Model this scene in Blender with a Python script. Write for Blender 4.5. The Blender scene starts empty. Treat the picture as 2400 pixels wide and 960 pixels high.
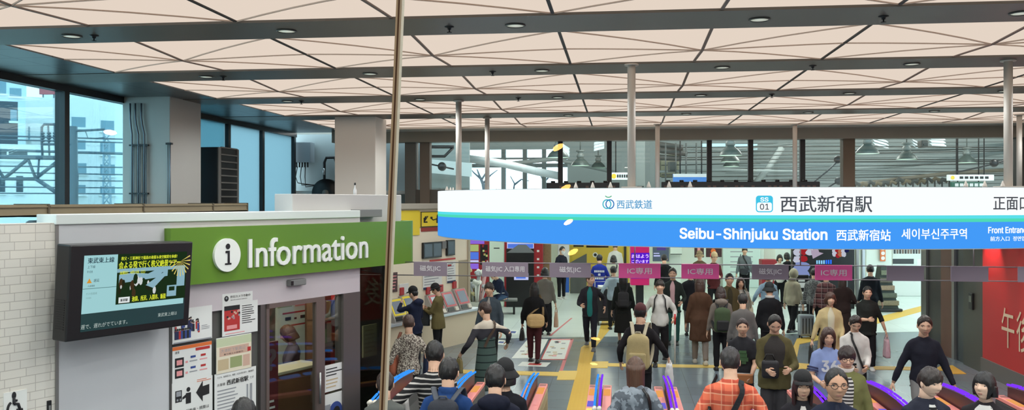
import bpy, math, random
from mathutils import Vector, Matrix, noise
V = Vector
rnd = random.Random(7)
C = bpy.context.scene.collection
pi = math.pi
# ------------------------------------------------------------------ camera model
F = 2060.0; CX = 1200.0; HY = 471.0; CH = 3.25
TH = math.atan(250.0 / F); CT, ST = math.cos(TH), math.sin(TH)
EYE = V((0, 0, CH))
def ray(px, py):
    a = (px - CX) / F; b = (HY - py) / F
    return V((a * CT - ST, CT + a * ST, b))          # per unit of depth along the optical axis
def at_d(px, py, d): return EYE + ray(px, py) * d
def ground(px, d):
    p = at_d(px, HY, d); return V((p.x, p.y, 0))
def on_z(px, py, z): r = ray(px, py); return EYE + r * ((z - CH) / r.z)
def on_y(px, py, y): r = ray(px, py); return EYE + r * (y / r.y)
def on_x(px, py, x): r = ray(px, py); return EYE + r * (x / r.x)
def on_plane(px, py, p0, n):
    r = ray(px, py); return EYE + r * ((p0 - EYE).dot(n) / r.dot(n))
# ------------------------------------------------------------------ materials
def lin(c):
    if isinstance(c, (int, float)): c = (c, c, c)
    return tuple((v / 255 / 12.92) if v / 255 <= 0.04045 else ((v / 255 + 0.055) / 1.055) ** 2.4 for v in c)
MATS = {}
def mat(name, col, rough=0.6, metal=0.0, emit=None, estr=1.0, spec=0.5, noise_amt=0.0, nscale=8.0, bump=0.0, bscale=60.0, coat=0.0):
    if name in MATS: return MATS[name]
    m = bpy.data.materials.new(name); m.use_nodes = True; nt = m.node_tree; b = nt.nodes['Principled BSDF']
    c = lin(col)
    b.inputs['Base Color'].default_value = (*c, 1); b.inputs['Roughness'].default_value = rough
    b.inputs['Metallic'].default_value = metal; b.inputs['Specular IOR Level'].default_value = spec
    b.inputs['Coat Weight'].default_value = coat
    if emit is not None:
        b.inputs['Emission Color'].default_value = (*lin(emit), 1); b.inputs['Emission Strength'].default_value = estr
    if noise_amt or bump:
        tc = nt.nodes.new('ShaderNodeTexCoord')
        if noise_amt:
            n = nt.nodes.new('ShaderNodeTexNoise'); n.inputs['Scale'].default_value = nscale; n.inputs['Detail'].default_value = 4
            nt.links.new(tc.outputs['Object'], n.inputs['Vector'])
            mx = nt.nodes.new('ShaderNodeMix'); mx.data_type = 'RGBA'
            mx.inputs[6].default_value = (*[v * (1 - noise_amt) for v in c], 1)
            mx.inputs[7].default_value = (*[min(1, v * (1 + noise_amt)) for v in c], 1)
            nt.links.new(n.outputs['Fac'], mx.inputs[0]); nt.links.new(mx.outputs[2], b.inputs['Base Color'])
        if bump:
            n2 = nt.nodes.new('ShaderNodeTexNoise'); n2.inputs['Scale'].default_value = bscale; n2.inputs['Detail'].default_value = 5
            nt.links.new(tc.outputs['Object'], n2.inputs['Vector'])
            bp = nt.nodes.new('ShaderNodeBump'); bp.inputs['Strength'].default_value = bump; bp.inputs['Distance'].default_value = 0.01
            nt.links.new(n2.outputs['Fac'], bp.inputs['Height']); nt.links.new(bp.outputs['Normal'], b.inputs['Normal'])
    MATS[name] = m
    return m
def emitm(name, col, s=1.0):
    if name in MATS: return MATS[name]
    m = bpy.data.materials.new(name); m.use_nodes = True; nt = m.node_tree
    nt.nodes.remove(nt.nodes['Principled BSDF'])
    e = nt.nodes.new('ShaderNodeEmission'); e.inputs['Color'].default_value = (*lin(col), 1); e.inputs['Strength'].default_value = s
    nt.links.new(e.outputs[0], nt.nodes['Material Output'].inputs['Surface']); MATS[name] = m
    return m
def glassm(name, col=(235, 245, 245), refl=0.08, alpha_mix=0.0, body=(200, 200, 200), rise=.5):
    """thin pane: see-through with a weak mirror reflection; alpha_mix adds a diffuse body (tinted film)"""
    if name in MATS: return MATS[name]
    m = bpy.data.materials.new(name); m.use_nodes = True; nt = m.node_tree; N = nt.nodes
    N.remove(N['Principled BSDF'])
    t = N.new('ShaderNodeBsdfTransparent'); t.inputs['Color'].default_value = (*lin(col), 1)
    g = N.new('ShaderNodeBsdfGlossy'); g.inputs['Roughness'].default_value = 0.0
    fr = N.new('ShaderNodeLayerWeight'); fr.inputs['Blend'].default_value = 0.25
    mp = N.new('ShaderNodeMapRange'); mp.inputs[1].default_value = 0; mp.inputs[2].default_value = 1
    mp.inputs[3].default_value = refl; mp.inputs[4].default_value = min(1, refl + rise)
    nt.links.new(fr.outputs['Fresnel'], mp.inputs[0])
    mx = N.new('ShaderNodeMixShader'); nt.links.new(mp.outputs[0], mx.inputs[0])
    nt.links.new(t.outputs[0], mx.inputs[1]); nt.links.new(g.outputs[0], mx.inputs[2])
    out = mx
    if alpha_mix:
        d = N.new('ShaderNodeBsdfDiffuse'); d.inputs['Color'].default_value = (*lin(body), 1)
        m2 = N.new('ShaderNodeMixShader'); m2.inputs[0].default_value = alpha_mix
        nt.links.new(mx.outputs[0], m2.inputs[1]); nt.links.new(d.outputs[0], m2.inputs[2]); out = m2
    nt.links.new(out.outputs[0], N['Material Output'].inputs['Surface']); MATS[name] = m
    return m
def rampm(name, stops, axis='Z', scale=1.0, offset=0.0, const=True, rough=0.8, repeat=False, warp=0.0):
    """bands of colour along an object axis (stripes, colour blocks)"""
    if name in MATS: return MATS[name]
    m = bpy.data.materials.new(name); m.use_nodes = True; nt = m.node_tree; N = nt.nodes; b = N['Principled BSDF']
    b.inputs['Roughness'].default_value = rough; b.inputs['Specular IOR Level'].default_value = 0.2
    tc = N.new('ShaderNodeTexCoord'); sp = N.new('ShaderNodeSeparateXYZ'); nt.links.new(tc.outputs['Object'], sp.inputs[0])
    src = sp.outputs['XYZ'.index(axis)]
    if warp:
        nz = N.new('ShaderNodeTexNoise'); nz.inputs['Scale'].default_value = 6; nt.links.new(tc.outputs['Object'], nz.inputs['Vector'])
        ma = N.new('ShaderNodeMath'); ma.operation = 'MULTIPLY_ADD'; ma.inputs[1].default_value = warp
        nt.links.new(nz.outputs['Fac'], ma.inputs[0]); nt.links.new(src, ma.inputs[2]); src = ma.outputs[0]
    mm = N.new('ShaderNodeMath'); mm.operation = 'MULTIPLY_ADD'; mm.inputs[1].default_value = scale; mm.inputs[2].default_value = offset
    nt.links.new(src, mm.inputs[0]); o = mm.outputs[0]
    if repeat:
        fr = N.new('ShaderNodeMath'); fr.operation = 'FRACT'; nt.links.new(o, fr.inputs[0]); o = fr.outputs[0]
    cr = N.new('ShaderNodeValToRGB'); cr.color_ramp.interpolation = 'CONSTANT' if const else 'LINEAR'
    els = cr.color_ramp.elements
    while len(els) > 1: els.remove(els[-1])
    for i, (p, c) in enumerate(stops):
        e = els[0] if i == 0 else els.new(p)
        e.position = p; e.color = (*lin(c), 1)
    nt.links.new(o, cr.inputs[0]); nt.links.new(cr.outputs[0], b.inputs['Base Color']); MATS[name] = m
    return m
def plaidm(name, base, dark, light, scale):
    if name in MATS: return MATS[name]
    m = bpy.data.materials.new(name); m.use_nodes = True; nt = m.node_tree; N = nt.nodes; b = N['Principled BSDF']
    b.inputs['Roughness'].default_value = 0.85; b.inputs['Specular IOR Level'].default_value = 0.2
    tc = N.new('ShaderNodeTexCoord'); sp = N.new('ShaderNodeSeparateXYZ'); nt.links.new(tc.outputs['Object'], sp.inputs[0])
    def band(sock, sc, lo):
        mm = N.new('ShaderNodeMath'); mm.operation = 'MULTIPLY'; mm.inputs[1].default_value = sc; nt.links.new(sock, mm.inputs[0])
        fr = N.new('ShaderNodeMath'); fr.operation = 'FRACT'; nt.links.new(mm.outputs[0], fr.inputs[0])
        g = N.new('ShaderNodeMath'); g.operation = 'LESS_THAN'; g.inputs[1].default_value = lo; nt.links.new(fr.outputs[0], g.inputs[0])
        return g.outputs[0]
    cur = None
    def layer(prev, col, fac, k):
        mx = N.new('ShaderNodeMix'); mx.data_type = 'RGBA'
        mu = N.new('ShaderNodeMath'); mu.operation = 'MULTIPLY'; mu.inputs[1].default_value = k; nt.links.new(fac, mu.inputs[0])
        nt.links.new(mu.outputs[0], mx.inputs[0])
        if prev is None: mx.inputs[6].default_value = (*lin(base), 1)
        else: nt.links.new(prev, mx.inputs[6])
        mx.inputs[7].default_value = (*lin(col), 1); return mx.outputs[2]
    cur = layer(None, dark, band(sp.outputs[2], scale, .42), .65)
    cur = layer(cur, dark, band(sp.outputs[0], scale, .35), .5)
    cur = layer(cur, light, band(sp.outputs[2], scale * 1.0, .12), .7)
    cur = layer(cur, light, band(sp.outputs[0], scale * 1.0, .1), .55)
    nt.links.new(cur, b.inputs['Base Color']); MATS[name] = m
    return m
def spotm(name, base, spot, scale=40, thr=.45):
    if name in MATS: return MATS[name]
    m = bpy.data.materials.new(name); m.use_nodes = True; nt = m.node_tree; N = nt.nodes; b = N['Principled BSDF']
    b.inputs['Roughness'].default_value = 0.85
    tc = N.new('ShaderNodeTexCoord'); n = N.new('ShaderNodeTexNoise'); n.inputs['Scale'].default_value = scale; n.inputs['Detail'].default_value = 2
    nt.links.new(tc.outputs['Object'], n.inputs['Vector'])
    cr = N.new('ShaderNodeValToRGB'); cr.color_ramp.interpolation = 'CONSTANT'; cr.color_ramp.elements[0].color = (*lin(spot), 1)
    cr.color_ramp.elements[1].position = thr; cr.color_ramp.elements[1].color = (*lin(base), 1)
    nt.links.new(n.outputs['Fac'], cr.inputs[0]); nt.links.new(cr.outputs[0], b.inputs['Base Color']); MATS[name] = m
    return m
def cloth(col, rough=0.85, bump=0.25):
    return mat('cloth_%s' % ('_'.join('%d' % c for c in col)), col, rough, spec=0.15, noise_amt=0.10, nscale=5, bump=bump, bscale=35)
# ------------------------------------------------------------------ mesh builder
class MB:
    def __init__(s): s.v = []; s.f = []; s.m = []; s.smooth = []
    def add(s, verts, faces, m=0, smooth=False):
        b = len(s.v); s.v.extend(V(p) for p in verts)
        for f in faces: s.f.append([i + b for i in f]); s.m.append(m); s.smooth.append(smooth)
    def box(s, lo, hi, m=0, M=None):
        x0, y0, z0 = lo; x1, y1, z1 = hi
        vs = [V(p) for p in ((x0, y0, z0), (x1, y0, z0), (x1, y1, z0), (x0, y1, z0), (x0, y0, z1), (x1, y0, z1), (x1, y1, z1), (x0, y1, z1))]
        if M is not None: vs = [M @ p for p in vs]
        s.add(vs, [(0, 3, 2, 1), (4, 5, 6, 7), (0, 1, 5, 4), (1, 2, 6, 5), (2, 3, 7, 6), (3, 0, 4, 7)], m)
    def bbox(s, lo, hi, r=0.01, m=0, M=None, seg=2):
        """rounded box: bevelled edges"""
        import bmesh
        bm = bmesh.new(); bmesh.ops.create_cube(bm, size=1)
        for v in bm.verts: v.co = V([lo[i] + (v.co[i] + .5) * (hi[i] - lo[i]) for i in range(3)])
        r = min(r, min(hi[i] - lo[i] for i in range(3)) * .45)
        bmesh.ops.bevel(bm, geom=bm.edges[:], offset=r, segments=seg, profile=.5, affect='EDGES')
        bm.verts.ensure_lookup_table()
        vs = [v.co.copy() if M is None else M @ v.co for v in bm.verts]
        s.add(vs, [[v.index for v in f.verts] for f in bm.faces], m, False); bm.free()
    def quad(s, a, b, c, d, m=0): s.add([a, b, c, d], [(0, 1, 2, 3)], m)
    def prism(s, poly, off, m=0):
        """poly: list of points (closed outline), swept by vector off"""
        n = len(poly); off = V(off); vs = [V(p) for p in poly] + [V(p) + off for p in poly]
        fs = [tuple(range(n - 1, -1, -1)), tuple(range(n, 2 * n))] + [(i, (i + 1) % n, (i + 1) % n + n, i + n) for i in range(n)]
        s.add(vs, fs, m)
    def tube(s, pts, rad, n=8, m=0, cap=True, up=None, smooth=True):
        pts = [V(p) for p in pts]; k = len(pts)
        if not isinstance(rad, (list, tuple)): rad = [rad] * k
        t0 = (pts[1] - pts[0]).normalized()
        u = V(up) if up is not None else (V((0, 0, 1)) if abs(t0.z) < .9 else V((0, 1, 0)))
        vs = []
        for i, p in enumerate(pts):
            t = (pts[min(i + 1, k - 1)] - pts[max(i - 1, 0)]).normalized()
            u = (u - t * u.dot(t))
            u = u.normalized() if u.length > 1e-6 else t.orthogonal().normalized()
            w = t.cross(u); r = rad[i]; rx, ry = (r if isinstance(r, (list, tuple)) else (r, r))
            for j in range(n):
                a = 2 * pi * j / n; vs.append(p + w * (rx * math.cos(a)) + u * (ry * math.sin(a)))
        fs = [(i * n + j, i * n + (j + 1) % n, (i + 1) * n + (j + 1) % n, (i + 1) * n + j) for i in range(k - 1) for j in range(n)]
        if cap: fs += [tuple(range(n - 1, -1, -1)), tuple((k - 1) * n + j for j in range(n))]
        s.add(vs, fs, m, smooth)
    def loft(s, rings, m=0, cap=True, smooth=True):
        n = len(rings[0]); vs = [p for r in rings for p in r]; k = len(rings)
        fs = [(i * n + j, i * n + (j + 1) % n, (i + 1) * n + (j + 1) % n, (i + 1) * n + j) for i in range(k - 1) for j in range(n)]
        if cap: fs += [tuple(range(n - 1, -1, -1)), tuple((k - 1) * n + j for j in range(n))]
        s.add(vs, fs, m, smooth)
    def lathe(s, prof, n=24, m=0, c=(0, 0, 0), smooth=True, cap=True):
        c = V(c); s.loft([[c + V((r * math.cos(2 * pi * j / n), r * math.sin(2 * pi * j / n), z)) for j in range(n)] for r, z in prof], m, cap, smooth)
    def ball(s, c, r, n=10, k=7, m=0, M=None):
        c = V(c); r = r if isinstance(r, (list, tuple)) else (r, r, r); vs = []; fs = []
        for i in range(k + 1):
            th = pi * i / k
            for j in range(n):
                a = 2 * pi * j / n; p = V((r[0] * math.sin(th) * math.cos(a), r[1] * math.sin(th) * math.sin(a), r[2] * math.cos(th)))
                vs.append(c + (M @ p if M is not None else p))
        fs = [((i + 1) * n + j, (i + 1) * n + (j + 1) % n, i * n + (j + 1) % n, i * n + j) for i in range(k) for j in range(n)]
        s.add(vs, fs, m, True)
    def disc(s, c, u, w, r, m=0, n=20, r2=None):
        c = V(c); u = V(u); w = V(w); r2 = r2 or r
        s.add([c + u * (r * math.cos(2 * pi * j / n)) + w * (r2 * math.sin(2 * pi * j / n)) for j in range(n)], [tuple(range(n))], m)
    def text(s, txt, o, u, w, h=None, width=None, m=0, bold=0.0, align='L', fmap=None, depth=0.0):
        """lettering: o = lower left of the line, u/w unit vectors, h = letter height, width = total width (scales to fit)"""
        vs, fs, bx = text_geo(txt, bold); x0, x1, y0, y1 = bx
        hh = (h if h else (width / (x1 - x0)) * (y1 - y0)); sy = hh / (y1 - y0); sx = (width / (x1 - x0)) if width else sy
        o = V(o); u = V(u); w = V(w); wd = (x1 - x0) * sx
        sh = 0 if align == 'L' else (-wd / 2 if align == 'C' else -wd)
        out = []
        for p in vs:
            a = (p[0] - x0) * sx + sh; b = (p[1] - y0) * sy; kk = (p[2] if len(p) > 2 else 0) * .0005
            out.append(fmap(a, b, kk) if fmap else o + u * a + w * b + u.cross(w) * kk)
        s.add(out, fs, m)
        if depth and not fmap:
            nn = u.cross(w).normalized() * depth; k = len(out)
            ed = {}
            for f in fs:
                for i in range(len(f)):
                    e = (f[i], f[(i + 1) % len(f)])
                    if (e[1], e[0]) in ed: del ed[(e[1], e[0])]
                    else: ed[e] = 1
            s.add(out + [p - nn for p in out], [(b, a, a + k, b + k) for a, b in ed], m)
        return wd
    def mesh(s, name, mats):
        me = bpy.data.meshes.new(name); me.from_pydata([tuple(p) for p in s.v], [], s.f)
        for mm in (mats if isinstance(mats, (list, tuple)) else [mats]): me.materials.append(mm)
        me.polygons.foreach_set('material_index', s.m); me.polygons.foreach_set('use_smooth', s.smooth); me.update()
        return me
    def build(s, name, mats, parent=None, loc=None, rz=0.0):
        o = bpy.data.objects.new(name, s.mesh(name, mats)); C.objects.link(o)
        if parent is not None: o.parent = parent
        if loc is not None: o.location = loc
        if rz: o.rotation_euler = (0, 0, rz)
        return o
    def remeshed(s, voxel, smooth=4, fold=0.0, ffreq=9.0, seed=0.0):
        """union of everything collected into one skin; returns a new MB"""
        me = s.mesh('tmp', []); o = bpy.data.objects.new('tmp', me); TMPC.objects.link(o)
        md = o.modifiers.new('r', 'REMESH'); md.mode = 'VOXEL'; md.voxel_size = voxel; md.use_smooth_shade = True
        ms = o.modifiers.new('s', 'SMOOTH'); ms.factor = .5; ms.iterations = smooth
        TMPS.view_layers[0].update(); dg = TMPS.view_layers[0].depsgraph
        ev = o.evaluated_get(dg); e = ev.to_mesh(); r = MB()
        vs = [v.co.copy() for v in e.vertices]; ns = [v.normal.copy() for v in e.vertices]
        if fold:
            for i, p in enumerate(vs):
                q = V((p.x * ffreq, p.y * ffreq, p.z * ffreq * .55 + seed))
                vs[i] = p + ns[i] * (fold * (abs(noise.noise(q)) * 2 - .6 + .4 * noise.noise(q * 2.3)))
        r.v = vs; r.f = [list(p.vertices) for p in e.polygons]; r.m = [0] * len(r.f); r.smooth = [True] * len(r.f)
        ev.to_mesh_clear(); bpy.data.objects.remove(o); bpy.data.meshes.remove(me)
        return r
    def merge(s, o, moff=0):
        b = len(s.v); s.v.extend(o.v)
        s.f.extend([[i + b for i in f] for f in o.f]); s.m.extend([k + moff for k in o.m]); s.smooth.extend(o.smooth)
    def shift(s, d):
        d = V(d); s.v = [p + d for p in s.v]; return s
TMPS = bpy.data.scenes.new('workbench'); TMPC = TMPS.collection
_TX = {}
try:    # the sans-serif face that ships with Blender
    SANS = bpy.data.fonts.load(bpy.utils.system_resource('DATAFILES') + '/fonts/Inter.woff2')
except Exception:
    SANS = None
def text_geo(txt, bold=0.0):
    k = (txt, bold)
    if k in _TX: return _TX[k]
    cu = bpy.data.curves.new('t', 'FONT'); cu.body = txt; cu.size = 1.0; cu.resolution_u = 3
    if SANS is not None and txt != 'Information' and all(ord(c) < 128 for c in txt): cu.font = SANS
    cu.fill_mode = 'FRONT'
    o = bpy.data.objects.new('t', cu); TMPC.objects.link(o); TMPS.view_layers[0].update()
    ev = o.evaluated_get(TMPS.view_layers[0].depsgraph); me = ev.to_mesh()
    vs = [(v.co.x, v.co.y) for v in me.vertices]; fs = [list(p.vertices) for p in me.polygons]
    ev.to_mesh_clear(); bpy.data.objects.remove(o); bpy.data.curves.remove(cu)
    if bold:   # heavier strokes: struck several times, slightly apart
        v0, f0 = vs, fs; vs, fs = [], []
        for k_, (dx, dy) in enumerate(((-1, -.7), (1, -.7), (-1, .7), (1, .7), (0, 0))):
            b = len(vs); vs += [(x + dx * bold, y + dy * bold, k_) for x, y in v0]; fs += [[i + b for i in f] for f in f0]
    xs = [p[0] for p in vs]; ys = [p[1] for p in vs]
    _TX[k] = (vs, fs, (min(xs), max(xs), min(ys), max(ys)))
    return _TX[k]
# ------------------------------------------------------------------ things
def tag(o, label=None, cat=None, group=None, kind=None):
    if label: o['label'] = label
    if cat: o['category'] = cat
    if group: o['group'] = group
    if kind: o['kind'] = kind
    return o
def thing(name, label, cat, loc=(0, 0, 0), rz=0.0, group=None):
    o = bpy.data.objects.new(name, None); C.objects.link(o); o.location = loc; o.rotation_euler = (0, 0, rz)
    o.empty_display_size = .1
    return tag(o, label, cat, group)
def struct(name, mb, mats, loc=None, rz=0.0): return tag(mb.build(name, mats, None, loc, rz), kind='structure')
def dup(o, loc=None, rz=None, label=None):
    def cp(src, par):
        c = src.copy(); C.objects.link(c)
        if par is not None: c.parent = par
        for ch in list(src.children): cp(ch, c)
        return c
    r = cp(o, None)
    if loc is not None: r.location = loc
    if rz is not None: r.rotation_euler = (0, 0, rz)
    if label: r['label'] = label
    return r
ORD = ['first', 'second', 'third', 'fourth', 'fifth', 'sixth', 'seventh', 'eighth', 'ninth', 'tenth', 'eleventh', 'twelfth']
# ================================================================== people
SKIN = mat('skin', (222, 178, 150), .55, spec=.3, noise_amt=.06, nscale=20)
LIPS = mat('lips', (192, 126, 114), .5); BROW = mat('brow', (38, 30, 27), .8)
EYEW = mat('eye_white', (225, 222, 215), .3); IRIS = mat('iris', (22, 16, 14), .25)
def hairm(col):
    nm = 'hair_%d_%d_%d' % col
    if nm in MATS: return MATS[nm]
    m = mat(nm, col, .38, spec=.5, noise_amt=.55, nscale=1.0, bump=.7, bscale=1.0); nt = m.node_tree
    mp = nt.nodes.new('ShaderNodeMapping'); mp.inputs['Scale'].default_value = (95, 95, 7)       # strands run downwards
    tc = [n for n in nt.nodes if n.type == 'TEX_COORD'][0]; nt.links.new(tc.outputs['Object'], mp.inputs['Vector'])
    for n in nt.nodes:
        if n.type == 'TEX_NOISE': nt.links.new(mp.outputs[0], n.inputs['Vector'])
    return m
BLACKH = (24, 21, 20); DKBR = (44, 33, 27); BROWNH = (92, 58, 38); LTBR = (120, 88, 62)
def interp(tab, x):
    for (x0, y0), (x1, y1) in zip(tab, tab[1:]):
        if x <= x1: return y0 + (y1 - y0) * (0 if x1 == x0 else (x - x0) / (x1 - x0))
    return tab[-1][1]
def head_point(dx, dy, dz, H, k=1.0):
    x = .345 * H * dx * k; y = .42 * H * dy * k; z = .5 * H * dz * k
    if dz < 0:
        q = -dz; x *= 1 - .33 * q ** 1.7
        if dy > 0: y *= 1 - .10 * q ** 2
        else: y *= 1 - .42 * q
    if dy > 0: y *= 1 - .05 * dx * dx
    return V((x, y, z))
def head_face(p, H):
    u = p.x / H; w = p.z / H
    if p.y <= .12 * H: return p
    g = lambda a, s: math.exp(-(a / s) ** 2)
    prof = max(0, min(1, (.09 - w) / .2)) * (1 / (1 + math.exp(-(w + .155) / .012)))
    y = p.y + H * .095 * g(u, .048 + .02 * prof) * prof
    y -= H * .040 * (g(abs(u) - .145, .075) * g(w - .025, .055))
    y += H * .014 * g(w - .105, .04) * g(u, .3)
    y += H * .024 * g(u, .11) * (g(w + .255, .022) + g(w + .30, .024)) - H * .012 * g(u, .12) * g(w + .277, .01)
    y += H * .035 * g(u, .13) * g(w + .43, .07) - H * .015 * g(u, .2) * g(w + .36, .03)
    y += H * .02 * g(abs(u) - .2, .09) * g(w + .1, .08)
    return V((p.x, y, p.z))
def build_head(mb, H, M, near, lipcol=True):
    nt, npn = (52, 60) if near else (28, 32)
    vs, fs, ms = [], [], []; loc = []
    for i in range(nt + 1):
        th = pi * i / nt
        for j in range(npn):
            ph = 2 * pi * j / npn
            p = head_face(head_point(math.sin(th) * math.sin(ph), math.sin(th) * math.cos(ph), math.cos(th), H), H)
            loc.append(p); vs.append(M @ p)
    b = len(mb.v); mb.v.extend(vs)
    for i in range(nt):
        for j in range(npn):
            q = [i * npn + j, (i + 1) * npn + j, (i + 1) * npn + (j + 1) % npn, i * npn + (j + 1) % npn]
            c = (loc[q[0]] + loc[q[1]] + loc[q[2]] + loc[q[3]]) / 4; u, w = c.x / H, c.z / H; m = 0
            if c.y > .2 * H:
                if abs(u) < .088 - abs(w + .278) * 1.3 and abs(w + .278) < .032: m = 1
            mb.f.append([k + b for k in q]); mb.m.append(m); mb.smooth.append(True)
    for sx in (-1, 1):
        e = head_face(head_point(.42 * sx, .9, .05, H), H); e = V((sx * .148 * H, e.y - .020 * H, .026 * H))
        mb.ball(M @ e, (.056 * H, .028 * H, .024 * H), 12, 8, 3, M.to_3x3())
        mb.ball(M @ (e + V((0, .019 * H, 0))), (.028 * H, .016 * H, .024 * H), 10, 6, 4, M.to_3x3())
        br = []
        for u in (.065, .10, .14, .18, .225):
            w = .118 - (u - .14) ** 2 * 3.0; dx, dz_ = u / .345, w / .5
            q_ = head_face(head_point(dx, math.sqrt(max(0, 1 - dx * dx - dz_ * dz_)), dz_, H), H); br.append(M @ V((sx * u * H, q_.y + .003 * H, w * H)))
        mb.tube(br, [(.005 * H, .008 * H), (.007 * H, .014 * H), (.007 * H, .014 * H), (.006 * H, .011 * H), (.004 * H, .005 * H)], 6, 2, True, (0, 0, 1))
        for dz, rr in ((.024, .009),):      # upper lid line
            mb.tube([M @ (e + V((t * .066 * H, (.026 - .02 * t * t) * H, (dz - .014 * t * t) * H))) for t in (-1, -.5, 0, .5, 1)], rr * H, 6, 2)
        mb.ball(M @ V((sx * .35 * H, -.04 * H, -.03 * H)), (.035 * H, .075 * H, .125 * H), 10, 8, 0, M.to_3x3())
HAIRLINES = {
 'short':  [(0, .58), (28, .50), (48, .30), (62, -.05), (72, -.12), (84, .10), (104, .10), (118, -.3), (140, -.62), (180, -.68)],
 'fringe': [(0, .22), (30, .20), (45, .10), (60, -.1), (72, -.2), (84, .0), (104, .0), (118, -.35), (140, -.66), (180, -.72)],
 'bob':    [(0, .22), (30, .20), (42, .06), (52, -.55), (65, -.86), (90, -.9), (180, -.9)],
 'long':   [(0, .50), (20, .42), (38, .12), (50, -.45), (65, -.8), (90, -.85), (180, -.9)],
 'balding': [(0, .74), (28, .62), (48, .34), (62, -.05), (72, -.12), (84, .10), (104, .10), (118, -.3), (140, -.62), (180, -.68)],
 'cap':    [(0, .36), (180, .22)], 'hood': [(0, .45), (30, .35), (50, -.2), (62, -.75), (80, -.97), (180, -.985)],
}
def shell(mb, H, M, style, vol, seed=0, tuft=.02, n=44, k=16, lift=0.0, edge=1.015):
    rings = []
    tab = HAIRLINES[style]
    jag = lambda ph: 0 if style in ('cap', 'hood') else .09 * noise.noise(V((math.cos(ph) * 6 + seed, math.sin(ph) * 6, seed)))
    for i in range(k + 1):
        ring = []
        for j in range(n):
            ph = 2 * pi * j / n; pa = abs(math.degrees(ph) if ph <= pi else 360 - math.degrees(ph))
            hl = interp(tab, pa) + jag(ph); thm = math.acos(max(-1, min(1, hl))); t = i / k; th = thm * (1 - (1 - t) ** 1.0)
            r = edge + vol * min(1, (1 - t) * 3.2) ** .6
            d = V((math.sin(th) * math.sin(ph), math.sin(th) * math.cos(ph), math.cos(th)))
            r += tuft * noise.noise(V((d.x * 5 + seed, d.y * 5, d.z * 3))) * min(1, (1 - t) * 4 + .15)
            p = head_point(d.x, d.y, d.z, H, r); p.z += lift * H
            ring.append(M @ p)
        rings.append(ring)
    mb.loft(rings, 0, False)
    # turned-under edge so that the shell has thickness
    inner = []
    for j in range(n):
        ph = 2 * pi * j / n; pa = abs(math.degrees(ph) if ph <= pi else 360 - math.degrees(ph))
        th = math.acos(max(-1, min(1, interp(tab, pa) + jag(ph)))) - .05
        d = V((math.sin(th) * math.sin(ph), math.sin(th) * math.cos(ph), math.cos(th)))
        p = head_point(d.x, d.y, d.z, H, .95); p.z += lift * H; inner.append(M @ p)
    mb.loft([rings[-1], inner], 0, False)
def curtain(mb, H, M, length, w=.40, back=.30, seed=0, a0=62, taper=.9, z0=.06, bk=.46):
    """hair falling behind the head: a thick C-shaped sheet"""
    rings = []; n = 18; k = 10
    for i in range(k + 1):
        t = i / k; z = z0 * H - t * length; s = 1 + .06 * math.sin(t * 3) - (1 - taper) * t
        out, inn = [], []
        for j in range(n + 1):
            a = math.radians(a0 + (360 - 2 * a0) * j / n)
            wob = 1 + .05 * noise.noise(V((j * .9 + seed, t * 2.5, seed)))
            yo = -.02 * H - .10 * H * t
            out.append(M @ V((math.sin(a) * w * H * s * wob, yo + math.cos(a) * (bk if math.cos(a) < 0 else .30) * H * s * wob, z)))
            inn.append(M @ V((math.sin(a) * (w - .1) * H * s, yo + math.cos(a) * back * H * s, z)))
        rings.append(out + inn[::-1])
    mb.loft(rings, 0, True)
def ik(sh, tgt, a, b, hint):
    d = tgt - sh; L = min(d.length, (a + b) * .999); L = max(L, abs(a - b) * 1.05); dn = d.normalized()
    x = (a * a - b * b + L * L) / (2 * L); h = math.sqrt(max(0, a * a - x * x))
    hv = hint - dn * hint.dot(dn); hv = hv.normalized() if hv.length > 1e-5 else V((0, -1, 0))
    return sh + dn * x + hv * h, sh + dn * L
def build_hand(mb, wrist, f, side, S, curl=.5, inward=None, m=0):
    """palm, four unequal bent fingers and a thumb from the side of the palm; f = direction of the forearm"""
    f = f.normalized(); inw = inward if inward is not None else V((-side, 0, 0)); inw = (inw - f * inw.dot(f))
    inw = inw.normalized() if inw.length > 1e-4 else f.orthogonal().normalized()
    fw = f.cross(inw) * (1 if side > 0 else -1)          # thumb side
    if fw.y < 0 and abs(f.y) < .7: fw = -fw
    u = S / 1.7; L = .088 * u
    mb.tube([wrist - f * .02 * u, wrist, wrist + f * .03 * u, wrist + f * .07 * u, wrist + f * L], [(.022 * u, .019 * u), (.023 * u, .018 * u), (.035 * u, .016 * u), (.040 * u, .015 * u), (.036 * u, .011 * u)], 10, m, True, inw)
    for q, (off, ln) in enumerate(((.028, .070), (.010, .078), (-.009, .073), (-.027, .058))):
        p = wrist + f * (L - .006 * u) + fw * off * u; pts = [p - f * .012 * u, p]; d = f.copy(); ang = 0
        for sgm, part in enumerate((.45, .32, .23)):
            ang = curl * (.55, .75, .55)[sgm]
            d = (d * math.cos(ang) + (inw) * math.sin(ang)); d.normalize(); nx = (inw - d * inw.dot(d))
            p = p + d * ln * part * u; pts.append(p)
        mb.tube(pts, [.0088 * u, .0088 * u, .0082 * u, .0074 * u, .0056 * u], 7, m, True)
    p = wrist + f * .024 * u + fw * .026 * u; d = (f * .62 + fw * .62 + inw * .35).normalized()
    p2 = p + d * .036 * u; d2 = (f * .85 + fw * .1 + inw * .5).normalized()
    mb.tube([p - d * .014 * u, p, p2, p2 + d2 * .028 * u, p2 + d2 * .046 * u], [.013 * u, .0125 * u, .0105 * u, .009 * u, .006 * u], 7, m, True)
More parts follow.
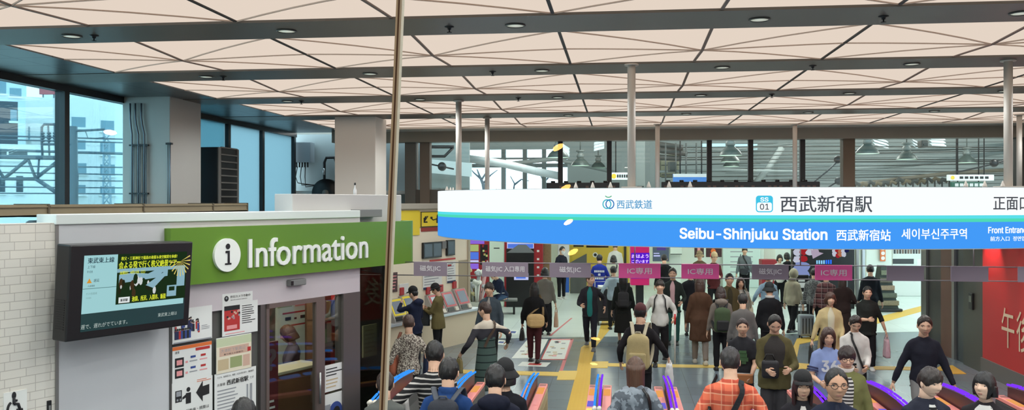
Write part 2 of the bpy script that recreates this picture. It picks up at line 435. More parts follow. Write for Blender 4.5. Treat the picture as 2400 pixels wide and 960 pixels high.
TORSO = [(.455, .070, .055, 0), (.48, .092, .066, -.004), (.525, .101, .071, -.006), (.57, .093, .064, 0), (.62, .083, .058, .003), (.67, .089, .062, .003),
         (.72, .097, .067, .002), (.755, .096, .063, -.004), (.78, .090, .057, -.008), (.80, .076, .050, -.011), (.818, .056, .044, -.012), (.835, .042, .039, -.010), (.85, .035, .036, -.006), (.885, .033, .035, .004)]
TORSO = [(z, rx * .94, ry * .96, y) for z, rx, ry, y in TORSO]
def person(label, px, top, face=0, S=None, feet=None, d=None, build=1.0, hs=1.07, arms=None, legs=(0, 0, 0, 0), lean=0, head=(0, 0),
           upper=None, lower=None, shoe=(30, 28, 28), hair=('short', BLACKH), hat=None, inner=None, glasses=False, mask=False,
           near=False, curl=.5, seat=None, skin=None, xy=None, hood=None, collar=None, strap=None, extra=None, rollsleeve=None):
    if feet is not None: d = (CH * F) / (feet - HY)
    if S is None: S = CH - (top - HY) * d / F
    if d is None: d = (CH - S) * F / (top - HY)
    loc = V(xy) if xy is not None else ground(px, d)
    vx = .014 if near else .02
    seed = px * .13
    hz = .505 * S; drop = 0
    lp = []
    for sx, sw, kn in ((-1, legs[0], legs[2]), (1, legs[1], legs[3])):
        hip = V((sx * .050 * S, 0, hz)); a = math.radians(sw); th = V((sx * .012, math.sin(a), -math.cos(a)))
        knee = hip + th * .235 * S; b = math.radians(sw - kn); sh = V((0, math.sin(b), -math.cos(b))); ank = knee + sh * .225 * S
        lp.append((hip, knee, ank))
    low = min(l[2].z for l in lp) - .045 * S
    base = V((0, 0, -low)) if seat is None else V((0, 0, seat - hz + .07 * S))
    lr = math.radians(lean); RL = Matrix.Rotation(-lr, 3, 'X'); piv = V((0, 0, .5 * S))
    def T(p): p = V(p); return (piv + RL @ (p - piv)) + base if p.z > .5 * S - 1e-6 else p + base
    lp = [tuple(p + base for p in l) for l in lp]
    A, B = .172 * S, .150 * S; arm = []
    arms = arms or ((-.158, .025, .455), (.158, .025, .455))
    for sx, t in zip((-1, 1), arms):
        sh = T((sx * .090 * S * build, -.006 * S, .772 * S)); tg = V(t) * S; tg = T(tg)
        hint = V((sx * .5, -1, -.25)) if t[2] < .72 else V((sx * .8, -.2, -.6))
        el, wr = ik(sh, tg, A, B, hint); arm.append((sh, el, wr))
    def torso_rings(t, z0, z1, n=24, flare=0.0, bw=build):
        zs = [z0] + [r[0] for r in TORSO if z0 < r[0] < z1] + [z1]; out = []
        zs2 = []
        for a, b in zip(zs, zs[1:]): zs2 += [a, (a + b) / 2]
        zs2.append(zs[-1])
        for z in zs2:
            zz = max(z, .525) if flare or z < .455 else z
            rx = interp([(r[0], r[1]) for r in TORSO], zz) * bw; ry = interp([(r[0], r[2]) for r in TORSO], zz) * (.55 + .45 * bw); yo = interp([(r[0], r[3]) for r in TORSO], zz)
            k = 1 + flare * max(0, (.6 - z)) / .3
            fade = 1 if z < .80 else max(.25, 1 - (z - .80) / .06)
            tt = t * fade
            out.append([T(V((math.cos(2 * pi * j / n) * (rx * S * k + tt), yo * S + math.sin(2 * pi * j / n) * (ry * S * k + tt), z * S))) for j in range(n)])
        return out
    def surf(ang, z, off=0.0):
        """point on the clothed torso: ang 0 = front, 90 = person's right side"""
        t = max(.016, (upper or {}).get('t', .016)); fl = (upper or {}).get('flare', 0.0); zz = max(z, .525) if fl else z
        rx = interp([(r[0], r[1]) for r in TORSO], zz) * build; ry = interp([(r[0], r[2]) for r in TORSO], zz) * (.55 + .45 * build); yo = interp([(r[0], r[3]) for r in TORSO], zz)
        k = 1 + fl * max(0, (.6 - z)) / .3; a = math.radians(ang)
        return T(V((math.sin(a) * (rx * S * k + t + off), yo * S + math.cos(a) * (ry * S * k + t + off), z * S)))
    # ---- body (one mesh)
    sk = skin or SKIN
    mb = MB(); mb.loft(torso_rings(-.012, .50, .885, 16), 0)
    for hip, knee, ank in lp:
        mid = (hip + knee) / 2; cal = knee.lerp(ank, .35)
        mb.tube([hip + V((0, 0, .01 * S)), hip + V((0, 0, -.03 * S)), mid, knee, cal, ank.lerp(knee, .15), ank], [.038 * S, .042 * S, .038 * S, .029 * S, .030 * S, .020 * S, .019 * S], 10, 0)
        mb.tube([ank + V((0, -.025 * S, -.02 * S)), ank + V((0, .03 * S, -.025 * S)), ank + V((0, .09 * S, -.035 * S))], [(.02 * S, .02 * S), (.024 * S, .018 * S), (.02 * S, .008 * S)], 8, 0)
    for (sh, el, wr), sx in zip(arm, (-1, 1)):
        ka = .72 if (upper or {}).get('sleeve', 'long') == 'long' else 1.0
        mb.tube([sh + V((-sx * .03 * S, 0, 0)), sh, sh.lerp(el, .5), el, el.lerp(wr, .3), wr], [.026 * S, .027 * S * ka, .025 * S * ka, .022 * S * ka, .022 * S * ka, .0145 * S], 10, 0)
        build_hand(mb, wr, wr - el, sx, S, curl, m=0)
    H = .134 * S * hs
    hc = T((0, .014 * S, .855 * S)) + RL @ V((0, 0, .5 * H - .004 * S))
    M = Matrix.Translation(hc) @ Matrix.Rotation(-lr * .6, 4, 'X') @ Matrix.Rotation(math.radians(head[0]), 4, 'Z') @ Matrix.Rotation(math.radians(head[1]), 4, 'X') @ Matrix.Translation(V((0, .012 * S, 0)))
    mb.tube([T((0, -.008 * S, .83 * S)), T((0, .0, .862 * S)), hc + V((0, -.012 * S, -.18 * H))], [.036 * S, .033 * S, .033 * S], 14, 0)
    build_head(mb, H, M, True)
    body = mb.build('person', [sk, LIPS, BROW, EYEW, IRIS], None, loc, math.radians(face))
    tag(body, label, 'person')
    # ---- upper garment
    up = upper or {}; t = max(.016, up.get('t', .016)); um = up['m']; hem = up.get('hem', .46)
    c = MB(); c.loft(torso_rings(t * .85, hem, .842, 24, up.get('flare', 0.0)), 0)
    sl = up.get('sleeve', 'long')
    for (sh, el, wr), sx in zip(arm, (-1, 1)):
        if sl == 'none': continue
        st = .008 + (t - .016) * .32; inn = T((sx * .050 * S, -.008 * S, .786 * S))
        if sl == 'short': pts = [inn, sh, sh.lerp(el, .45), sh.lerp(el, .8)]; rr = [.036 * S + st, .032 * S + st, .031 * S + st, .032 * S + st]
        elif sl == '34': pts = [inn, sh, sh.lerp(el, .5), el, el.lerp(wr, .3)]; rr = [.036 * S + st, .031 * S + st, .027 * S + st, .024 * S + st, .025 * S + st]
        else: pts = [inn, sh, sh.lerp(el, .5), el.lerp(sh, .08), el.lerp(wr, .08), el.lerp(wr, .55), wr.lerp(el, .06)]; rr = [.036 * S + st, .031 * S + st, .027 * S + st, .024 * S + st, .023 * S + st, .020 * S + st, .016 * S + st]
        c.tube(pts, rr, 12, 0)
    if up.get('collarup'): c.tube([T((0, -.012 * S, .83 * S)), T((0, -.008 * S, .858 * S))], [.052 * S, .048 * S], 16, 0)
    if hood: # hood lying on the back
        c.ball(T((0, -.055 * S, .825 * S)), (.085 * S, .048 * S, .045 * S), 14, 9)
    c = c.remeshed(vx, 3, up.get('fold', .009), up.get('ff', 9), seed)
    c.build(up.get('name', 'jacket'), um, body)
    if hood is True: pass
    # ---- lower garment
    lo = lower or {}
    if lo.get('kind') == 'skirt':
        q = MB(); hm = lo.get('hem', .25); fl = lo.get('flare', .35); rings = []
        tp = lo.get('top', .60)
        for i in range(17):
            z = tp + (hm - tp) * i / 16; k = 1 + fl * max(0, (.55 - z)) / .3; ring = []; zz = max(z, .55)
            rx = (interp([(r[0], r[1]) for r in TORSO], zz) + .003) * S * build * k; ry = (interp([(r[0], r[2]) for r in TORSO], zz) + .003) * S * k
            for j in range(32):
                a = 2 * pi * j / 32; wv = 1 + .05 * math.sin(a * 9 + seed) * min(1, i / 8) * lo.get('pleat', 1)
                ring.append(T(V((math.cos(a) * rx * wv, -.004 * S + math.sin(a) * ry * wv, z * S))))
            rings.append(ring)
        q.loft(rings, 0); q.build('skirt', lo['m'], body)
    else:
        q = MB(); wd = lo.get('wide', 1.0); ln = lo.get('len', .97)
        q.loft(torso_rings(.002, .44, .58, 20), 0)
        for hip, knee, ank in lp:
            st = .006 if near else .010
            mid = (hip + knee) / 2
            pts = [hip + V((0, 0, .04 * S)), hip, mid, knee, knee.lerp(ank, .4), ank]; rr = [.047 * S, .049 * S + st * .4, (.044 + .008 * (wd - 1)) * S + st, .034 * S * wd + st, .032 * S * wd + st, .025 * S * wd + st]
            if ln < .9:
                k = ln; pts = pts[:3] + [hip.lerp(knee, min(1, k * 1.5))]; rr = rr[:3] + [.04 * S * wd + st]
            q.tube(pts, rr, 14, 0)
        q = q.remeshed(vx, 2, .005, 10, seed + 5); q.build(lo.get('name', 'trousers'), lo.get('m') or cloth((36, 36, 40)), body)
    # ---- shoes
    shm = mat('shoe_%d_%d_%d' % shoe, shoe, .5); som = mat('shoe_sole', (196, 192, 186) if sum(shoe) > 330 else (44, 42, 40), .7)
    for hip, knee, ank in lp:
        q = MB(); rg = []
        for yy, w, hgt, z0 in ((-.048, .014, .03, 0), (-.040, .024, .052, 0), (-.01, .027, .056, 0), (.03, .028, .042, 0), (.065, .031, .031, 0), (.095, .027, .024, 0), (.112, .014, .016, .002)):
            rg.append([ank + V((math.cos(a) * w * S, yy * S, -.045 * S + z0 * S + (max(0, math.sin(a)) * hgt * S if math.sin(a) > 0 else 0))) for a in [2 * pi * j / 14 for j in range(14)]])
        q.loft(rg, 0); q.tube([p for p in (ank + V((0, -.042 * S, -.042 * S)), ank + V((0, .03 * S, -.042 * S)), ank + V((0, .1 * S, -.042 * S)))], [(.025 * S, .006 * S), (.029 * S, .006 * S), (.026 * S, .006 * S)], 8, 1)
        q.build('shoe', [shm, som], body)
    # ---- hair and headwear
    hstyle, hcol = hair
    if hstyle != 'none':
        hb = MB(); st = {'pony': 'short', 'longback': 'long'}.get(hstyle, hstyle)
        vol = {'short': .13, 'fringe': .16, 'bob': .17, 'long': .14, 'balding': .08}.get(st, .1)
        if hat in ('cap', 'bucket', 'fedora', 'beanie'): vol *= .4
        shell(hb, H, M, st, vol, seed, .08 if st != 'balding' else .03, 72 if near else 48, 22 if near else 14)
        if hstyle == 'bob': curtain(hb, H, M, .42 * H, .43, .22, seed, 55, 1.0)
        if hstyle == 'long': curtain(hb, H, M, .95 * H, .42, .2, seed, 58, .9)
        if hstyle == 'longback': curtain(hb, H, M, 2.3 * H, .40, .2, seed, 66, .66, .26, .53)
        if hstyle == 'pony':
            b0 = M @ V((0, -.42 * H, .05 * H)); hb.tube([b0, b0 + V((0, -.10 * H, -.05 * H)), b0 + V((0, -.13 * H, -.4 * H)), b0 + V((0, -.08 * H, -.75 * H))], [.09 * H, .13 * H, .11 * H, .03 * H], 10)
        hb.build('hair', hairm(hcol), body)
    hm2 = None
    if hat:
        kind = hat if isinstance(hat, str) else hat[0]; hcolr = (22, 22, 24) if isinstance(hat, str) else hat[1]
        q = MB(); hm2 = mat('hat_%d_%d_%d' % hcolr, hcolr, .85, bump=.3, bscale=90)
        if kind in ('cap', 'bucket', 'fedora', 'beanie'):
            shell(q, H, M, 'cap', .17 if kind != 'beanie' else .12, seed, .015, 40, 12, .10 if kind == 'cap' else .05, 1.07)
            if kind == 'cap':
                rg = []
                for i in range(7):
                    t2 = i / 6; z = .29 - .08 * t2 * t2
                    for_ = []
                    for j in range(13):
                        a = math.radians(-62 + 124 * j / 12); r = .46 + .25 * t2 * max(0, math.cos(a)) ** .6
                        for_.append(M @ V((math.sin(a) * .40 * H * (1 + .05 * t2), math.cos(a) * r * H, z * H - .05 * H * abs(math.sin(a)))))
                    rg.append(for_)
                vs = [p for r in rg for p in r]; n = 13
                fs = [(i * n + j, i * n + j + 1, (i + 1) * n + j + 1, (i + 1) * n + j) for i in range(6) for j in range(12)]
                q.add(vs, fs, 0, True); q.add([p + V((0, 0, -.02 * H)) for p in vs], [f[::-1] for f in fs], 0, True)
            if kind in ('bucket', 'fedora'):
                rg = []; out = .62 if kind == 'fedora' else .60; dz = -.06 if kind == 'fedora' else -.22
                for rr, z in ((.40, .20), (.5, .16 + dz * .4), (out, .17 + dz), (out, .15 + dz), (.48, .12 + dz * .4), (.39, .14)):
                    rg.append([M @ V((math.sin(2 * pi * j / 32) * rr * H * .95, math.cos(2 * pi * j / 32) * (rr + .06) * H, z * H)) for j in range(32)])
                q.loft(rg, 0, False)
            q.build({'cap': 'cap', 'bucket': 'bucket_hat', 'fedora': 'brimmed_hat', 'beanie': 'knit_cap'}[kind], hm2, body)
        elif kind == 'hoodup':
            shell(q, H, M, 'hood', .24, seed, .05, 44, 16, 0, 1.12)
            q.tube([T((0, -.015 * S, .825 * S)), hc + V((0, -.05 * H, -.36 * H))], [.062 * S, .048 * S], 18)
            q.build('hood', hm2, body)
    # ---- details
    if inner:
        im, ha, z0, z1 = inner; q = MB(); rows = []
        for i in range(13):
            z = z0 + (z1 - z0) * i / 12; w = ha * (1.0 if z < .77 else max(.45, 1 - (z - .77) * 8))
            rows.append([surf(-w + 2 * w * j / 8, z, .010 - .016 * (abs(j - 4) / 4) ** 3) for j in range(9)])
        vs = [p for r in rows for p in r]; q.add(vs, [(i * 9 + j + 1, i * 9 + j, (i + 1) * 9 + j, (i + 1) * 9 + j + 1) for i in range(12) for j in range(8)], 0, True)
        q.build('shirt', im, body)
    if collar:
        q = MB(); rg = []
        for rr, z in ((.046, .838), (.054, .862), (.050, .864), (.040, .84)):
            rg.append([T(V((math.cos(2 * pi * j / 20) * rr * S, -.008 * S + math.sin(2 * pi * j / 20) * rr * 1.02 * S, (z - .012 * max(0, math.sin(2 * pi * j / 20))) * S))) for j in range(20)])
        q.loft(rg, 0, False); q.build('collar', collar, body)
    if glasses:
        q = MB(); gm = mat('glasses_frame', (30, 28, 28), .3)
        for sx in (-1, 1):
            ctr = V((sx * .15 * H, .435 * H, .02 * H)); q.tube([M @ (ctr + V((math.cos(a) * .105 * H, -abs(math.cos(a)) * 0.01 * H, math.sin(a) * .078 * H))) for a in [2 * pi * j / 16 for j in range(17)]], .009 * H, 6)
            q.tube([M @ V((sx * .25 * H, .42 * H, .04 * H)), M @ V((sx * .345 * H, .25 * H, .04 * H)), M @ V((sx * .37 * H, -.04 * H, .03 * H))], .008 * H, 6)
        q.tube([M @ V((-.05 * H, .445 * H, .03 * H)), M @ V((.05 * H, .445 * H, .03 * H))], .008 * H, 6)
        q.build('glasses', gm, body)
    if mask:
        q = MB(); rows = []
        for i in range(7):
            th = math.acos(.0) + .02 + 1.05 * i / 6
            rows.append([M @ (head_point(math.sin(th) * math.sin(p), math.sin(th) * math.cos(p), math.cos(th), H, 1.10)) for p in [math.radians(-62 + 124 * j / 10) for j in range(11)]])
        vs = [p for r in rows for p in r]; q.add(vs, [(i * 11 + j, (i + 1) * 11 + j, (i + 1) * 11 + j + 1, i * 11 + j + 1) for i in range(6) for j in range(10)], 0, True)
        q.build('face_mask', mat('mask_white', (225, 228, 230), .8), body)
    if strap:
        smat, pts, wdt = strap; q = MB(); pp = [surf(a, z, .014) for a, z in pts]
        dense = []
        for a, b in zip(pts, pts[1:]):
            for i in range(8): dense.append(surf(a[0] + (b[0] - a[0]) * i / 8, a[1] + (b[1] - a[1]) * i / 8, .012))
        dense.append(surf(*pts[-1], .012)); ctr = T(V((0, 0, .65 * S)))
        vs = []
        for i, p in enumerate(dense):
            tn = (dense[min(i + 1, len(dense) - 1)] - dense[max(i - 1, 0)]).normalized(); nr = (p - V((0, 0, p.z))); nr.normalize()
            if p.z > .8 * S: nr = (nr + V((0, 0, 1.5))).normalized()
            sd = tn.cross(nr).normalized() * wdt / 2; vs += [p + sd, p - sd, p - sd + nr * .008, p + sd + nr * .008]
        k = len(dense)
        q.add(vs, [tuple(4 * i + x for x in f) for i in range(k - 1) for f in ((0, 1, 5, 4), (1, 2, 6, 5), (2, 3, 7, 6), (3, 0, 4, 7))], 0)
        q.build('strap', smat, body)
    body['px_d'] = d
    info = dict(o=body, loc=loc, rz=math.radians(face), S=S, base=base, arm=arm, surf=surf, T=T, M=M, H=H, d=d, lp=lp)
    if extra: extra(info)
    return info
def carried(info, name, label, cat, base):
    """a thing carried by a person: Empty at its own base, axes along the person's; returns (root, function from person axes to thing axes)"""
    Mw = Matrix.Translation(info['loc']) @ Matrix.Rotation(info['rz'], 4, 'Z')
    return thing(name, label, cat, Mw @ V(base), info['rz']), V(base)
def backpack(info, label, col, w=.30, h=.44, dp=.16, zc=.665, pocket=None, strapm=None, tilt=0):
    S = info['S']; c = info['surf'](180, zc, 0.0); top = c + V((0, 0, h / 2)); bs = c + V((0, -dp * .5 - .015, -h / 2))
    r, b = carried(info, 'backpack', label, 'backpack', bs)
    m1 = mat('pack_%d_%d_%d' % col, col, .8, noise_amt=.12, nscale=14, bump=.3, bscale=60); m2 = strapm or mat('pack_strap', (30, 30, 32), .8)
    q = MB(); rings = []
    for i in range(13):
        t = i / 12; z = h * t; k = (1 - .10 * t) * (min(1, .82 + t * 2) if t < .1 else 1) * (1 if t < .82 else math.sqrt(max(.06, 1 - ((t - .82) / .19) ** 2)))
        dpt = dp * (1.1 - .3 * t) * (1 if t < .85 else max(.35, 1 - (t - .85) * 4)); ring = []
        for j in range(24):
            a = 2 * pi * j / 24; cx, sy = math.cos(a), math.sin(a); e = .55
            ring.append(V((abs(cx) ** e * (1 if cx > 0 else -1) * w / 2 * k, abs(sy) ** e * (1 if sy > 0 else -1) * dpt / 2, z)))
        rings.append(ring)
    q.loft(rings, 0); q.build('pack_body', m1, r)
    q = MB(); q.bbox((-w * .36, -dp * .5 - .045, h * .06), (w * .36, -dp * .5 + .02, h * .48), .03, 0, None, 3); q.build('pocket', pocket or m1, r)
    q = MB(); q.tube([(-.04, -.01, h * .97), (-.03, -.02, h * 1.05), (.03, -.02, h * 1.05), (.04, -.01, h * .97)], .010, 6); q.build('handle', m2, r)
    for sx in (-1, 1):
        q = MB(); ps = [V((sx * w * .22, dp * .3, h * .92)), info['T'](V((sx * .062 * S, -.045 * S, .838 * S))) - b, info['T'](V((sx * .074 * S, .0 * S, .850 * S))) - b, info['T'](V((sx * .074 * S, .052 * S, .815 * S))) - b,
                         info['surf'](sx * 48, .73, .016) - b, info['surf'](sx * 88, .62, .016) - b, V((sx * w * .45, dp * .2, h * .1))]
        fine = []
        for i in range(len(ps) - 1):
            p0, p1, p2, p3 = ps[max(0, i - 1)], ps[i], ps[i + 1], ps[min(len(ps) - 1, i + 2)]
            for s_ in range(4):
                u = s_ / 4; fine.append(.5 * ((2 * p1) + (p2 - p0) * u + (2 * p0 - 5 * p1 + 4 * p2 - p3) * u * u + (3 * p1 - p0 - 3 * p2 + p3) * u ** 3))
        fine.append(ps[-1]); q.tube(fine, [(.028, .008)] * len(fine), 8, 0, True, (0, 0, 1)); q.build('shoulder_strap', m2, r)
    return r
def hand_bag(info, label, side, col, w=.30, h=.32, dp=.10, name='tote_bag', cat='bag', drop=.14, soft=.03, hm=None, off=(0, 0, 0), hw=None):
    """bag hanging from a hand (side -1 / +1)"""
    S = info['S']; wr = info['arm'][0 if side < 0 else 1][2]; el = info['arm'][0 if side < 0 else 1][1]
    g = wr + (wr - el).normalized() * .075 * S / 1.7 + V(off); bs = g + V((0, 0, -drop - h))
    if bs.z < .03: h -= (.03 - bs.z); bs.z = .03
    r, b = carried(info, name, label, cat, bs)
    m1 = mat('bag_%d_%d_%d' % col, col, .7, noise_amt=.15, nscale=12, bump=.35, bscale=30); rings = []; q = MB(); sd = info['loc'].x
    for i in range(10):
        t = i / 9; k = 1 + .06 * math.sin(t * 3.1) - .10 * t * t + (.0 if t < .95 else -.03); ring = []
        for j in range(24):
            a = 2 * pi * j / 24; cx, sy = math.cos(a), math.sin(a); e = .6; wob = 1 + soft * noise.noise(V((cx * 2 + sd, sy * 2, t * 4))) * 3
            ring.append(V((abs(sy) ** e * (1 if sy > 0 else -1) * dp / 2 * k * wob * (1.1 - .35 * t), abs(cx) ** e * (1 if cx > 0 else -1) * w / 2 * k * wob, h * t)))
        rings.append(ring)
    q.loft(rings, 0); q.build('bag_body', m1, r)
    for sx in (-1, 1):
        q = MB(); q.tube([V((sx * dp * .28, -w * .24, h * .95)), V((sx * dp * .15, -.03, h + drop * .75)), V((0, 0, h + drop)), V((sx * dp * .15, .03, h + drop * .75)), V((sx * dp * .28, w * .24, h * .95))], hw or .007, 6); q.build('handle', hm or m1, r)
    return r
def slung_bag(info, label, ang, z, col, w=.30, h=.26, dp=.12, name='shoulder_bag', shoulder=-1, over=True, band=.022):
    """bag hanging at the side, its strap running over a shoulder"""
    S = info['S']; p = info['surf'](ang, z, dp * .5); a = math.radians(ang); bs = p + V((0, 0, -h / 2))
    r, b = carried(info, name, label, 'bag', bs)
    m1 = mat('bag_%d_%d_%d' % col, col, .65, noise_amt=.15, nscale=12, bump=.3, bscale=40); R = Matrix.Rotation(-a, 3, 'Z'); rings = []; q = MB()
    for i in range(11):
        t = i / 10; k = math.sqrt(max(.12, 1 - (2 * t - 1) ** 4 * .7)); ring = []
        for j in range(22):
            aa = 2 * pi * j / 22; cx, sy = math.cos(aa), math.sin(aa); e = .7
            ring.append(R @ V((abs(cx) ** e * (1 if cx > 0 else -1) * w / 2 * k, abs(sy) ** e * (1 if sy > 0 else -1) * dp / 2 * k, h * t)))
        rings.append(ring)
    q.loft(rings, 0); q.build('bag_body', m1, r)
    q = MB(); q.bbox((-w * .34, dp * .36, h * .12), (w * .34, dp * .52, h * .55), .02, 0, R.to_4x4(), 2); q.build('pocket', m1, r)
    q = MB(); sx = shoulder; top_ = info['T'](V((sx * .07 * S, -.005 * S, .852 * S))) - b
    e0 = R @ V((-w * .42, 0, h * .88)); e1 = R @ V((w * .42, 0, h * .88))
    mf = info['surf'](sx * 25 if over else sx * 75, .74, .02) - b; mk = info['surf'](180 - sx * 25 if over else sx * 105, .74, .02) - b
    q.tube([e0, e0.lerp(mk, .5) + R @ V((0, .02, 0)), mk, top_, mf, e1.lerp(mf, .5) + R @ V((0, .02, 0)), e1], [(band, .006)] * 7, 8); q.build('strap', mat('bag_strap_%d_%d_%d' % col, tuple(int(c * .7) for c in col), .7), r)
    return r
# ================================================================== world, camera
sc = bpy.context.scene
w = bpy.data.worlds.new('sky'); sc.world = w; w.use_nodes = True
w.node_tree.nodes['Background'].inputs[0].default_value = (.66, .89, 1.0, 1); w.node_tree.nodes['Background'].inputs[1].default_value = 4.6
cam = bpy.data.objects.new('camera', bpy.data.cameras.new('camera')); C.objects.link(cam)
cam.location = EYE; cam.rotation_euler = (pi / 2, 0, TH); cam.data.sensor_width = 36; cam.data.lens = F / 2400 * 36
cam.data.shift_y = -(480 - HY) / 2400; cam.data.clip_start = .05; cam.data.clip_end = 400; sc.camera = cam
sc.view_settings.view_transform = 'Standard'; sc.view_settings.look = 'None'; sc.view_settings.gamma = 1; sc.view_settings.exposure = 0.0
sc.view_settings.use_curve_mapping = False
cy = sc.cycles; cy.use_denoising = True; cy.max_bounces = 7; cy.diffuse_bounces = 4; cy.glossy_bounces = 3; cy.transparent_max_bounces = 12
cy.sample_clamp_indirect = 40; cy.caustics_reflective = False; cy.caustics_refractive = False
# common materials
ALU = mat('aluminium', (150, 148, 146), .38, .7); WHITEP = mat('white_panel', (205, 204, 204), .5); DARKM = mat('dark_metal', (34, 34, 36), .45, .3)
BLACKP = mat('black_plastic', (22, 22, 24), .4); CREAM = mat('cream_panel', (236, 222, 196), .5); STEEL = mat('steel', (170, 172, 172), .3, .8)
PAPER = mat('paper', (226, 226, 222), .7); INK = mat('ink', (28, 28, 30), .7); GREYP = mat('grey_panel', (120, 120, 118), .6)
RED = mat('red_paint', (190, 40, 40), .5); YEL = mat('yellow_paint', (225, 190, 50), .5)
# ================================================================== ceiling
CZ = 4.9
BEAMS = [(-4.9, -4.1), (-1.9, -1.1), (-.9, -.12), (1.98, 2.76), (4.86, 5.64), (7.74, 8.52), (10.60, 11.38), (13.48, 14.22), (16.38, 17.16)]
BAYS = [(2.76, 4.86), (5.64, 7.74), (8.52, 10.60), (11.38, 13.48), (14.22, 16.38), (17.16, 19.36)]
DLW = 120.0
XL, MODX, NC = -6.43, 2.926, 6
XR = XL + MODX * NC
LUM = emitm('luminous_fabric', (239, 220, 204), 1.0)
RIBM = mat('ceiling_rib', (196, 172, 156), .6); RIBT = mat('ceiling_rib_thick', (128, 108, 98), .6)
BEAMM = mat('ceiling_beam', (100, 92, 84), .42, .1, noise_amt=.12, nscale=.9)
def cell(bi, ci, y0, y1):
    x0 = XL + MODX * ci; x1 = x0 + MODX; xc, yc = (x0 + x1) / 2, (y0 + y1) / 2
    vis = bi >= 1
    if vis:
        t = thing('ceiling_light_panel', 'glowing cream ceiling panel, %s bay from the front, %s from the window side' % (ORD[bi - 1], ORD[ci]), 'ceiling light', (xc, yc, CZ), 0, 'luminous fabric ceiling panels')
    hx, hy = MODX / 2, (y1 - y0) / 2; n, k = 12, 8
    def zz(u, v): # gentle sag to the hub
        return .012 - .045 * max(0, 1 - abs(u)) ** 1.3 * max(0, 1 - abs(v)) ** 1.1
    m = MB(); vs = [V((hx * (-1 + 2 * i / n), hy * (-1 + 2 * j / k), zz(-1 + 2 * i / n, -1 + 2 * j / k))) for j in range(k + 1) for i in range(n + 1)]
    m.add(vs, [(j * (n + 1) + i, (j + 1) * (n + 1) + i, (j + 1) * (n + 1) + i + 1, j * (n + 1) + i + 1) for j in range(k) for i in range(n)], 0, True)
    if vis: m.build('membrane', LUM, t)
    else: struct('ceiling_panel', m, LUM, (xc, yc, CZ)); return
    def rib(ax, ay, bx, by, w):
        q = MB(); top, bot = [], []
        a = V((ax * hx, ay * hy)); b = V((bx * hx, by * hy)); d = (b - a).normalized(); nn = V((-d.y, d.x)) * w / 2; S = 8; vs = []
        for i in range(S + 1):
            p = a.lerp(b, i / S); z = zz(p.x / hx, p.y / hy)
            for q2, zo in ((p + nn, -.002), (p - nn, -.002), (p - nn, -.014), (p + nn, -.014)): vs.append(V((q2.x, q2.y, z + zo)))
        q.add(vs, [tuple(4 * i + e for e in f) for i in range(S) for f in ((0, 1, 5, 4), (1, 2, 6, 5), (2, 3, 7, 6), (3, 0, 4, 7))], 0); return q
    fine, thick = .011, .030
    rib(0, -1, 0, 1, thick).build('rib', RIBT, t); rib(-1, 0, 1, 0, fine).build('rib', RIBM, t)
    rib(-1, -1, 1, 1, fine).build('rib', RIBM, t); rib(-1, 1, 1, -1, fine).build('rib', RIBM, t)
    if ci > 0: rib(-1, -1, -1, 1, .03).build('seam_rib', mat('ceiling_seam', (34, 30, 29), .6), t)
for bi, (y0, y1) in enumerate(BAYS):
    for ci in range(NC): cell(bi, ci, y0, y1)
for i, (y0, y1) in enumerate(BEAMS):
    if i < 3: continue
    q = MB(); q.box((-7.8, y0, CZ - .012), (XR, y1, CZ + .15)); struct('ceiling_beam', q, BEAMM)
# recessed downlights
dl = None; LAMPG = emitm('downlight_glow', (255, 250, 235), 1.0)
for bi, yb in enumerate((8.13, 10.99, 13.85, 16.77)):
    for ci in range(8):
        x = -5.385 + 2.215 * ci
        lab = 'round downlight on the %s ceiling beam from the front, %s from the window side' % (ORD[bi], ORD[ci])
        if dl is None:
            dl = thing('downlight', lab, 'ceiling light', (x, yb, CZ - .012), 0, 'recessed downlights in the ceiling beams')
            q = MB(); q.lathe([(.078, 0), (.092, 0), (.098, -.006), (.094, -.012), (.08, -.012)], 28, 0, smooth=False, cap=False); q.build('trim_ring', mat('downlight_ring', (90, 88, 84), .5), dl)
            q = MB(); q.lathe([(.001, -.007), (.08, -.006)], 28, 0); q.build('diffuser', mat('downlight_lens', (235, 238, 225), .4, emit=(235, 240, 220), estr=.45), dl)
        else: dup(dl, (x, yb, CZ - .012), None, lab)
for yb in (2.37, 5.25, 8.13, 10.99, 13.85, 16.77):
    for ci in range(8):
        L = bpy.data.lights.new('downlight', 'SPOT'); L.energy = DLW; L.color = (.92, .98, 1.0); L.spot_size = math.radians(165); L.spot_blend = .5; L.shadow_soft_size = .09
        o = bpy.data.objects.new('downlight_beam', L); C.objects.link(o); o.location = (-5.385 + 2.215 * ci, yb, CZ - .05)
sp_ = None
for bi, yb in enumerate((8.13, 10.99, 13.85)):
    for ci, x in enumerate((-5.15, -1.58, 2.33)):
        lab = 'dark sprinkler head on the %s ceiling beam from the front, %s from the window side' % (ORD[bi], ORD[ci])
        if sp_ is None:
            sp_ = thing('ceiling_sprinkler', lab, 'sprinkler', (x, yb, CZ - .012), 0, 'ceiling sprinklers')
            q = MB(); q.lathe([(.045, 0), (.045, -.006), (.02, -.012), (.016, -.03), (.001, -.03)], 16); q.build('rosette', DARKM, sp_)
            q = MB(); q.lathe([(.006, -.03), (.006, -.05), (.024, -.052), (.024, -.056), (.001, -.056)], 14); q.build('deflector', DARKM, sp_)
        else: dup(sp_, (x, yb, CZ - .012), None, lab)
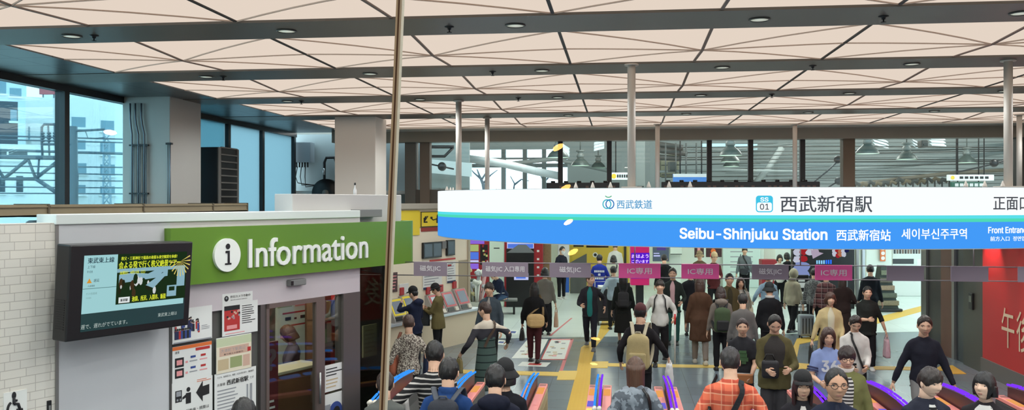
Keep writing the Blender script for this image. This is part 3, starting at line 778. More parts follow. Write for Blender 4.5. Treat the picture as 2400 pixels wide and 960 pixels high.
# soffit along the window side
SOF = mat('soffit_panel', (70, 74, 76), .32, 0, spec=.4)
nt = SOF.node_tree; br = nt.nodes.new('ShaderNodeTexBrick'); tc = nt.nodes.new('ShaderNodeTexCoord'); nt.links.new(tc.outputs['Object'], br.inputs['Vector'])
br.offset = 0; br.inputs['Color1'].default_value = br.inputs['Color2'].default_value = (*lin((74, 78, 80)), 1); br.inputs['Mortar'].default_value = (*lin((22, 24, 26)), 1)
br.inputs['Scale'].default_value = 1; br.inputs['Brick Width'].default_value = .69; br.inputs['Row Height'].default_value = .55; br.inputs['Mortar Size'].default_value = .016
nt.links.new(br.outputs[0], nt.nodes['Principled BSDF'].inputs['Base Color'])
q = MB(); q.box((-7.85, 1.0, CZ - .005), (XL, 20.4, CZ + .15)); struct('ceiling_soffit', q, SOF)
BROWNB = mat('brown_fascia', (150, 138, 122), .6, noise_amt=.08, nscale=2)
q = MB(); q.box((XL, 19.36, CZ - .03), (XR, 20.1, CZ + .15)); struct('ceiling_edge', q, mat('ceiling_edge', (200, 190, 178), .6))
q = MB(); q.box((XL - .3, 20.1, 4.63), (XR, 20.5, CZ + .2)); struct('trim_fascia', q, BROWNB)
# ================================================================== left window wall
WX = -7.8
q = MB(); q.box((WX - .2, 1.0, 0), (WX, 20.6, 2.95)); struct('wall_left', q, mat('wall_left', (150, 150, 150), .7))
q = MB(); q.box((WX - .12, 1, CZ - .10), (WX + .03, 20.6, CZ)); struct('trim_window_head', q, mat('window_frame', (24, 26, 30), .4))
WF = MATS['window_frame']
def yon(px): r = ray(px, HY); return WX / r.x * r.y
mul = [yon(153), yon(535), yon(615), yon(689)]
for i, y in enumerate([mul[0] - 2.1] + mul[:1] + mul[1:]):
    q = MB(); q.box((WX - .12, y - .055, 2.95), (WX + .03, y + .055, CZ - .1)); struct('trim_mullion', q, WF)
GL = glassm('window_glass', (226, 246, 250), .05)
q = MB(); q.box((WX - .06, 1, 2.95), (WX - .05, mul[1] - .1, CZ - .1)); struct('window_1', q, GL)
# frosted bays behind the column (blinds lit from behind by daylight)
BL = bpy.data.materials.new('frosted_blind'); BL.use_nodes = True; nt = BL.node_tree
nt.nodes.remove(nt.nodes['Principled BSDF']); tr = nt.nodes.new('ShaderNodeBsdfTranslucent'); tr.inputs[0].default_value = (.36, .45, .48, 1)
nt.links.new(tr.outputs[0], nt.nodes['Material Output'].inputs['Surface'])
for i, (a, b) in enumerate(((13.6, mul[1]), (mul[1], mul[2]), (mul[2], mul[3]))):
    q = MB(); q.box((WX - .05, a + .056, 2.95), (WX - .045, b - .056, CZ - .1)); o = struct('window_%d' % (i + 2), q, BL)
# columns
COLM = mat('column_paint', (176, 172, 166), .65)
q = MB(); q.bbox((-7.8, 13.07, 0), (-7.0, 14.1, CZ), .012); struct('column', q, COLM)
q = MB(); q.bbox((-5.5, 16.6, 0), (-4.68, 17.4, CZ), .012); struct('column', q, mat('column_pale', (222, 214, 204), .65))
# pipes on the first column
for k, px in enumerate((311, 326, 340)):
    p = on_y(px, 400, 13.05); t = thing('conduit_pipe', 'grey conduit pipe on the column by the window, %s of three' % ('nearest the window', 'middle', 'farthest from the window')[k], 'pipe', (p.x, 13.03, 2.95), 0, 'conduit pipes on the column')
    q = MB(); q.tube([(0, 0, 0), (0, 0, 1.25), (-.0, 0, 1.35), (-.035 if k else -.02, 0, 1.5), (-.05 if k else -.03, 0, 1.62), (-.05 if k else -.03, 0, 1.84)], .014, 8)
    q.tube([(.03, 0, 0), (.03, 0, 1.2)], .008, 6); q.build('tube', mat('conduit', (98, 108, 118), .4, .4), t)
    for z in (.42, 1.18):
        q = MB(); q.box((-.045, -.012, z - .012), (.06, .035, z + .012)); q.build('clamp', DARKM, t)
p = on_y(398, 400, 13.05); t = thing('conduit_pipe', 'thin grey conduit pair at the corner of the wide column', 'pipe', (p.x, 13.03, 2.95))
q = MB(); q.tube([(-.02, 0, -.04), (-.02, 0, 1.22)], .008, 6); q.tube([(.015, 0, -.04), (.015, 0, 1.22)], .012, 6); q.build('tube', MATS['conduit'], t)
for z in (.14, 1.2):
    q = MB(); q.box((-.05, -.02, z - .015), (.045, .035, z + .015)); q.build('clamp', DARKM, t)
q = MB(); q.box((-7.8, 13.0, 2.8), (-6.85, 13.07, 2.92)); struct('wall_ledge', q, mat('ledge_grey', (90, 88, 84), .7))
q = MB(); q.box((-7.8, 14.6, 2.8), (-6.9, 16.6, 2.95)); struct('wall_ledge', q, mat('ledge_grey', (90, 88, 84), .7))
# heater/AC cabinet in front of the frosted windows
p0 = on_x(476, 471, -7.35); pa = V((-7.35, p0.y, 0)); pb = on_x(528, 471, -7.35)
t = thing('rack_cabinet', 'tall black equipment cabinet before the frosted windows, grey grille on its side', 'cabinet', (-7.25, 15.0, 2.952))
zt = CH + (471 - 343) * 15.6 / F - 2.95
q = MB(); q.bbox((-.45, 0, 0), (.12, .85, zt), .015); q.build('cabinet_body', BLACKP, t)
q = MB(); q.box((.12, .0, 0), (.135, .1, zt)); q.box((.12, .78, 0), (.135, .85, zt))
for i in range(11): q.box((.12, .1, zt * i / 10.0 - .012), (.14, .78, zt * i / 10.0 + .012))
q.build('grille', mat('grille_grey', (112, 110, 106), .5), t)
# ================================================================== outside: city beyond the window
CITY = mat('city_white', (232, 234, 232), .8); CITG = mat('city_grey', (120, 126, 132), .7); CWIN = mat('city_window', (118, 150, 165), .2)
def camframe(px, py, d): return at_d(px, py, d)
R90 = TH
def bld(name, label, px0, px1, py0, d, dep, m, wins=(), wm=None, zb=-8):
    nn = ray((px0 + px1) / 2, HY); nn.z = 0; nn.normalize(); p0 = at_d((px0 + px1) / 2, HY, d)      # front faces the station hall
    a = on_plane(px0, py0, p0, nn); b = on_plane(px1, py0, p0, nn); base = V((a.x, a.y, zb)); wd = (V((b.x, b.y)) - V((a.x, a.y))).length
    a.z = at_d((px0 + px1) / 2, py0, d).z
    t = thing(name, label, 'building', base, math.atan2(-nn.x, nn.y)); H = a.z - zb
    q = MB(); q.box((0, 0, 0), (wd, dep, H)); q.build('facade', m, t)
    k = wd / (px1 - px0)
    for (x0, y0, x1, y1) in wins:
        z1 = CH + (HY - y0) * d / F - zb; z0 = CH + (HY - y1) * d / F - zb; xa, xb = (x0 - px0) * k, (x1 - px0) * k
        q = MB(); q.box((xa, -.02, z0), (xb, .1, z1)); q.box((xa - .06, -.14, z0 - .1), (xb + .06, .02, z0), 1); nm = max(1, int((xb - xa) / .6))
        for i in range(1, nm): q.box((xa + (xb - xa) * i / nm - .03, -.05, z0), (xa + (xb - xa) * i / nm + .03, 0, z1), 1)
        q.build('window', [wm or CWIN, CITY], t)
    return t
bld('office_building', 'white office building with rows of small windows beyond the tracks', 60, 300, 232, 46, 14, CITY,
    [(165, 274, 198, 298), (234, 280, 266, 304), (178, 328, 198, 350), (233, 333, 268, 360), (165, 382, 200, 406), (233, 384, 268, 410), (165, 433, 198, 455), (233, 436, 268, 455), (66, 300, 70, 330)])
bld('stair_tower', 'pale tower block rising behind the white office building', -40, 62, 172, 60, 12, mat('city_pale', (206, 222, 230), .8), [(-20, 190, 14, 220), (22, 205, 50, 225)])
bld('rooftop_block', 'flat white rooftop block above the office building', 100, 300, 182, 76, 12, CITY, [(100, 186, 160, 200), (235, 215, 262, 240)])
bld('glass_building', 'dark glazed building at the edge of the window view', -60, 42, 236, 40, 4, mat('city_dark', (62, 74, 86), .25, .2), [(-40, 245, -10, 290), (24, 255, 40, 282)])
bld('low_building', 'low white building with dark strip windows beyond the tracks', -60, 150, 338, 34, 5, CITY, [(-30, 356, 62, 372), (-10, 415, 10, 450), (36, 412, 52, 450)], mat('city_strip', (70, 84, 92), .3))
t = thing('billboard', 'red advertising billboard on the rooftop', 'billboard', at_d(92, 208, 57), TH); q = MB(); q.box((0, 0, -.35), (1.1, .2, .35)); q.build('board', mat('billboard_red', (178, 90, 96), .6), t)

for x in (.2, .9): q = MB(); q.tube([(x, .1, -.9), (x, .1, -.3)], .05, 6); q.build('post', CITG, t)
q = MB(); q.box((-110, 0, -8.2), (-8.9, 120, -8)); q.box((-8.9, 44.2, -8.2), (30, 120, -8)); struct('ground_outside', q, mat('ground_ballast', (150, 150, 146), .9))
# catenary gantry, mast and wires
GAN = mat('gantry_steel', (92, 106, 116), .6)
def pxp(d): return lambda x, y: at_d(x, y, d) - EYE
g = pxp(20); t = thing('catenary_gantry', 'grey lattice gantry beam carrying overhead lines outside the window', 'gantry', EYE)
q = MB()
for (a, b, r) in (((-60, 366), (150, 370), .07), ((-60, 420), (90, 418), .05), ((10, 418), (66, 372), .05), ((66, 372), (84, 418), .045), ((84, 418), (140, 374), .05), ((84, 418), (146, 460), .06), ((88, 420), (92, 372), .03), ((-20, 372), (10, 418), .045)):
    q.tube([g(*a), g(*b)], r * .8, 6)
q.build('truss', GAN, t)
q = MB(); q.tube([g(100, 365), g(98, 330), g(98, 298), g(104, 291), g(148, 291)], .03, 6); q.tube([g(98, 338), g(148, 338)], .03, 6)
for x in (113, 128, 140): q.tube([g(x, 292), g(x + 3, 364)], .022, 6)
for x in (100, 115, 129):
    for yy in (312, 318, 324, 330): q.ball(g(x, yy), (.05, .05, .03), 8, 5)
q.build('insulator_frame', GAN, t)
g2 = pxp(21); t = thing('line_mast', 'grey steel mast with bundled cables outside the window, beside the mullion', 'mast', EYE); q = MB()
q.tube([g2(168, 296), g2(170, 480), V((g2(170, 480).x, g2(170, 480).y, -8 - CH))], .13, 8); q.build('pole', GAN, t)
q = MB(); q.tube([g2(160, 372), g2(176, 384), g2(180, 410), g2(178, 480)], .045, 6); q.tube([g2(163, 380), g2(170, 400), g2(172, 480)], .04, 6); q.tube([g2(170, 307), g2(245, 303)], .03, 6); q.tube([g2(200, 306), g2(207, 325), g2(245, 322)], .012, 5); q.build('cable_bundle', GAN, t)
g3 = pxp(33); t = thing('lattice_mast', 'pale lattice mast standing before the white office building', 'mast', EYE); q = MB()
q.tube([g3(244, 305), g3(242, 480), V((g3(242, 480).x, g3(242, 480).y, -8 - CH))], .04, 5); q.tube([g3(256, 330), g3(260, 480), V((g3(260, 480).x, g3(260, 480).y, -8 - CH))], .04, 5)
for i in range(9): yy = 315 + 18 * i; q.tube([g3(243, yy), g3(257, yy + 18)], .025, 5); q.tube([g3(257, yy), g3(243, yy + 18)], .025, 5)
q.build('lattice', mat('lattice_pale', (140, 160, 172), .6), t)
for i, (y0, y1) in enumerate(((316, 326), (325, 334), (349, 360), (388, 392), (402, 409), (420, 424), (437, 440), (452, 454))):
    t = thing('hanging_wire', 'overhead line wire outside the window, %s from the top' % ORD[i], 'wire', EYE, 0, 'overhead wires outside'); gg = pxp(24 + i * .7); q = MB(); q.tube([gg(-80, y0), gg(290, y1)], .022 if i != 2 else .04, 5); q.build('wire', GAN, t)
# ================================================================== booth (information office)
BP0 = at_d(720, HY, 9.9); BP0.z = 0; BH = math.radians(30.2) - TH
U = V((math.sin(BH), math.cos(BH), 0)); NB = V((math.cos(BH), -math.sin(BH), 0)); BRZ = math.atan2(U.y, U.x)
def BS(px, py, off=0.0):
    p = on_plane(px, py, BP0 + NB * off, NB); return (p - BP0).dot(U), p.z
bs = lambda px, off=0.0: BS(px, 700, off)[0]
def bz(px, py, off=0.0): return BS(px, py, off)[1]
def bbuild(q, name, mats): return struct(name, q, mats, BP0, BRZ)
def bthing(name, label, cat, s, z, y=0.0, group=None):
    p = BP0 + U * s - NB * y; return thing(name, label, cat, V((p.x, p.y, z)), BRZ, group)
S132, S397, S610, S735, S757, S800, S842, S905 = [bs(x) for x in (132, 397, 612, 737, 757, 803, 842, 903)]
ZT = bz(400, 517)
# white tiles of uneven length
TILE = mat('wall_tile', (222, 216, 204), .4); nt = TILE.node_tree; tc = nt.nodes.new('ShaderNodeTexCoord'); mp = nt.nodes.new('ShaderNodeSeparateXYZ'); cb = nt.nodes.new('ShaderNodeCombineXYZ')
nt.links.new(tc.outputs['Object'], mp.inputs[0]); nt.links.new(mp.outputs[0], cb.inputs[0]); nt.links.new(mp.outputs[2], cb.inputs[1])
br = nt.nodes.new('ShaderNodeTexBrick'); nt.links.new(cb.outputs[0], br.inputs['Vector']); br.offset = .37; br.offset_frequency = 3; br.squash = .6; br.squash_frequency = 2
br.inputs['Color1'].default_value = (*lin((226, 220, 208)), 1); br.inputs['Color2'].default_value = (*lin((218, 213, 203)), 1); br.inputs['Mortar'].default_value = (*lin((184, 177, 167)), 1)
br.inputs['Scale'].default_value = 1; br.inputs['Brick Width'].default_value = .21; br.inputs['Row Height'].default_value = .068; br.inputs['Mortar Size'].default_value = .003; br.inputs['Bias'].default_value = -.2
nt.links.new(br.outputs[0], nt.nodes['Principled BSDF'].inputs['Base Color'])
bp_ = nt.nodes.new('ShaderNodeBump'); bp_.inputs['Strength'].default_value = .25; bp_.inputs['Distance'].default_value = .004; nt.links.new(br.outputs['Fac'], bp_.inputs['Height']); bp_.invert = True; nt.links.new(bp_.outputs[0], nt.nodes['Principled BSDF'].inputs['Normal'])
q = MB(); q.box((-6.6, 0, 0), (S132, .15, bz(66, 523))); bbuild(q, 'wall_tiled', TILE)
q = MB(); q.box((S132, -.012, 0), (S397, .15, ZT)); bbuild(q, 'wall_white', mat('wall_white', (196, 196, 198), .45))
q = MB(); q.box((S132 - .012, -.016, 0), (S132 + .012, .02, ZT)); bbuild(q, 'trim_1', ALU)
q = MB(); q.box((S397 - .012, -.02, 0), (S397 + .012, .05, ZT - .1)); bbuild(q, 'trim_2', mat('trim_dark', (72, 70, 68), .5))
cz0, cz1 = ZT - .01, ZT + .075
q = MB(); q.bbox((S132 - .02, -.03, cz0), (bs(840), .25, cz1), .006); bbuild(q, 'trim_cap', mat('cap_white', (216, 222, 218), .45))
q = MB(); q.bbox((bs(840), -.02, cz0), (bs(893), .2, cz1 + .01), .006); bbuild(q, 'trim_cap_end', GREYP)
# roof and clutter on it
SE0 = bs(903, -3.55); q = MB(); q.prism([V((-6.6, .16, 2.72)), V((S905, .16, 2.72)), V((SE0, 3.75, 2.72)), V((-6.6, 3.75, 2.72))], (0, 0, .14)); bbuild(q, 'roof_booth', mat('booth_roof', (60, 58, 54), .8))
zh0, zh1 = bz(600, 715), bz(600, 650)
HEAD = mat('header_alu', (204, 194, 197), .4)
q = MB(); q.box((S397, -.01, zh0), (S842, .12, ZT)); bbuild(q, 'wall_header', HEAD)
q = MB(); q.box((S397, .03, 0), (S610, .06, zh0)); bbuild(q, 'wall_notice_glass', mat('notice_backing', (92, 92, 88), .3))
for a, b, nm in ((S610 - .02, S610 + .05, 'trim_3'), (S800, S842, 'trim_4')):
    q = MB(); q.box((a, -.015, 0), (b, .12, zh0)); bbuild(q, nm, mat('post_grey', (104, 98, 96), .4, .4))
# sliding door
BG = glassm('booth_glass', (238, 242, 240), .035, rise=.22)
q = MB(); q.box((S735, -.03, 0), (S757, .03, zh0)); q.box((S610 + .05, -.03, zh0 - .05), (S735, .03, zh0)); q.box((S610 + .05, -.03, 0), (S610 + .09, .03, zh0)); d1 = bbuild(q, 'door_1', mat('door_frame', (122, 108, 102), .4, .4))
q = MB(); q.box((S610 + .09, -.005, 0), (S735, .005, zh0 - .05)); q.build('door_pane', BG, d1)
q = MB(); q.tube([(S735 + .03, -.06, .95), (S735 + .03, -.06, 1.3)], .012, 8); q.build('door_handle', STEEL, d1)
q = MB(); q.box((S757, .02, 0), (S800, .03, zh0)); bbuild(q, 'window_5', BG)
q = MB(); q.box((S842 + .03, .0, .1), (S905, .012, zh1)); bbuild(q, 'window_6', glassm('corner_glass', (176, 184, 180), .02, rise=.10))
q = MB(); q.box((S905 - .03, -.02, 0), (S905 + .02, .05, zh1)); bbuild(q, 'trim_5', mat('trim_black', (40, 40, 42), .4))
SE = bs(903, -3.55); q = MB(); q.prism([V((S905 - .03, .05, 0)), V((S905, .05, 0)), V((SE, 3.6, 0)), V((SE - .03, 3.6, 0))], (0, 0, 2.75)); bbuild(q, 'wall_booth_end', mat('booth_end', (150, 152, 144), .4))
q = MB(); q.box((-6.6, 3.6, 0), (SE, 3.75, 2.8)); q.box((S132, .15, 0), (S132 + .1, 3.6, 2.8)); bbuild(q, 'wall_booth_back', mat('booth_inner', (176, 166, 150), .7))
# unseen glowing panel, added to brighten the booth interior
q = MB(); q.box((S610 - .6, .8, 2.68), (S905 - .1, 1.4, 2.72)); bbuild(q, 'ceiling_booth_fill', mat('booth_fill', (240, 240, 235), .5, emit=(255, 246, 230), estr=9.0))
# automatic-door sensor
t = bthing('door_sensor', 'small grey door sensor box under the green sign', 'sensor', bs(688), bz(688, 668), -.05)
q = MB(); q.bbox((-.12, -.03, 0), (.12, .04, .07), .01); q.build('housing', GREYP, t); q = MB(); q.box((-.12, -.035, .012), (-.085, -.028, .058)); q.build('lens', BLACKP, t)
# green information sign
GREEN = mat('sign_green', (96, 136, 40), .4); so = .10
s0, s1 = BS(400, 600, so)[0], BS(976, 560, so)[0]
zb0, zb1 = bz(400, 672, so), bz(400, 535, so)
t = bthing('information_sign', 'long green sign lettered Information above the office door', 'sign', s0, zb0, -so)
W_ = s1 - s0; H_ = zb1 - zb0; q = MB(); prof = []
out = [V((0, 0, 0)), V((W_ - .12, 0, 0))] + [V((W_ - .12 + .12 * math.sin(a), .12 - .12 * math.cos(a), 0)) for a in [pi / 2 * i / 5 for i in range(1, 6)]] + [V((W_, .45, 0)), V((W_ - .05, .45, 0)), V((W_ - .05, .09, 0)), V((0, .09, 0))]
q.prism(out, (0, 0, H_)); q.build('panel', GREEN, t)
def gs(px, py): a, b = BS(px, py, so); return a - s0, b - zb0
cx, cz_ = gs(529, 597); rr = gs(529, 597)[1] - gs(529, 636)[1]
q = MB(); q.disc((cx, -.03, cz_), (1, 0, 0), (0, 0, 1), rr, 0, 40); q.loft([[V((cx + rr * math.cos(2 * pi * j / 40), y, cz_ + rr * math.sin(2 * pi * j / 40))) for j in range(40)] for y in (0, -.03)], 0, False, False)
q.build('emblem_disc', mat('sign_white', (236, 238, 232), .4), t)
q = MB(); k = rr / .5
q.disc((cx, -.034, cz_ + .26 * k), (1, 0, 0), (0, 0, 1), .085 * k, 0, 24)
for (a, b, c_, d_) in ((-.09, .10, .07, .13), (-.015, .10, .07, -.24), (-.12, -.24, .13, -.29)):
    q.quad((cx + a * k, -.034, cz_ + d_ * k), (cx + c_ * k, -.034, cz_ + d_ * k), (cx + c_ * k, -.034, cz_ + b * k), (cx + a * k, -.034, cz_ + b * k))
q.quad((cx - .10 * k, -.034, cz_ + .06 * k), (cx - .01 * k, -.034, cz_ + .06 * k), (cx - .01 * k, -.034, cz_ + .12 * k), (cx - .10 * k, -.034, cz_ + .12 * k))
q.build('emblem_letter', mat('sign_black', (26, 26, 28), .5), t)
x0, zl = gs(580, 628); x1, _ = gs(860, 606); zu = gs(580, 563)[1]
q = MB(); q.text('Information', (x0, -.02, zl), (1, 0, 0), (0, 0, 1), h=(zu - zl) * 1.06, width=x1 - x0, m=0, bold=.008, depth=.02); q.build('lettering', MATS['sign_white'], t)
# white box in front of the second column
s0b, zb_ = BS(643, 515, -.40); s1b = BS(941, 500, -.12)[0]; zt_ = BS(800, 455, -.12)[1]
q = MB(); q.bbox((s0b, .12, 2.86), (s1b, .40, zt_), .008); bbuild(q, 'wall_duct_box', mat('duct_box', (190, 186, 182), .55))
for i, (px, hh) in enumerate(((832, .10),)):
    t = bthing('coat_hook', 'small white bottle-shaped fitting standing on the white box', 'fitting', bs(832, -.3), zt_, .3); q = MB(); q.lathe([(.02, 0), (.022, .05), (.008, .09), (.008, .12), (.001, .12)], 12); q.build('bottle_body', WHITEP, t); q = MB(); q.lathe([(.012, .12), (.012, .15), (.001, .15)], 10); q.build('cap', DARKM, t)
# ---- wall-mounted monitor
TL, TR, BL_ = at_d(160, 574, 6.93), at_d(449, 566, 8.1), at_d(153, 802, 6.95)
ux = (TR - TL); TW = ux.length; ux.normalize(); uz = (TL - BL_); TH_ = uz.length; uz = (uz - ux * uz.dot(ux)).normalized(); uy = uz.cross(ux)
t = bpy.data.objects.new('wall_monitor', None); C.objects.link(t); tag(t, 'large black wall monitor showing train news beside the green sign', 'monitor')
t.matrix_world = Matrix(((ux.x, uy.x, uz.x, BL_.x), (ux.y, uy.y, uz.y, BL_.y), (ux.z, uy.z, uz.z, BL_.z), (0, 0, 0, 1)))
q = MB(); q.bbox((0, 0, 0), (TW, .16, TH_), .012); q.build('casing', BLACKP, t)
q = MB()
for i in range(13): q.box((-.004, .03, TH_ * (.12 + .025 * i)), (.004, .13, TH_ * (.12 + .025 * i) + .008))
q.build('vent', DARKM, t)
q = MB(); sx0, sx1, sz0, sz1 = .10 * TW, .945 * TW, .085 * TH_, .885 * TH_
q.quad((sx0, -.002, sz0), (sx1, -.002, sz0), (sx1, -.002, sz1), (sx0, -.002, sz1)); scr = q.build('screen', mat('screen_dark', (28, 48, 50), .25, emit=(30, 62, 62), estr=.5), t)
def sq(q, a, b, c_, d_, m=0, y=-.004): # unit screen coordinates
    X = lambda v: sx0 + v * (sx1 - sx0); Z = lambda v: sz0 + v * (sz1 - sz0)
    q.quad((X(a), y, Z(b)), (X(c_), y, Z(b)), (X(c_), y, Z(d_)), (X(a), y, Z(d_)), m)
STM = []
def st(q, txt, a, b, h, m=0, y=-.007, wd=None, bold=0):
    q = MB(); q.text(txt, (sx0 + a * (sx1 - sx0), y, sz0 + b * (sz1 - sz0)), (1, 0, 0), (0, 0, 1), h=h * (sz1 - sz0), m=0, bold=bold, width=None if wd is None else wd * (sx1 - sx0))
    q.build('text_line', STM[m], scr)
q = MB(); sq(q, 0, .235, .30, 1.0); sq(q, .0, .56, .30, .566, 1, -.005); sq(q, .30, .235, .985, .315, 0); q.build('news_panel', [emitm('scr_pale', (172, 222, 226), .9), emitm('scr_line', (70, 110, 112), .8)], scr)
q = MB(); sq(q, .30, .315, 1.0, 1.0, 0); sq(q, .30, .30 + .45, .90, .80, 1, -.005); 
pts = [(.32, .72), (.45, .74), (.6, .71), (.74, .80), (.80, .80), (.80, .66), (.32, .60)]
X = lambda v: sx0 + v * (sx1 - sx0); Z = lambda v: sz0 + v * (sz1 - sz0)
q.add([(X(a), -.005, Z(b)) for a, b in pts], [tuple(range(len(pts)))], 1)
rnd.seed(3)
for i in range(26):
    a = .32 + rnd.random() * .5; b = .38 + rnd.random() * .28; r = .012 + rnd.random() * .03
    q.add([(X(a + r * math.cos(k * pi / 4) * .6), -.0055 - i * 1e-5, Z(b + r * 2 * math.sin(k * pi / 4))) for k in range(8)], [tuple(range(8))], rnd.choice((2, 2, 3, 0, 4)))
q.add([(X(a), -.006, Z(b)) for a, b in ((.58, .55), (.80, .76), (.80, .70), (.66, .50))], [(0, 1, 2, 3)], 1)
for k in range(12):
    a0 = pi + pi * k / 12 * 1.2; q.add([(X(.93), -.0062, Z(.86)), (X(.93 + .11 * math.cos(a0)), -.0062, Z(.86 + .22 * math.sin(a0))), (X(.93 + .11 * math.cos(a0 + .09)), -.0062, Z(.86 + .22 * math.sin(a0 + .09)))], [(0, 1, 2)], 5)
sq(q, .80, .36, .90, .52, 1, -.006); sq(q, .82, .44, .88, .5, 0, -.0065); sq(q, .90, .50, .985, .80, 1, -.0058)
q.build('picture', [emitm('scr_dkgreen', (36, 58, 34), .7), emitm('scr_sky', (150, 190, 205), .9), emitm('scr_trees', (48, 52, 34), .6), emitm('scr_brown', (86, 66, 44), .6), emitm('scr_white', (220, 225, 225), .9), emitm('scr_gold', (230, 205, 110), 1.0)], scr)
STM[:] = [emitm('scr_ink', (40, 70, 90), .5), emitm('scr_orange', (230, 160, 60), .9), emitm('scr_greytext', (140, 180, 180), .8)]
q = MB(); st(q, '東武東上線', .03, .895, .075, 0, wd=.235, bold=.008); st(q, '上下線', .03, .83, .038); st(q, '9:08', .03, .77, .03); st(q, '遅延', .09, .645, .042); st(q, '人身事故', .04, .585, .026); st(q, 'その他路線', .03, .48, .032, 2); st(q, '平常運転', .03, .43, .02, 2)
q.add([(X(.03), -.007, Z(.635)), (X(.075), -.007, Z(.635)), (X(.052), -.007, Z(.70))], [(0, 1, 2)], 0); q.build('warning_triangle', STM[1], scr)
STM[:] = [emitm('scr_yellow', (222, 232, 60), 1.0), emitm('scr_white2', (235, 240, 240), .95), emitm('scr_black', (20, 24, 24), .2)]
q = MB(); st(q, '秩父・三峯神社で最高の夜桜＆夜空観賞を体感！', .33, .915, .05, 0, wd=.56, bold=.012); st(q, '会よる発で行く秩父絶景ツアー', .31, .80, .10, 0, wd=.62, bold=.02); st(q, '出発日：4月12日（土）', .325, .72, .05, 0, wd=.24, bold=.01); st(q, '池袋、所沢、入間市、飯能', .45, .335, .075, 0, wd=.34, bold=.015)
sq(q, .325, .33, .43, .41, 0, -.0065); st(q, '乗車駅', .34, .35, .04, 2, -.0075, bold=.01); q.build('station_badge', STM[1], scr)
STM[:] = [emitm('scr_tick', (200, 215, 210), .8)]
q = MB(); st(q, '遅で、遅れがでています。', .0, .035, .062, 0, wd=.42); st(q, '東武東上線は', .72, .075, .055, 0, wd=.2)
q = MB(); q.box((TW * .3, .16, TH_ * .3), (TW * .7, .42, TH_ * .7)); q.build('mount_bracket', DARKM, t)
# ---- notices
def notice(label, px0, px1, pyt, pyb, build_fn, off=.012, name='notice', xm=None, cat='poster'):
    xm = (px0 + px1) / 2; s0 = bs(px0, off); s1 = bs(px1, off); z1 = bz(xm, pyt, off); z0 = bz(xm, pyb, off)
    t = bthing(name, label, cat, s0, z0, -off, 'notices on the office front'); w, h = s1 - s0, z1 - z0
    q = MB(); q.box((0, 0, 0), (w, .006, h)); q.build('sheet', PAPER, t)
    q = MB(); mats = build_fn(q, w, h)
    if mats: q.build('print', mats, t)
    return t
def rc(q, w, h, a, b, c_, d_, m=0, y=-.002): q.quad((a * w, y, b * h), (c_ * w, y, b * h), (c_ * w, y, d_ * h), (a * w, y, d_ * h), m)
def tx(q, w, h, s, a, b, th, m=0, wd=None, bold=0, al='L', y=-.003): q.text(s, (a * w, y, b * h), (1, 0, 0), (0, 0, 1), h=th * h, m=m, width=None if wd is None else wd * w, bold=bold, align=al)
def lines(q, w, h, a, b, c_, d_, n, m=0, seed=1):
    r = random.Random(seed)
    for i in range(n):
        z = d_ - (d_ - b) * (i + .5) / n; rc(q, w, h, a, z - .35 * (d_ - b) / n / 2, a + (c_ - a) * (.6 + .4 * r.random()), z + .35 * (d_ - b) / n / 2, m)
PR = [INK, mat('print_red', (180, 46, 44), .7), mat('print_blue', (52, 74, 140), .7), mat('print_orange', (220, 110, 50), .7), mat('print_pink', (228, 150, 150), .7), mat('print_tan', (196, 176, 140), .7), mat('print_grey', (150, 152, 156), .7), mat('print_green', (150, 160, 110), .7), mat('print_skin', (205, 170, 150), .7), mat('print_navy', (36, 42, 78), .7), mat('print_cream', (226, 216, 192), .7), mat('print_sage', (196, 204, 168), .7)]
def n1(q, w, h):
    r = random.Random(5)
    rc(q, w, h, .02, .0, .98, .04, 6)
    for i in range(26):
        a = .05 + .62 * r.random(); b = .62 - .35 * abs(a - .35) + .15 * r.random() - .06; dx = .022; m = r.choice((9, 1, 6, 2, 0, 6))
        y = -.002 - i * 2e-5; rc(q, w, h, a - dx, b - .22, a + dx, b, m, y); q.disc((a * w, y - 1e-5, (b + .035) * h), (1, 0, 0), (0, 0, 1), .022 * w, 8, 8); q.disc((a * w, y - 2e-5, (b + .055) * h), (1, 0, 0), (0, 0, 1), .02 * w, 0, 8)
    for i in range(8):
        a = .05 + .4 * i / 8; rc(q, w, h, a, .12, a + .05, .36, r.choice((9, 9, 2, 1, 0)), -.0032); q.disc(((a + .025) * w, -.0033, .40 * h), (1, 0, 0), (0, 0, 1), .024 * w, 0, 8)
    lines(q, w, h, .72, .3, .95, .45, 3, 6); return PR
notice('white poster with a group photo, top one of the column beside the monitor', 404, 497, 720, 799, n1)
def n2(q, w, h):
    rc(q, w, h, .05, .15, .48, .92, 1); rc(q, w, h, .05, .78, .48, .92, 0, -.0025); r = random.Random(2)
    for i in range(14): a = .08 + .36 * r.random(); b = .45 + .28 * r.random(); rc(q, w, h, a, b, a + .05, b + .06, r.choice((4, 0, 8, 6)), -.0026)
    rc(q, w, h, .12, .2, .40, .32, 4, -.0026); lines(q, w, h, .54, .3, .95, .9, 9, 0, 3); lines(q, w, h, .08, .03, .9, .10, 1, 4); return PR
notice('notice with a dark red photograph beside printed lines, under the small camera label', 521, 604, 707, 782, n2)
def n3(q, w, h):
    rc(q, w, h, 0, .90, 1, 1, 3); tx(q, w, h, '運賃', .06, .80, .07, 0); rc(q, w, h, .58, .80, .95, .88, 1)
    for z in (.42, .12):
        rc(q, w, h, .06, z, .28, z + .26, 0); rc(q, w, h, .1, z + .06, .24, z + .2, 4, -.0026)
        for i, m in enumerate((2, 1)): rc(q, w, h, .45 + .26 * i, z + .2, .58 + .26 * i, z + .26, m); rc(q, w, h, .42 + .26 * i, z + .1, .62 + .26 * i, z + .13, 4 if i else 6)
        rc(q, w, h, .32, z + .08, .38, z + .14, 4)
    return PR
notice('white notice with an orange top stripe and red and blue panels', 404, 496, 806, 889, n3)
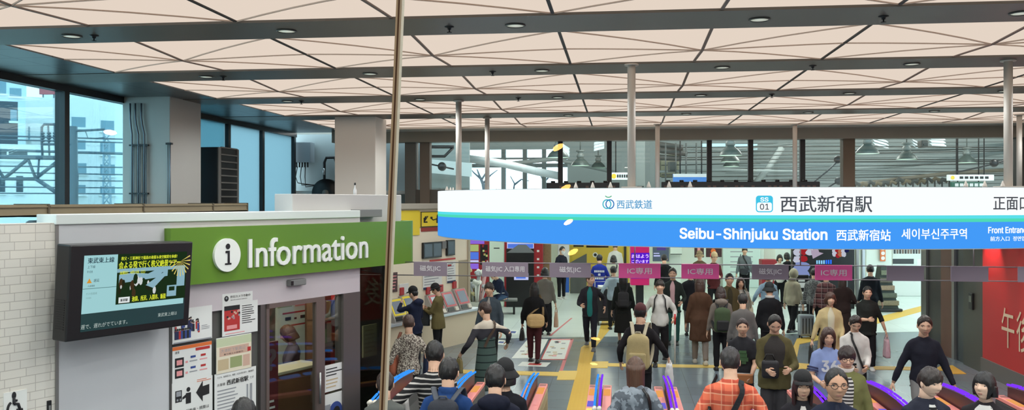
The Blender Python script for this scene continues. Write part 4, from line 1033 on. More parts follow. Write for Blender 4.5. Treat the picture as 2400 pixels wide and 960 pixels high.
def n4(q, w, h):
    rc(q, w, h, 0, .02, 1, .98, 10); rc(q, w, h, .0, .75, 1, .98, 11, -.0022); rc(q, w, h, .08, .48, .92, .72, 8, -.0024)
    tx(q, w, h, '大本町下駅周辺', .12, .58, .10, 6, wd=.7); tx(q, w, h, '乗り換えの御案内', .2, .5, .05, 0, wd=.55); rc(q, w, h, .38, .12, .72, .42, 7, -.0026); rc(q, w, h, .75, .1, .95, .42, 8, -.0026); rc(q, w, h, .04, .1, .34, .4, 5, -.0026)
    rc(q, w, h, .88, .5, .98, .62, 1, -.0028); return PR
notice('tan and cream map poster below the red photograph notice', 507, 589, 786, 870, n4)
def n5(q, w, h):
    q.add([(a * w, -.002, b * h) for a, b in ((.60, .66), (.76, .92), (.76, .78), (.92, .80), (.92, .56), (.76, .54), (.76, .40))], [tuple(range(7))], 0)
    rc(q, w, h, .12, .52, .27, .80, 0); rc(q, w, h, .14, .66, .25, .78, 6, -.0026); rc(q, w, h, .15, .55, .19, .6, 6, -.0026); rc(q, w, h, .22, .55, .25, .6, 6, -.0026)
    q.disc((.42 * w, -.002, .78 * h), (1, 0, 0), (0, 0, 1), .045 * w, 0, 16); rc(q, w, h, .36, .44, .48, .70, 0)
    q.add([(a * w, -.0022, b * h) for a, b in ((.37, .68), (.28, .62), (.28, .56), (.37, .60))], [(0, 1, 2, 3)], 0)
    tx(q, w, h, '定期券・回数券・精算は', .05, .22, .085, 0, wd=.86); tx(q, w, h, '左側の券売機をご利用ください', .05, .10, .07, 0, wd=.86); lines(q, w, h, .62, .90, .98, .98, 2, 3); return PR
notice('white notice with a black arrow and a person at a machine', 398, 498, 889, 985, n5)
def n6(q, w, h):
    tx(q, w, h, 'ただ今、係員窓口は、精算・お忘れ物の承り・乗換案内', .06, .90, .04, 0, wd=.88); tx(q, w, h, '西武新宿駅', .28, .73, .11, 0, wd=.52, bold=.012); tx(q, w, h, 'お客様', .06, .74, .06, 0, wd=.18); tx(q, w, h, 'です', .84, .76, .05, 0)
    lines(q, w, h, .06, .05, .7, .68, 9, 6, 4); rc(q, w, h, .76, .05, .80, .66, 6); rc(q, w, h, .84, .05, .9, .66, 6); return PR
notice('white text notice headed with the station name, below the map poster', 503, 600, 867, 980, n6)
def n7(q, w, h):
    q.disc((.13 * w, -.002, .5 * h), (1, 0, 0), (0, 0, 1), .28 * h, 0, 18); q.disc((.13 * w, -.0025, .56 * h), (1, 0, 0), (0, 0, 1), .12 * h, 6, 12); tx(q, w, h, '防犯カメラ作動中', .26, .50, .26, 0, wd=.66); tx(q, w, h, 'Security camera in operation', .26, .24, .14, 0, wd=.55); return PR
notice('small grey label with a camera symbol above the red photograph notice', 521, 592, 685, 708, n7, name='label_plate', cat='label')
def n8(q, w, h):
    lines(q, w, h, .1, .55, .9, .9, 3, 0, 8); lines(q, w, h, .1, .1, .85, .5, 3, 5, 9); return PR
notice('white notice with yellow lines stuck inside the narrow pane beside the door', 759, 806, 852, 914, n8, -.012)
def n9(q, w, h):
    q.disc((.6 * w, -.002, .45 * h), (1, 0, 0), (0, 0, 1), .32 * w, 2, 20); q.disc((.64 * w, -.0025, .45 * h), (1, 0, 0), (0, 0, 1), .16 * w, 0, 16); rc(q, w, h, .05, .1, .35, .7, 6); return PR
notice('poster with a blue disc low in the narrow pane beside the door', 757, 806, 920, 1000, n9, -.012)
# question mark on the door glass
s0, z0 = BS(620, 872, .012); s1, z1 = BS(647, 815, .012); t = bthing('question_mark_decal', 'dark question mark decal on the glass door', 'decal', s0, z0, -.012); q = MB(); q.text('?', (0, 0, 0), (1, 0, 0), (0, 0, 1), h=z1 - z0, width=s1 - s0, bold=.03); q.build('decal', mat('decal_dark', (44, 36, 34), .5), t)
# accessible sign and lock plate on tiles
s0, z1 = BS(9, 920, .01); s1, z0 = BS(63, 1000, .01)
t = bthing('accessible_sign', 'white wheelchair sign plate on the tiled wall', 'sign', s0, z0, -.012); w_, h_ = s1 - s0, BS(36, 916, .01)[1] - z0
q = MB(); q.box((0, 0, 0), (w_, .012, h_)); q.build('plate', mat('plate_white', (232, 232, 226), .4), t)
q = MB(); P_ = lambda a, b: V((a * w_, -.004, b * h_)); lw = .012
q.ball(P_(.42, .90), (.018, .004, .03), 10, 6)
q.tube([P_(.42, .86), P_(.42, .70), P_(.42, .68)], lw, 6); q.tube([P_(.42, .77), P_(.55, .755)], lw * .8, 6); q.tube([P_(.42, .68), P_(.60, .66), P_(.68, .50), P_(.78, .50)], lw, 6)
q.tube([P_(.36 + .0 + .22 * math.cos(a), .54 + .20 * math.sin(a)) for a in [math.radians(110 + 250 * i / 16) for i in range(17)]], lw * .8, 6); q.build('pictogram', INK, t)
s0, z0 = BS(111, 990, .01); s1, z1 = BS(121, 937, .01); t = bthing('switch_plate', 'small dark switch plate on the tiled wall', 'switch', s0, z0, -.012); q = MB(); q.bbox((0, 0, 0), (s1 - s0, .015, z1 - z0), .003); q.build('plate', DARKM, t); q = MB(); q.box((.01, -.004, .08), (s1 - s0 - .01, .0, .14)); q.build('button', GREYP, t)
# booth interior things
BD = 2.1
t = bthing('notice_board', 'white standing notice board inside the office with two red lines', 'board', bs(650, -BD), 0, BD); wd = bs(745, -BD) - bs(650, -BD)
zt2 = bz(690, 712, -BD); zb2 = max(.3, bz(690, 860, -BD))
q = MB(); q.box((0, 0, zb2), (wd, .04, zt2)); q.build('board', mat('board_white', (214, 220, 206), .5), t)

for x in (.02, wd - .06): q = MB(); q.box((x, .0, 0), (x + .04, .04, zb2)); q.build('leg', ALU, t)
q = MB(); f_ = lambda v: zb2 + v * (zt2 - zb2)
for a, b, c_, d_, m in ((.12, .86, .75, .885, 1), (.12, .66, .75, .685, 1), (.18, .76, .32, .81, 0), (.4, .76, .46, .79, 0), (.55, .76, .7, .81, 0), (.0, .97, .35, 1.04, 7), (.42, .96, .7, 1.05, 4), (.80, .7, .95, .95, 6)): q.quad((a * wd, -.003, f_(b)), (c_ * wd, -.003, f_(b)), (c_ * wd, -.003, f_(d_)), (a * wd, -.003, f_(d_)), m)
q.build('print', PR, t)
t = bthing('brochure_rack', 'brown wooden rack of brochures inside behind the narrow pane', 'rack', bs(752, -1.0), 0, 1.0); w_ = bs(835, -1.0) - bs(752, -1.0)
zr = bz(790, 690, -1.0); q = MB(); q.box((0, .25, 0), (w_, .28, zr)); q.box((0, 0, 0), (.02, .28, zr)); q.box((w_ - .02, 0, 0), (w_, .28, zr))
WOOD = mat('rack_wood', (110, 78, 54), .6, noise_amt=.15, nscale=6)
for i in range(6): q.box((0, 0, zr * i / 6), (w_, .28, zr * i / 6 + .02))
q.build('shelf_frame', WOOD, t); r = random.Random(9)
for i in range(6):
    for j in range(6):
        q = MB(); a = .03 + (w_ - .06) * j / 6; hgt = zr / 6 * (.55 + .3 * r.random()); q.box((a, .05 + .1 * r.random(), zr * i / 6 + .02), (a + (w_ - .06) / 6.6, .24, zr * i / 6 + .02 + hgt))
        cm = r.choice((1, 2, 3, 5, 7, 8, 6)); p_ = BP0 + U * bs(752, -1.0) - NB * 1.0; o = q.build('brochure', PR[cm], None, V((p_.x, p_.y, 0)), BRZ)
        tag(o, 'thin brochure in the brown office rack, %s shelf up, %s from the door' % (ORD[i], ORD[j]), 'brochure', 'brochures in the office rack')
t = bthing('office_counter', 'brown wooden counter inside the glass door', 'counter', bs(640, -.75), 0, .75); wd = bs(748, -.75) - bs(640, -.75); zc = bz(690, 862, -.75)
q = MB(); q.bbox((0, 0, 0), (wd, .30, zc - .04), .01); q.build('front', mat('counter_wood', (128, 88, 56), .5, noise_amt=.2, nscale=5), t); q = MB(); q.bbox((-.03, -.04, zc - .04), (wd + .03, .34, zc), .01); q.build('worktop', mat('worktop_pale', (200, 190, 160), .5), t)
t = bthing('poster_frame', 'dark red upright poster stand inside the glass door', 'stand', bs(624, -.35), 0, .35); w_ = bs(652, -.35) - bs(624, -.35); zq = bz(640, 800, -.35)
q = MB(); q.box((0, 0, 0), (w_, .03, zq)); q.build('board', mat('stand_red', (96, 36, 40), .5), t); q = MB(); lines(q, w_, zq, .15, .45, .85, .62, 4, 0, 3); q.build('print', PAPER, t)
t = bthing('green_poster', 'green poster on the rear wall of the office', 'poster', bs(775, -1.8), bz(790, 860, -1.8), 1.8); w_ = bs(812, -1.8) - bs(775, -1.8); q = MB(); q.box((0, 0, 0), (w_, .01, bz(790, 808, -1.8) - bz(790, 860, -1.8))); q.build('sheet', mat('poster_green', (60, 120, 70), .6), t)
# ================================================================== cable tray over the booth
TRM = mat('tray_tan', (138, 124, 98), .6, noise_amt=.15, nscale=3)
for i, (y0, y1) in enumerate(((5.2, 7.2), (7.22, 9.24), (9.26, 11.24), (11.26, 13.3), (13.32, 14.6))):
    t = thing('cable_tray', 'tan cable tray length above the office roof, %s from the viewer' % ORD[i], 'cable tray', (-6.6, y0, 3.08), 0, 'cable tray lengths'); L = y1 - y0
    q = MB(); q.box((-.2, 0, 0), (.2, L, .02)); q.box((.18, 0, 0), (.2, L, .13)); q.box((-.2, 0, 0), (-.18, L, .13)); q.build('trough', TRM, t)
    q = MB(); q.box((.2, 0, .10), (.212, L, .115)); q.box((.2, 0, .015), (.212, L, .03)); q.build('rail_edge', TRM, t)
    q = MB(); q.box((-.21, L - .03, -.01), (.216, L + .0, .14)); q.build('joint', mat('tray_joint', (96, 84, 66), .6), t)
    q = MB(); q.box((-.15, L * .5, -.22), (.15, L * .5 + .25, 0)); q.build('support_block', mat('tray_block', (84, 70, 56), .8), t)
    q = MB()
    for k in range(4): q.tube([(-.12 + .07 * k, L * j / 8, .06 + .04 * math.sin(j * 1.7 + k + i)) for j in range(9)], .016, 6)
    q.build('cable', BLACKP, t)
rr_ = random.Random(11)
for i in range(5):
    t = bthing('cable_coil', 'dark cable loop lying on the office roof, %s from the viewer' % ORD[i], 'cable', -2.2 + .75 * i, 2.86, 1.0 + .2 * (i % 2), 'cables on the office roof'); q = MB()
    q.tube([(.3 * math.cos(a) * (1 + .2 * math.sin(3 * a)), .35 * math.sin(a), .03 + .16 * abs(math.sin(a * .5 + i))) for a in [2 * pi * k / 20 for k in range(21)]], .022, 6); q.build('cable', BLACKP, t)

t = bthing('leaflet_panel', 'cream leaflet panel behind the corner glass of the office', 'panel', bs(852, -.5), bz(866, 835, -.5), .5); w_ = bs(884, -.5) - bs(852, -.5); q = MB(); q.bbox((0, 0, 0), (w_, .03, .42), .004); q.build('panel_sheet', mat('leaflet_cream', (214, 200, 160), .6), t); q = MB(); lines(q, w_, .42, .1, .1, .9, .9, 6, 5, 3); q.build('print', PR, t)
# ================================================================== floor
FL = mat('floor_tile', (118, 122, 124), .22, spec=.5); nt = FL.node_tree; tc = nt.nodes.new('ShaderNodeTexCoord'); br = nt.nodes.new('ShaderNodeTexBrick'); nt.links.new(tc.outputs['Object'], br.inputs['Vector'])
br.offset = 0; br.inputs['Color1'].default_value = (*lin((112, 124, 132)), 1); br.inputs['Color2'].default_value = (*lin((106, 116, 122)), 1); br.inputs['Mortar'].default_value = (*lin((92, 94, 96)), 1)
br.inputs['Scale'].default_value = 1; br.inputs['Brick Width'].default_value = .6; br.inputs['Row Height'].default_value = .6; br.inputs['Mortar Size'].default_value = .004; nt.links.new(br.outputs[0], nt.nodes['Principled BSDF'].inputs['Base Color'])
q = MB(); q.box((-9, -7, -.2), (13, 44, 0)); struct('floor', q, FL)
FW = mat('floor_white_tile', (206, 216, 210), .3); nt = FW.node_tree; tc = nt.nodes.new('ShaderNodeTexCoord'); br = nt.nodes.new('ShaderNodeTexBrick'); nt.links.new(tc.outputs['Object'], br.inputs['Vector'])
br.offset = 0; br.inputs['Color1'].default_value = (*lin((208, 218, 212)), 1); br.inputs['Color2'].default_value = (*lin((198, 208, 203)), 1); br.inputs['Mortar'].default_value = (*lin((170, 178, 174)), 1)
br.inputs['Scale'].default_value = 1; br.inputs['Brick Width'].default_value = .9; br.inputs['Row Height'].default_value = .9; br.inputs['Mortar Size'].default_value = .006; nt.links.new(br.outputs[0], nt.nodes['Principled BSDF'].inputs['Base Color'])
def gp(px, py, z=0.0): p = on_z(px, py, z); return V((p.x, p.y, z))
def slab(pts, z0, z1): q = MB(); q.prism([V((p.x, p.y, z0)) for p in pts], (0, 0, z1 - z0)); return q
A_ = gp(1125, 793); B_ = gp(2170, 777); dr = (B_ - A_).normalized(); A2 = A_ - dr * 7; B2 = B_ + dr * 6
struct('floor_white', slab([A2, B2, V((B2.x, 43.5, 0)), V((A2.x, 43.5, 0))], 0, .004), FW)
TAC = mat('tactile_yellow', (206, 168, 66), .6); nt = TAC.node_tree; tc = nt.nodes.new('ShaderNodeTexCoord'); vo = nt.nodes.new('ShaderNodeTexVoronoi'); vo.inputs['Scale'].default_value = 16; vo.inputs['Randomness'].default_value = 0
nt.links.new(tc.outputs['Object'], vo.inputs['Vector']); b2 = nt.nodes.new('ShaderNodeBump'); b2.inputs['Strength'].default_value = .7; b2.inputs['Distance'].default_value = .006; b2.invert = True; nt.links.new(vo.outputs['Distance'], b2.inputs['Height']); nt.links.new(b2.outputs[0], nt.nodes['Principled BSDF'].inputs['Normal'])
TACP = mat('tactile_pale', (214, 184, 96), .6)
def tac(pts, z=.008, m=TAC): o = struct('floor_tactile_paving', slab([gp(*p) for p in pts], .0, z), m); return o
tac([(1327, 965), (1379, 965), (1386, 850), (1395, 814), (1362, 814), (1352, 868)]); tac([(1362, 814), (1395, 814), (1434, 766), (1446, 748), (1412, 748), (1400, 790)], .0085)
tac([(1310, 869), (1354, 869), (1347, 890), (1305, 890)], .0082, TACP); tac([(1384, 847), (1426, 847), (1424, 862), (1383, 862)], .0082, TACP)
tac([(1070, 866), (1312, 872), (1310, 881), (1070, 874)], .0075, TACP); tac([(1425, 851), (1700, 856), (1700, 862), (1425, 858)], .0075, TACP); tac([(1700, 856), (1850, 858), (1850, 865), (1700, 862)], .0078, TACP)
tac([(1906, 855), (2205, 861), (2205, 868), (1906, 863)], .0076, TACP); tac([(2200, 859), (2232, 856), (2265, 876), (2228, 876), (2214, 868), (2200, 868)], .0084)
tac([(1848, 838), (1866, 850), (1908, 854), (1908, 864), (1848, 865)], .0083)
tac([(1848, 838), (1866, 846), (1874, 806), (1905, 800), (1902, 788), (1868, 793)], .0079); tac([(1902, 788), (1905, 800), (2062, 757), (2170, 727), (2170, 714), (2050, 745)], .0081)
def sticker(label, pts, m, prints, name='floor_sticker'):
    c = sum((gp(*p) for p in pts), V()) / len(pts); P = [gp(*p) - c for p in pts]
    t = thing(name, label, 'floor sticker', c + V((0, 0, .0045 if c.y > 20.5 else .0005)))
    q = MB(); q.prism(P, (0, 0, .002)); q.build('sheet', m, t)
    def bl(u, v): a = P[3].lerp(P[2], u); b = P[0].lerp(P[1], u); p = a.lerp(b, v); return V((p.x, p.y, .0028))
    q = MB()
    for (a, b, c_, d_, k) in prints: q.quad(bl(a, b), bl(c_, b), bl(c_, d_), bl(a, d_), k)
    q.build('print', PR, t)
r = random.Random(4); PRI = [(.1 + .8 * r.random() * .8, .08 + .8 * r.random(), 0, 0, r.choice((4, 6, 6, 5))) for _ in range(14)]
PRI = [(a, b, min(.95, a + .18), min(.95, b + .05), k) for a, b, _, _, k in PRI]
WST = mat('sticker_white', (222, 226, 218), .45)
sticker('large white poster sticker on the grey floor, the one without a red border', [(1237, 794), (1285, 794), (1262, 839), (1199, 839)], WST, PRI)
sticker('large red-bordered white poster sticker on the grey floor', [(1290, 794), (1340, 794), (1325, 843), (1266, 843)], WST, PRI + [(0, 0, 1, .03, 1), (0, .94, 1, 1, 4), (0, 0, .05, 1, 1), (.95, 0, 1, 1, 4)])
sticker('small white floor sticker with a red bar under the person with a tan bag', [(1224, 847), (1291, 849), (1280, 859), (1213, 857)], WST, [(.3, .3, .75, .7, 1)])
sticker('blue arrow sticker on a white square at the edge of the white floor', [(1168, 796), (1197, 798), (1188, 808), (1158, 806)], WST, [(.2, .3, .6, .7, 2)])
sticker('small blue arrow sticker on the white floor near the red kiosks', [(1196, 773), (1216, 774), (1210, 783), (1190, 782)], WST, [(.2, .2, .8, .7, 2)])
q = MB(); q.prism([gp(1336, 794), gp(1345, 794), gp(1319, 868), gp(1311, 868)], (0, 0, .0012)); struct('floor_red_line', q, mat('line_red', (196, 110, 112), .6))
q = MB(); q.prism([gp(1338, 745), gp(1342, 745), gp(1292, 787), gp(1286, 787)], (0, 0, .0055)); struct('floor_red_line', q, MATS['line_red'])
# ================================================================== big oval station sign
EX, EY, EA, EB = 2.2, 14.3, 5.1, 4.2; SZ0, SZ1 = 2.722, 3.402
def ehit(px):
    r = ray(px, HY); dx, dy = r.x / EA, r.y / EB; ox, oy = -EX / EA, -EY / EB
    a = dx * dx + dy * dy; b = 2 * (ox * dx + oy * dy); c = ox * ox + oy * oy - 1; D = b * b - 4 * a * c
    t = (-b - math.sqrt(max(0, D))) / (2 * a); return t, math.atan2(oy + dy * t, ox + dx * t)
def epos(ph, off=0.0, z=0.0):
    n = V((math.cos(ph) / EA, math.sin(ph) / EB, 0)).normalized(); return V((EA * math.cos(ph), EB * math.sin(ph), z)) + n * off
sign = thing('station_sign', 'huge oval illuminated white and blue station name sign hung over the ticket gates', 'sign', (EX, EY, SZ0)); SH = SZ1 - SZ0
SWH = emitm('sign_lit_white', (250, 254, 255), 1.12); SCY = emitm('sign_lit_cyan', (96, 232, 244), 1.0); SMI = emitm('sign_lit_mint', (84, 226, 190), 1.0); SBL = emitm('sign_lit_blue', (70, 158, 253), 1.04)
N_ = 160
def band(z0, z1, m, off=0.0, name='face_panel'):
    q = MB(); R_ = [[epos(2 * pi * j / N_, off, z) for j in range(N_)] for z in (z0, z1)]; q.loft(R_, 0, False, True); return q.build(name, m, sign)
band(SH * .545, SH, SWH); band(SH * .49, SH * .545, SCY, 0, 'stripe_panel'); band(SH * .435, SH * .49, SMI, 0, 'stripe_panel'); band(0, SH * .435, SBL)
q = MB(); prof = [(-.002, SH), (-.002, SH + .006), (-.42, SH + .006), (-.42, -.008), (-.002, -.008), (-.002, 0)]; rings = [[epos(2 * pi * j / N_, o, z) for j in range(N_)] for o, z in prof]; q.loft(rings, 0, False, False); q.build('frame', mat('sign_frame', (176, 182, 184), .45, .3), sign)
def stext(txt, px0, px1, pyb, pyt, m, bold=0.0, off=.006, name='lettering'):
    t0, p0 = ehit(px0); t1, p1 = ehit(px1); tm = (t0 + t1) / 2; z0 = CH + (HY - pyb) / F * tm - SZ0; z1 = CH + (HY - pyt) / F * tm - SZ0
    vs, fs, bx = text_geo(txt, bold); wd = 1.0; q = MB()
    q.text(txt, (0, 0, 0), (1, 0, 0), (0, 0, 1), h=z1 - z0, width=1.0, bold=bold, fmap=lambda a, b, k: epos(p0 + (p1 - p0) * a, off + k, z0 + b)); return q.build(name, m, sign)
SINK = mat('sign_ink', (70, 74, 84), .6); SLB = emitm('sign_text_blue', (104, 176, 226), .9); STW = emitm('sign_text_white', (252, 254, 255), 1.25)
stext('西武鉄道', 1446, 1529, 489, 468, SLB, .012); stext('西武新宿駅', 1829, 2044, 497, 458, SINK, .010); stext('正面口', 2327, 2411, 492, 461, SINK, .01)
stext('Seibu-Shinjuku Station', 1593, 1939, 567, 534, STW, .022); stext('西武新宿站', 1960, 2087, 564, 537, STW, .016); stext('세이부신주쿠역', 2112, 2265, 560, 535, STW, .012)
stext('Front Entrance', 2315, 2412, 546, 531, STW, .018); stext('前方入口  정면입구', 2320, 2412, 564, 553, STW, .006)
def spt(px, py, off=.007): t, p = ehit(px); return epos(p, off, CH + (HY - py) / F * t - SZ0)
def sring(cx, cy, rx, ry, wd, m, name='emblem', a0=0, a1=2 * pi, n=36):
    q = MB(); vs = []
    for i in range(n + 1):
        a = a0 + (a1 - a0) * i / n
        for k in (1, 0): vs.append(spt(cx + (rx - wd * (1 - k)) * math.cos(a), cy - (ry - wd * (1 - k)) * math.sin(a)))
    q.add(vs, [(2 * i, 2 * i + 1, 2 * i + 3, 2 * i + 2) for i in range(n)], 0); return q.build(name, m, sign)
sring(1423, 478, 10.5, 11.5, 2.6, emitm('logo_teal', (70, 200, 220), .9)); sring(1430, 478, 10.5, 11.5, 2.6, emitm('logo_blue', (50, 130, 205), .9)); sring(1426.5, 456, 9, 7, 2.2, emitm('logo_green', (90, 190, 140), .9), 'emblem', math.radians(205), math.radians(335), 16)
def spoly(pts, m, name, off=.007): q = MB(); q.add([spt(x, y, off) for x, y in pts], [tuple(range(len(pts)))]); return q.build(name, m, sign)
def rr_pts(x0, y0, x1, y1, r, n=5):
    out = []
    for cx_, cy_, a0 in ((x1 - r, y0 + r, 0), (x0 + r, y0 + r, 90), (x0 + r, y1 - r, 180), (x1 - r, y1 - r, 270)):
        out += [(cx_ + r * math.cos(math.radians(a0 + 90 * i / n)), cy_ - r * math.sin(math.radians(a0 + 90 * i / n))) for i in range(n + 1)]
    return out
spoly(rr_pts(1771.5, 458, 1811.5, 497, 7), emitm('badge_cyan', (70, 205, 240), 1.0), 'badge', .006); spoly(rr_pts(1774, 474, 1809, 494.5, 5), SWH, 'badge_field', .009)
stext('SS', 1782, 1801, 472, 462, STW, .02, .010, 'badge_lettering'); stext('01', 1781, 1802, 491, 477, SINK, .01, .011, 'badge_lettering')
POLM = mat('pole_cream', (192, 182, 172), .5)
for px, py in ((1075, 235), (1480, 150), (2363, 140), (1142, 275), (1541, 290), (1863, 290), (2389, 268)):
    P_ = on_z(px, py, CZ - .01); q = MB(); pz = SZ1 - SZ0 + .006
    lx, ly = P_.x - EX, P_.y - EY; ph = math.atan2(ly / EB, lx / EA); e = epos(ph, -.2)
    q.tube([(lx, ly, pz), (lx, ly, CZ - SZ0 - .012)], .048, 14); q.build('support_pole', POLM, sign)
    q = MB(); q.box((lx - .12, ly - .12, pz - .01), (lx + .12, ly + .12, pz + .015)); q.build('pole_foot', POLM, sign)
    q = MB(); q.tube([(lx, ly, CZ - SZ0 - .03), (lx, ly, CZ - SZ0 - .013)], .085, 14); q.build('pole_flange', POLM, sign)
    for k in (-3, -2, -1, 1, 2, 3):
        pp = epos(ph + k * .05, -.14, pz); q = MB(); q.lathe([(.028, 0), (.024, .02), (.006, .07), (.001, .075)], 10, 0, pp); q.build('anchor_bolt', POLM, sign)
# ================================================================== gate name plates on a double rail
GY = 11.05
def tagz(py): return CH + (HY - py) / F * GY / CT
TZ1, TZ0 = 2.468, 2.30
t = thing('sign_rail', 'long pair of thin rails above the gates carrying the pink and grey plates', 'rail', (-3.4, GY, TZ0)); L_ = 8.3 + 3.4
for z in (0, TZ1 - TZ0):
    q = MB(); q.tube([(0, .012, z), (L_, .012, z)], .007, 6); q.build('rail', mat('rail_grey', (140, 134, 138), .4, .5), t)
for x in (3.6, 5.6, 7.6):
    ph = math.atan2(-math.sqrt(1 - ((x - 3.4 - EX) / EA) ** 2), (x - 3.4 - EX) / EA); e = epos(ph, -.3); q = MB(); q.tube([(x, .012, TZ1 - TZ0), (x, .012, SZ0 - .008 - TZ0)], .007, 6); q.build('hanger', MATS['rail_grey'], t)
PGY = mat('plate_grey', (142, 128, 141), .4); PPK = mat('plate_pink', (244, 92, 164), .4); PWH = mat('plate_text', (232, 228, 230), .5)
LANES = [(970, 1048, 0, '磁気|IC'), (1130, 1238, 0, '磁気|IC 入口専用'), (1288, 1385, 0, '磁気|IC'), (1450, 1548, 1, 'IC専用'), (1597, 1685, 1, 'IC専用'), (1762, 1848, 0, '磁気|IC'), (1910, 1997, 1, 'IC専用'), (2078, 2165, 0, None), (2228, 2316, 0, None), (2385, 2480, 0, '磁気|IC')]
WHERE = ['nearest the ticket machines', 'the one with the longest lettering', 'over the lane with the yellow tactile path', None, None, 'between two pink plates', None, None, None, 'before the red wall']
pk = 0; gb = 0
for i, (a, b, k, s) in enumerate(LANES):
    pa, pb = on_y(a, 632, GY), on_y(b, 632, GY); wd = pb.x - pa.x
    if k: pk += 1; lab = 'pink IC lane plate on the rail, %s pink one from the ticket machines' % ORD[pk - 1]
    elif s is None: gb += 1; lab = 'blank grey lane plate on the rail, %s' % ('in front of the brown pillar' if gb == 1 else 'in front of the dark door')
    else: lab = 'grey lane plate lettered for magnetic tickets, ' + WHERE[i]
    t = thing('lane_sign', lab, 'sign', (pa.x, GY, TZ0), 0, 'lane plates above the gates')
    q = MB(); q.bbox((0, -.012, -.008), (wd, .004, TZ1 - TZ0 + .008), .003); q.build('plate', PPK if k else PGY, t)
    if s:
        q = MB(); hh = .085 if k == 0 else .08; q.text(s, (wd / 2, -.0145, .045), (1, 0, 0), (0, 0, 1), h=hh, align='C', bold=.008, width=min(wd * .82, {0: .27, 1: .30}[k]) if len(s) < 8 else wd * .84); q.build('lettering', PWH, t)
# ================================================================== ticket gates
SAL = mat('gate_salmon', (226, 136, 124), .4, emit=(226, 120, 110), estr=.12); ORG = emitm('gate_orange_screen', (246, 170, 96), 1.0); LAV = emitm('gate_blue_screen', (120, 110, 226), 1.0); PUR = emitm('gate_led_purple', (126, 52, 250), 1.25); BLU = emitm('gate_led_blue', (56, 148, 250), 1.2)
GBD = mat('gate_body', (66, 62, 62), .4); GBE = mat('gate_beige', (196, 176, 128), .5)
def gate(x, label, led0, led1, beige, yellow):
    t = thing('ticket_gate', label, 'ticket gate', (x, 9.2, 0), 0, 'ticket gates in the row'); L = 1.9
    q = MB(); q.bbox((-.14, 0, .0), (.14, L, .90), .02); q.build('body', GBE if beige else GBD, t)
    q = MB(); q.box((-.142, .1, .1), (-.139, L - .1, .78)); q.box((.139, .1, .1), (.142, L - .1, .78)); q.build('side_panel', mat('gate_side', (92, 86, 84), .35) if not beige else mat('gate_side_beige', (176, 152, 104), .5), t)
    for sx in (-1, 1):
        a, b = (.035, .14) if sx > 0 else (-.14, -.035); q = MB(); q.bbox((a, .02, .90), (b, L - .01, .945), .008)
        dk = q.build('deck', SAL, t)
        q = MB(); q.quad((a + .012, L - .62, .947), (b - .012, L - .62, .947), (b - .012, L - .26, .947), (a + .012, L - .26, .947), 0); q.quad((a + .012, L - .16, .947), (b - .012, L - .16, .947), (b - .012, L - .06, .947), (a + .012, L - .06, .947), 1)
        q.quad((a + .012, .70, .947), (b - .012, .70, .947), (b - .012, .98, .947), (a + .012, .98, .947), 2 if sx < 0 else 3); q.quad((a + .012, .35, .947), (b - .012, .35, .947), (b - .012, .62, .947), (a + .012, .62, .947), 4 if (yellow and sx < 0) else 3)
        q.build('reader', [ORG, mat('gate_slot', (150, 90, 84), .4), LAV, SAL, mat('gate_reader_yellow', (238, 200, 50), .4, emit=(238, 190, 40), estr=.3)], dk)
    # fin under the light arch
    def arch(u): return 1.06 + .075 * math.sin(pi * (.12 + .80 * u))
    n = 14; q = MB(); poly = [V((-.012, .04 + (L - .08) * i / n, arch(i / n) - .03)) for i in range(n + 1)]; q.prism([V((-.012, .04, .90))] + poly + [V((-.012, L - .04, .90))], (.024, 0, 0)); fin = q.build('fin', mat('gate_fin', (84, 46, 44), .4), t)
    for sx, m in ((-1, led0), (1, led1)):
        for k in range(6):
            u0, u1 = k / 6 + .018, (k + 1) / 6 - .018; q = MB(); pts = [V((sx * .026, .04 + (L - .08) * (u0 + (u1 - u0) * i / 4), arch(u0 + (u1 - u0) * i / 4))) for i in range(5)]
            q.tube(pts, .0135, 8); q.build('light_strip', m, fin)
        q = MB(); q.tube([(sx * .026, .0, .945), (sx * .026, .0, 1.10)], .02, 12); q.tube([(sx * .026, -.02, 1.085), (sx * .026, .05, 1.085)], .024, 12); q.build('post_cap', mat('gate_post', (226, 220, 206), .4), fin)
    q = MB(); q.box((-.05, L, .55), (.05, L + .02, .7)); q.build('flap', mat('gate_flap', (60, 90, 150), .4), t)
GLB = ['ticket gate at the office end of the row beside the glass corner', 'ticket gate with blue lights behind the man in a blue jacket', 'beige-sided ticket gate with blue lights and a yellow reader', 'ticket gate beside the yellow tactile path, one light blue and one purple', 'ticket gate with purple lights beside the long-haired woman', 'ticket gate covered by the man in the orange plaid shirt', 'ticket gate behind the woman in a black cap and the man with glasses', 'purple-lit ticket gate beside the green cardigan', 'purple-lit ticket gate between the striped-shirt youth and the fluffy-haired woman', 'purple-lit ticket gate nearest the red wall']
for i in range(10):
    gate(-2.636 + .803 * i, GLB[i], BLU if i < 4 else PUR, BLU if i < 3 else PUR, i == 2, i in (2, 3))
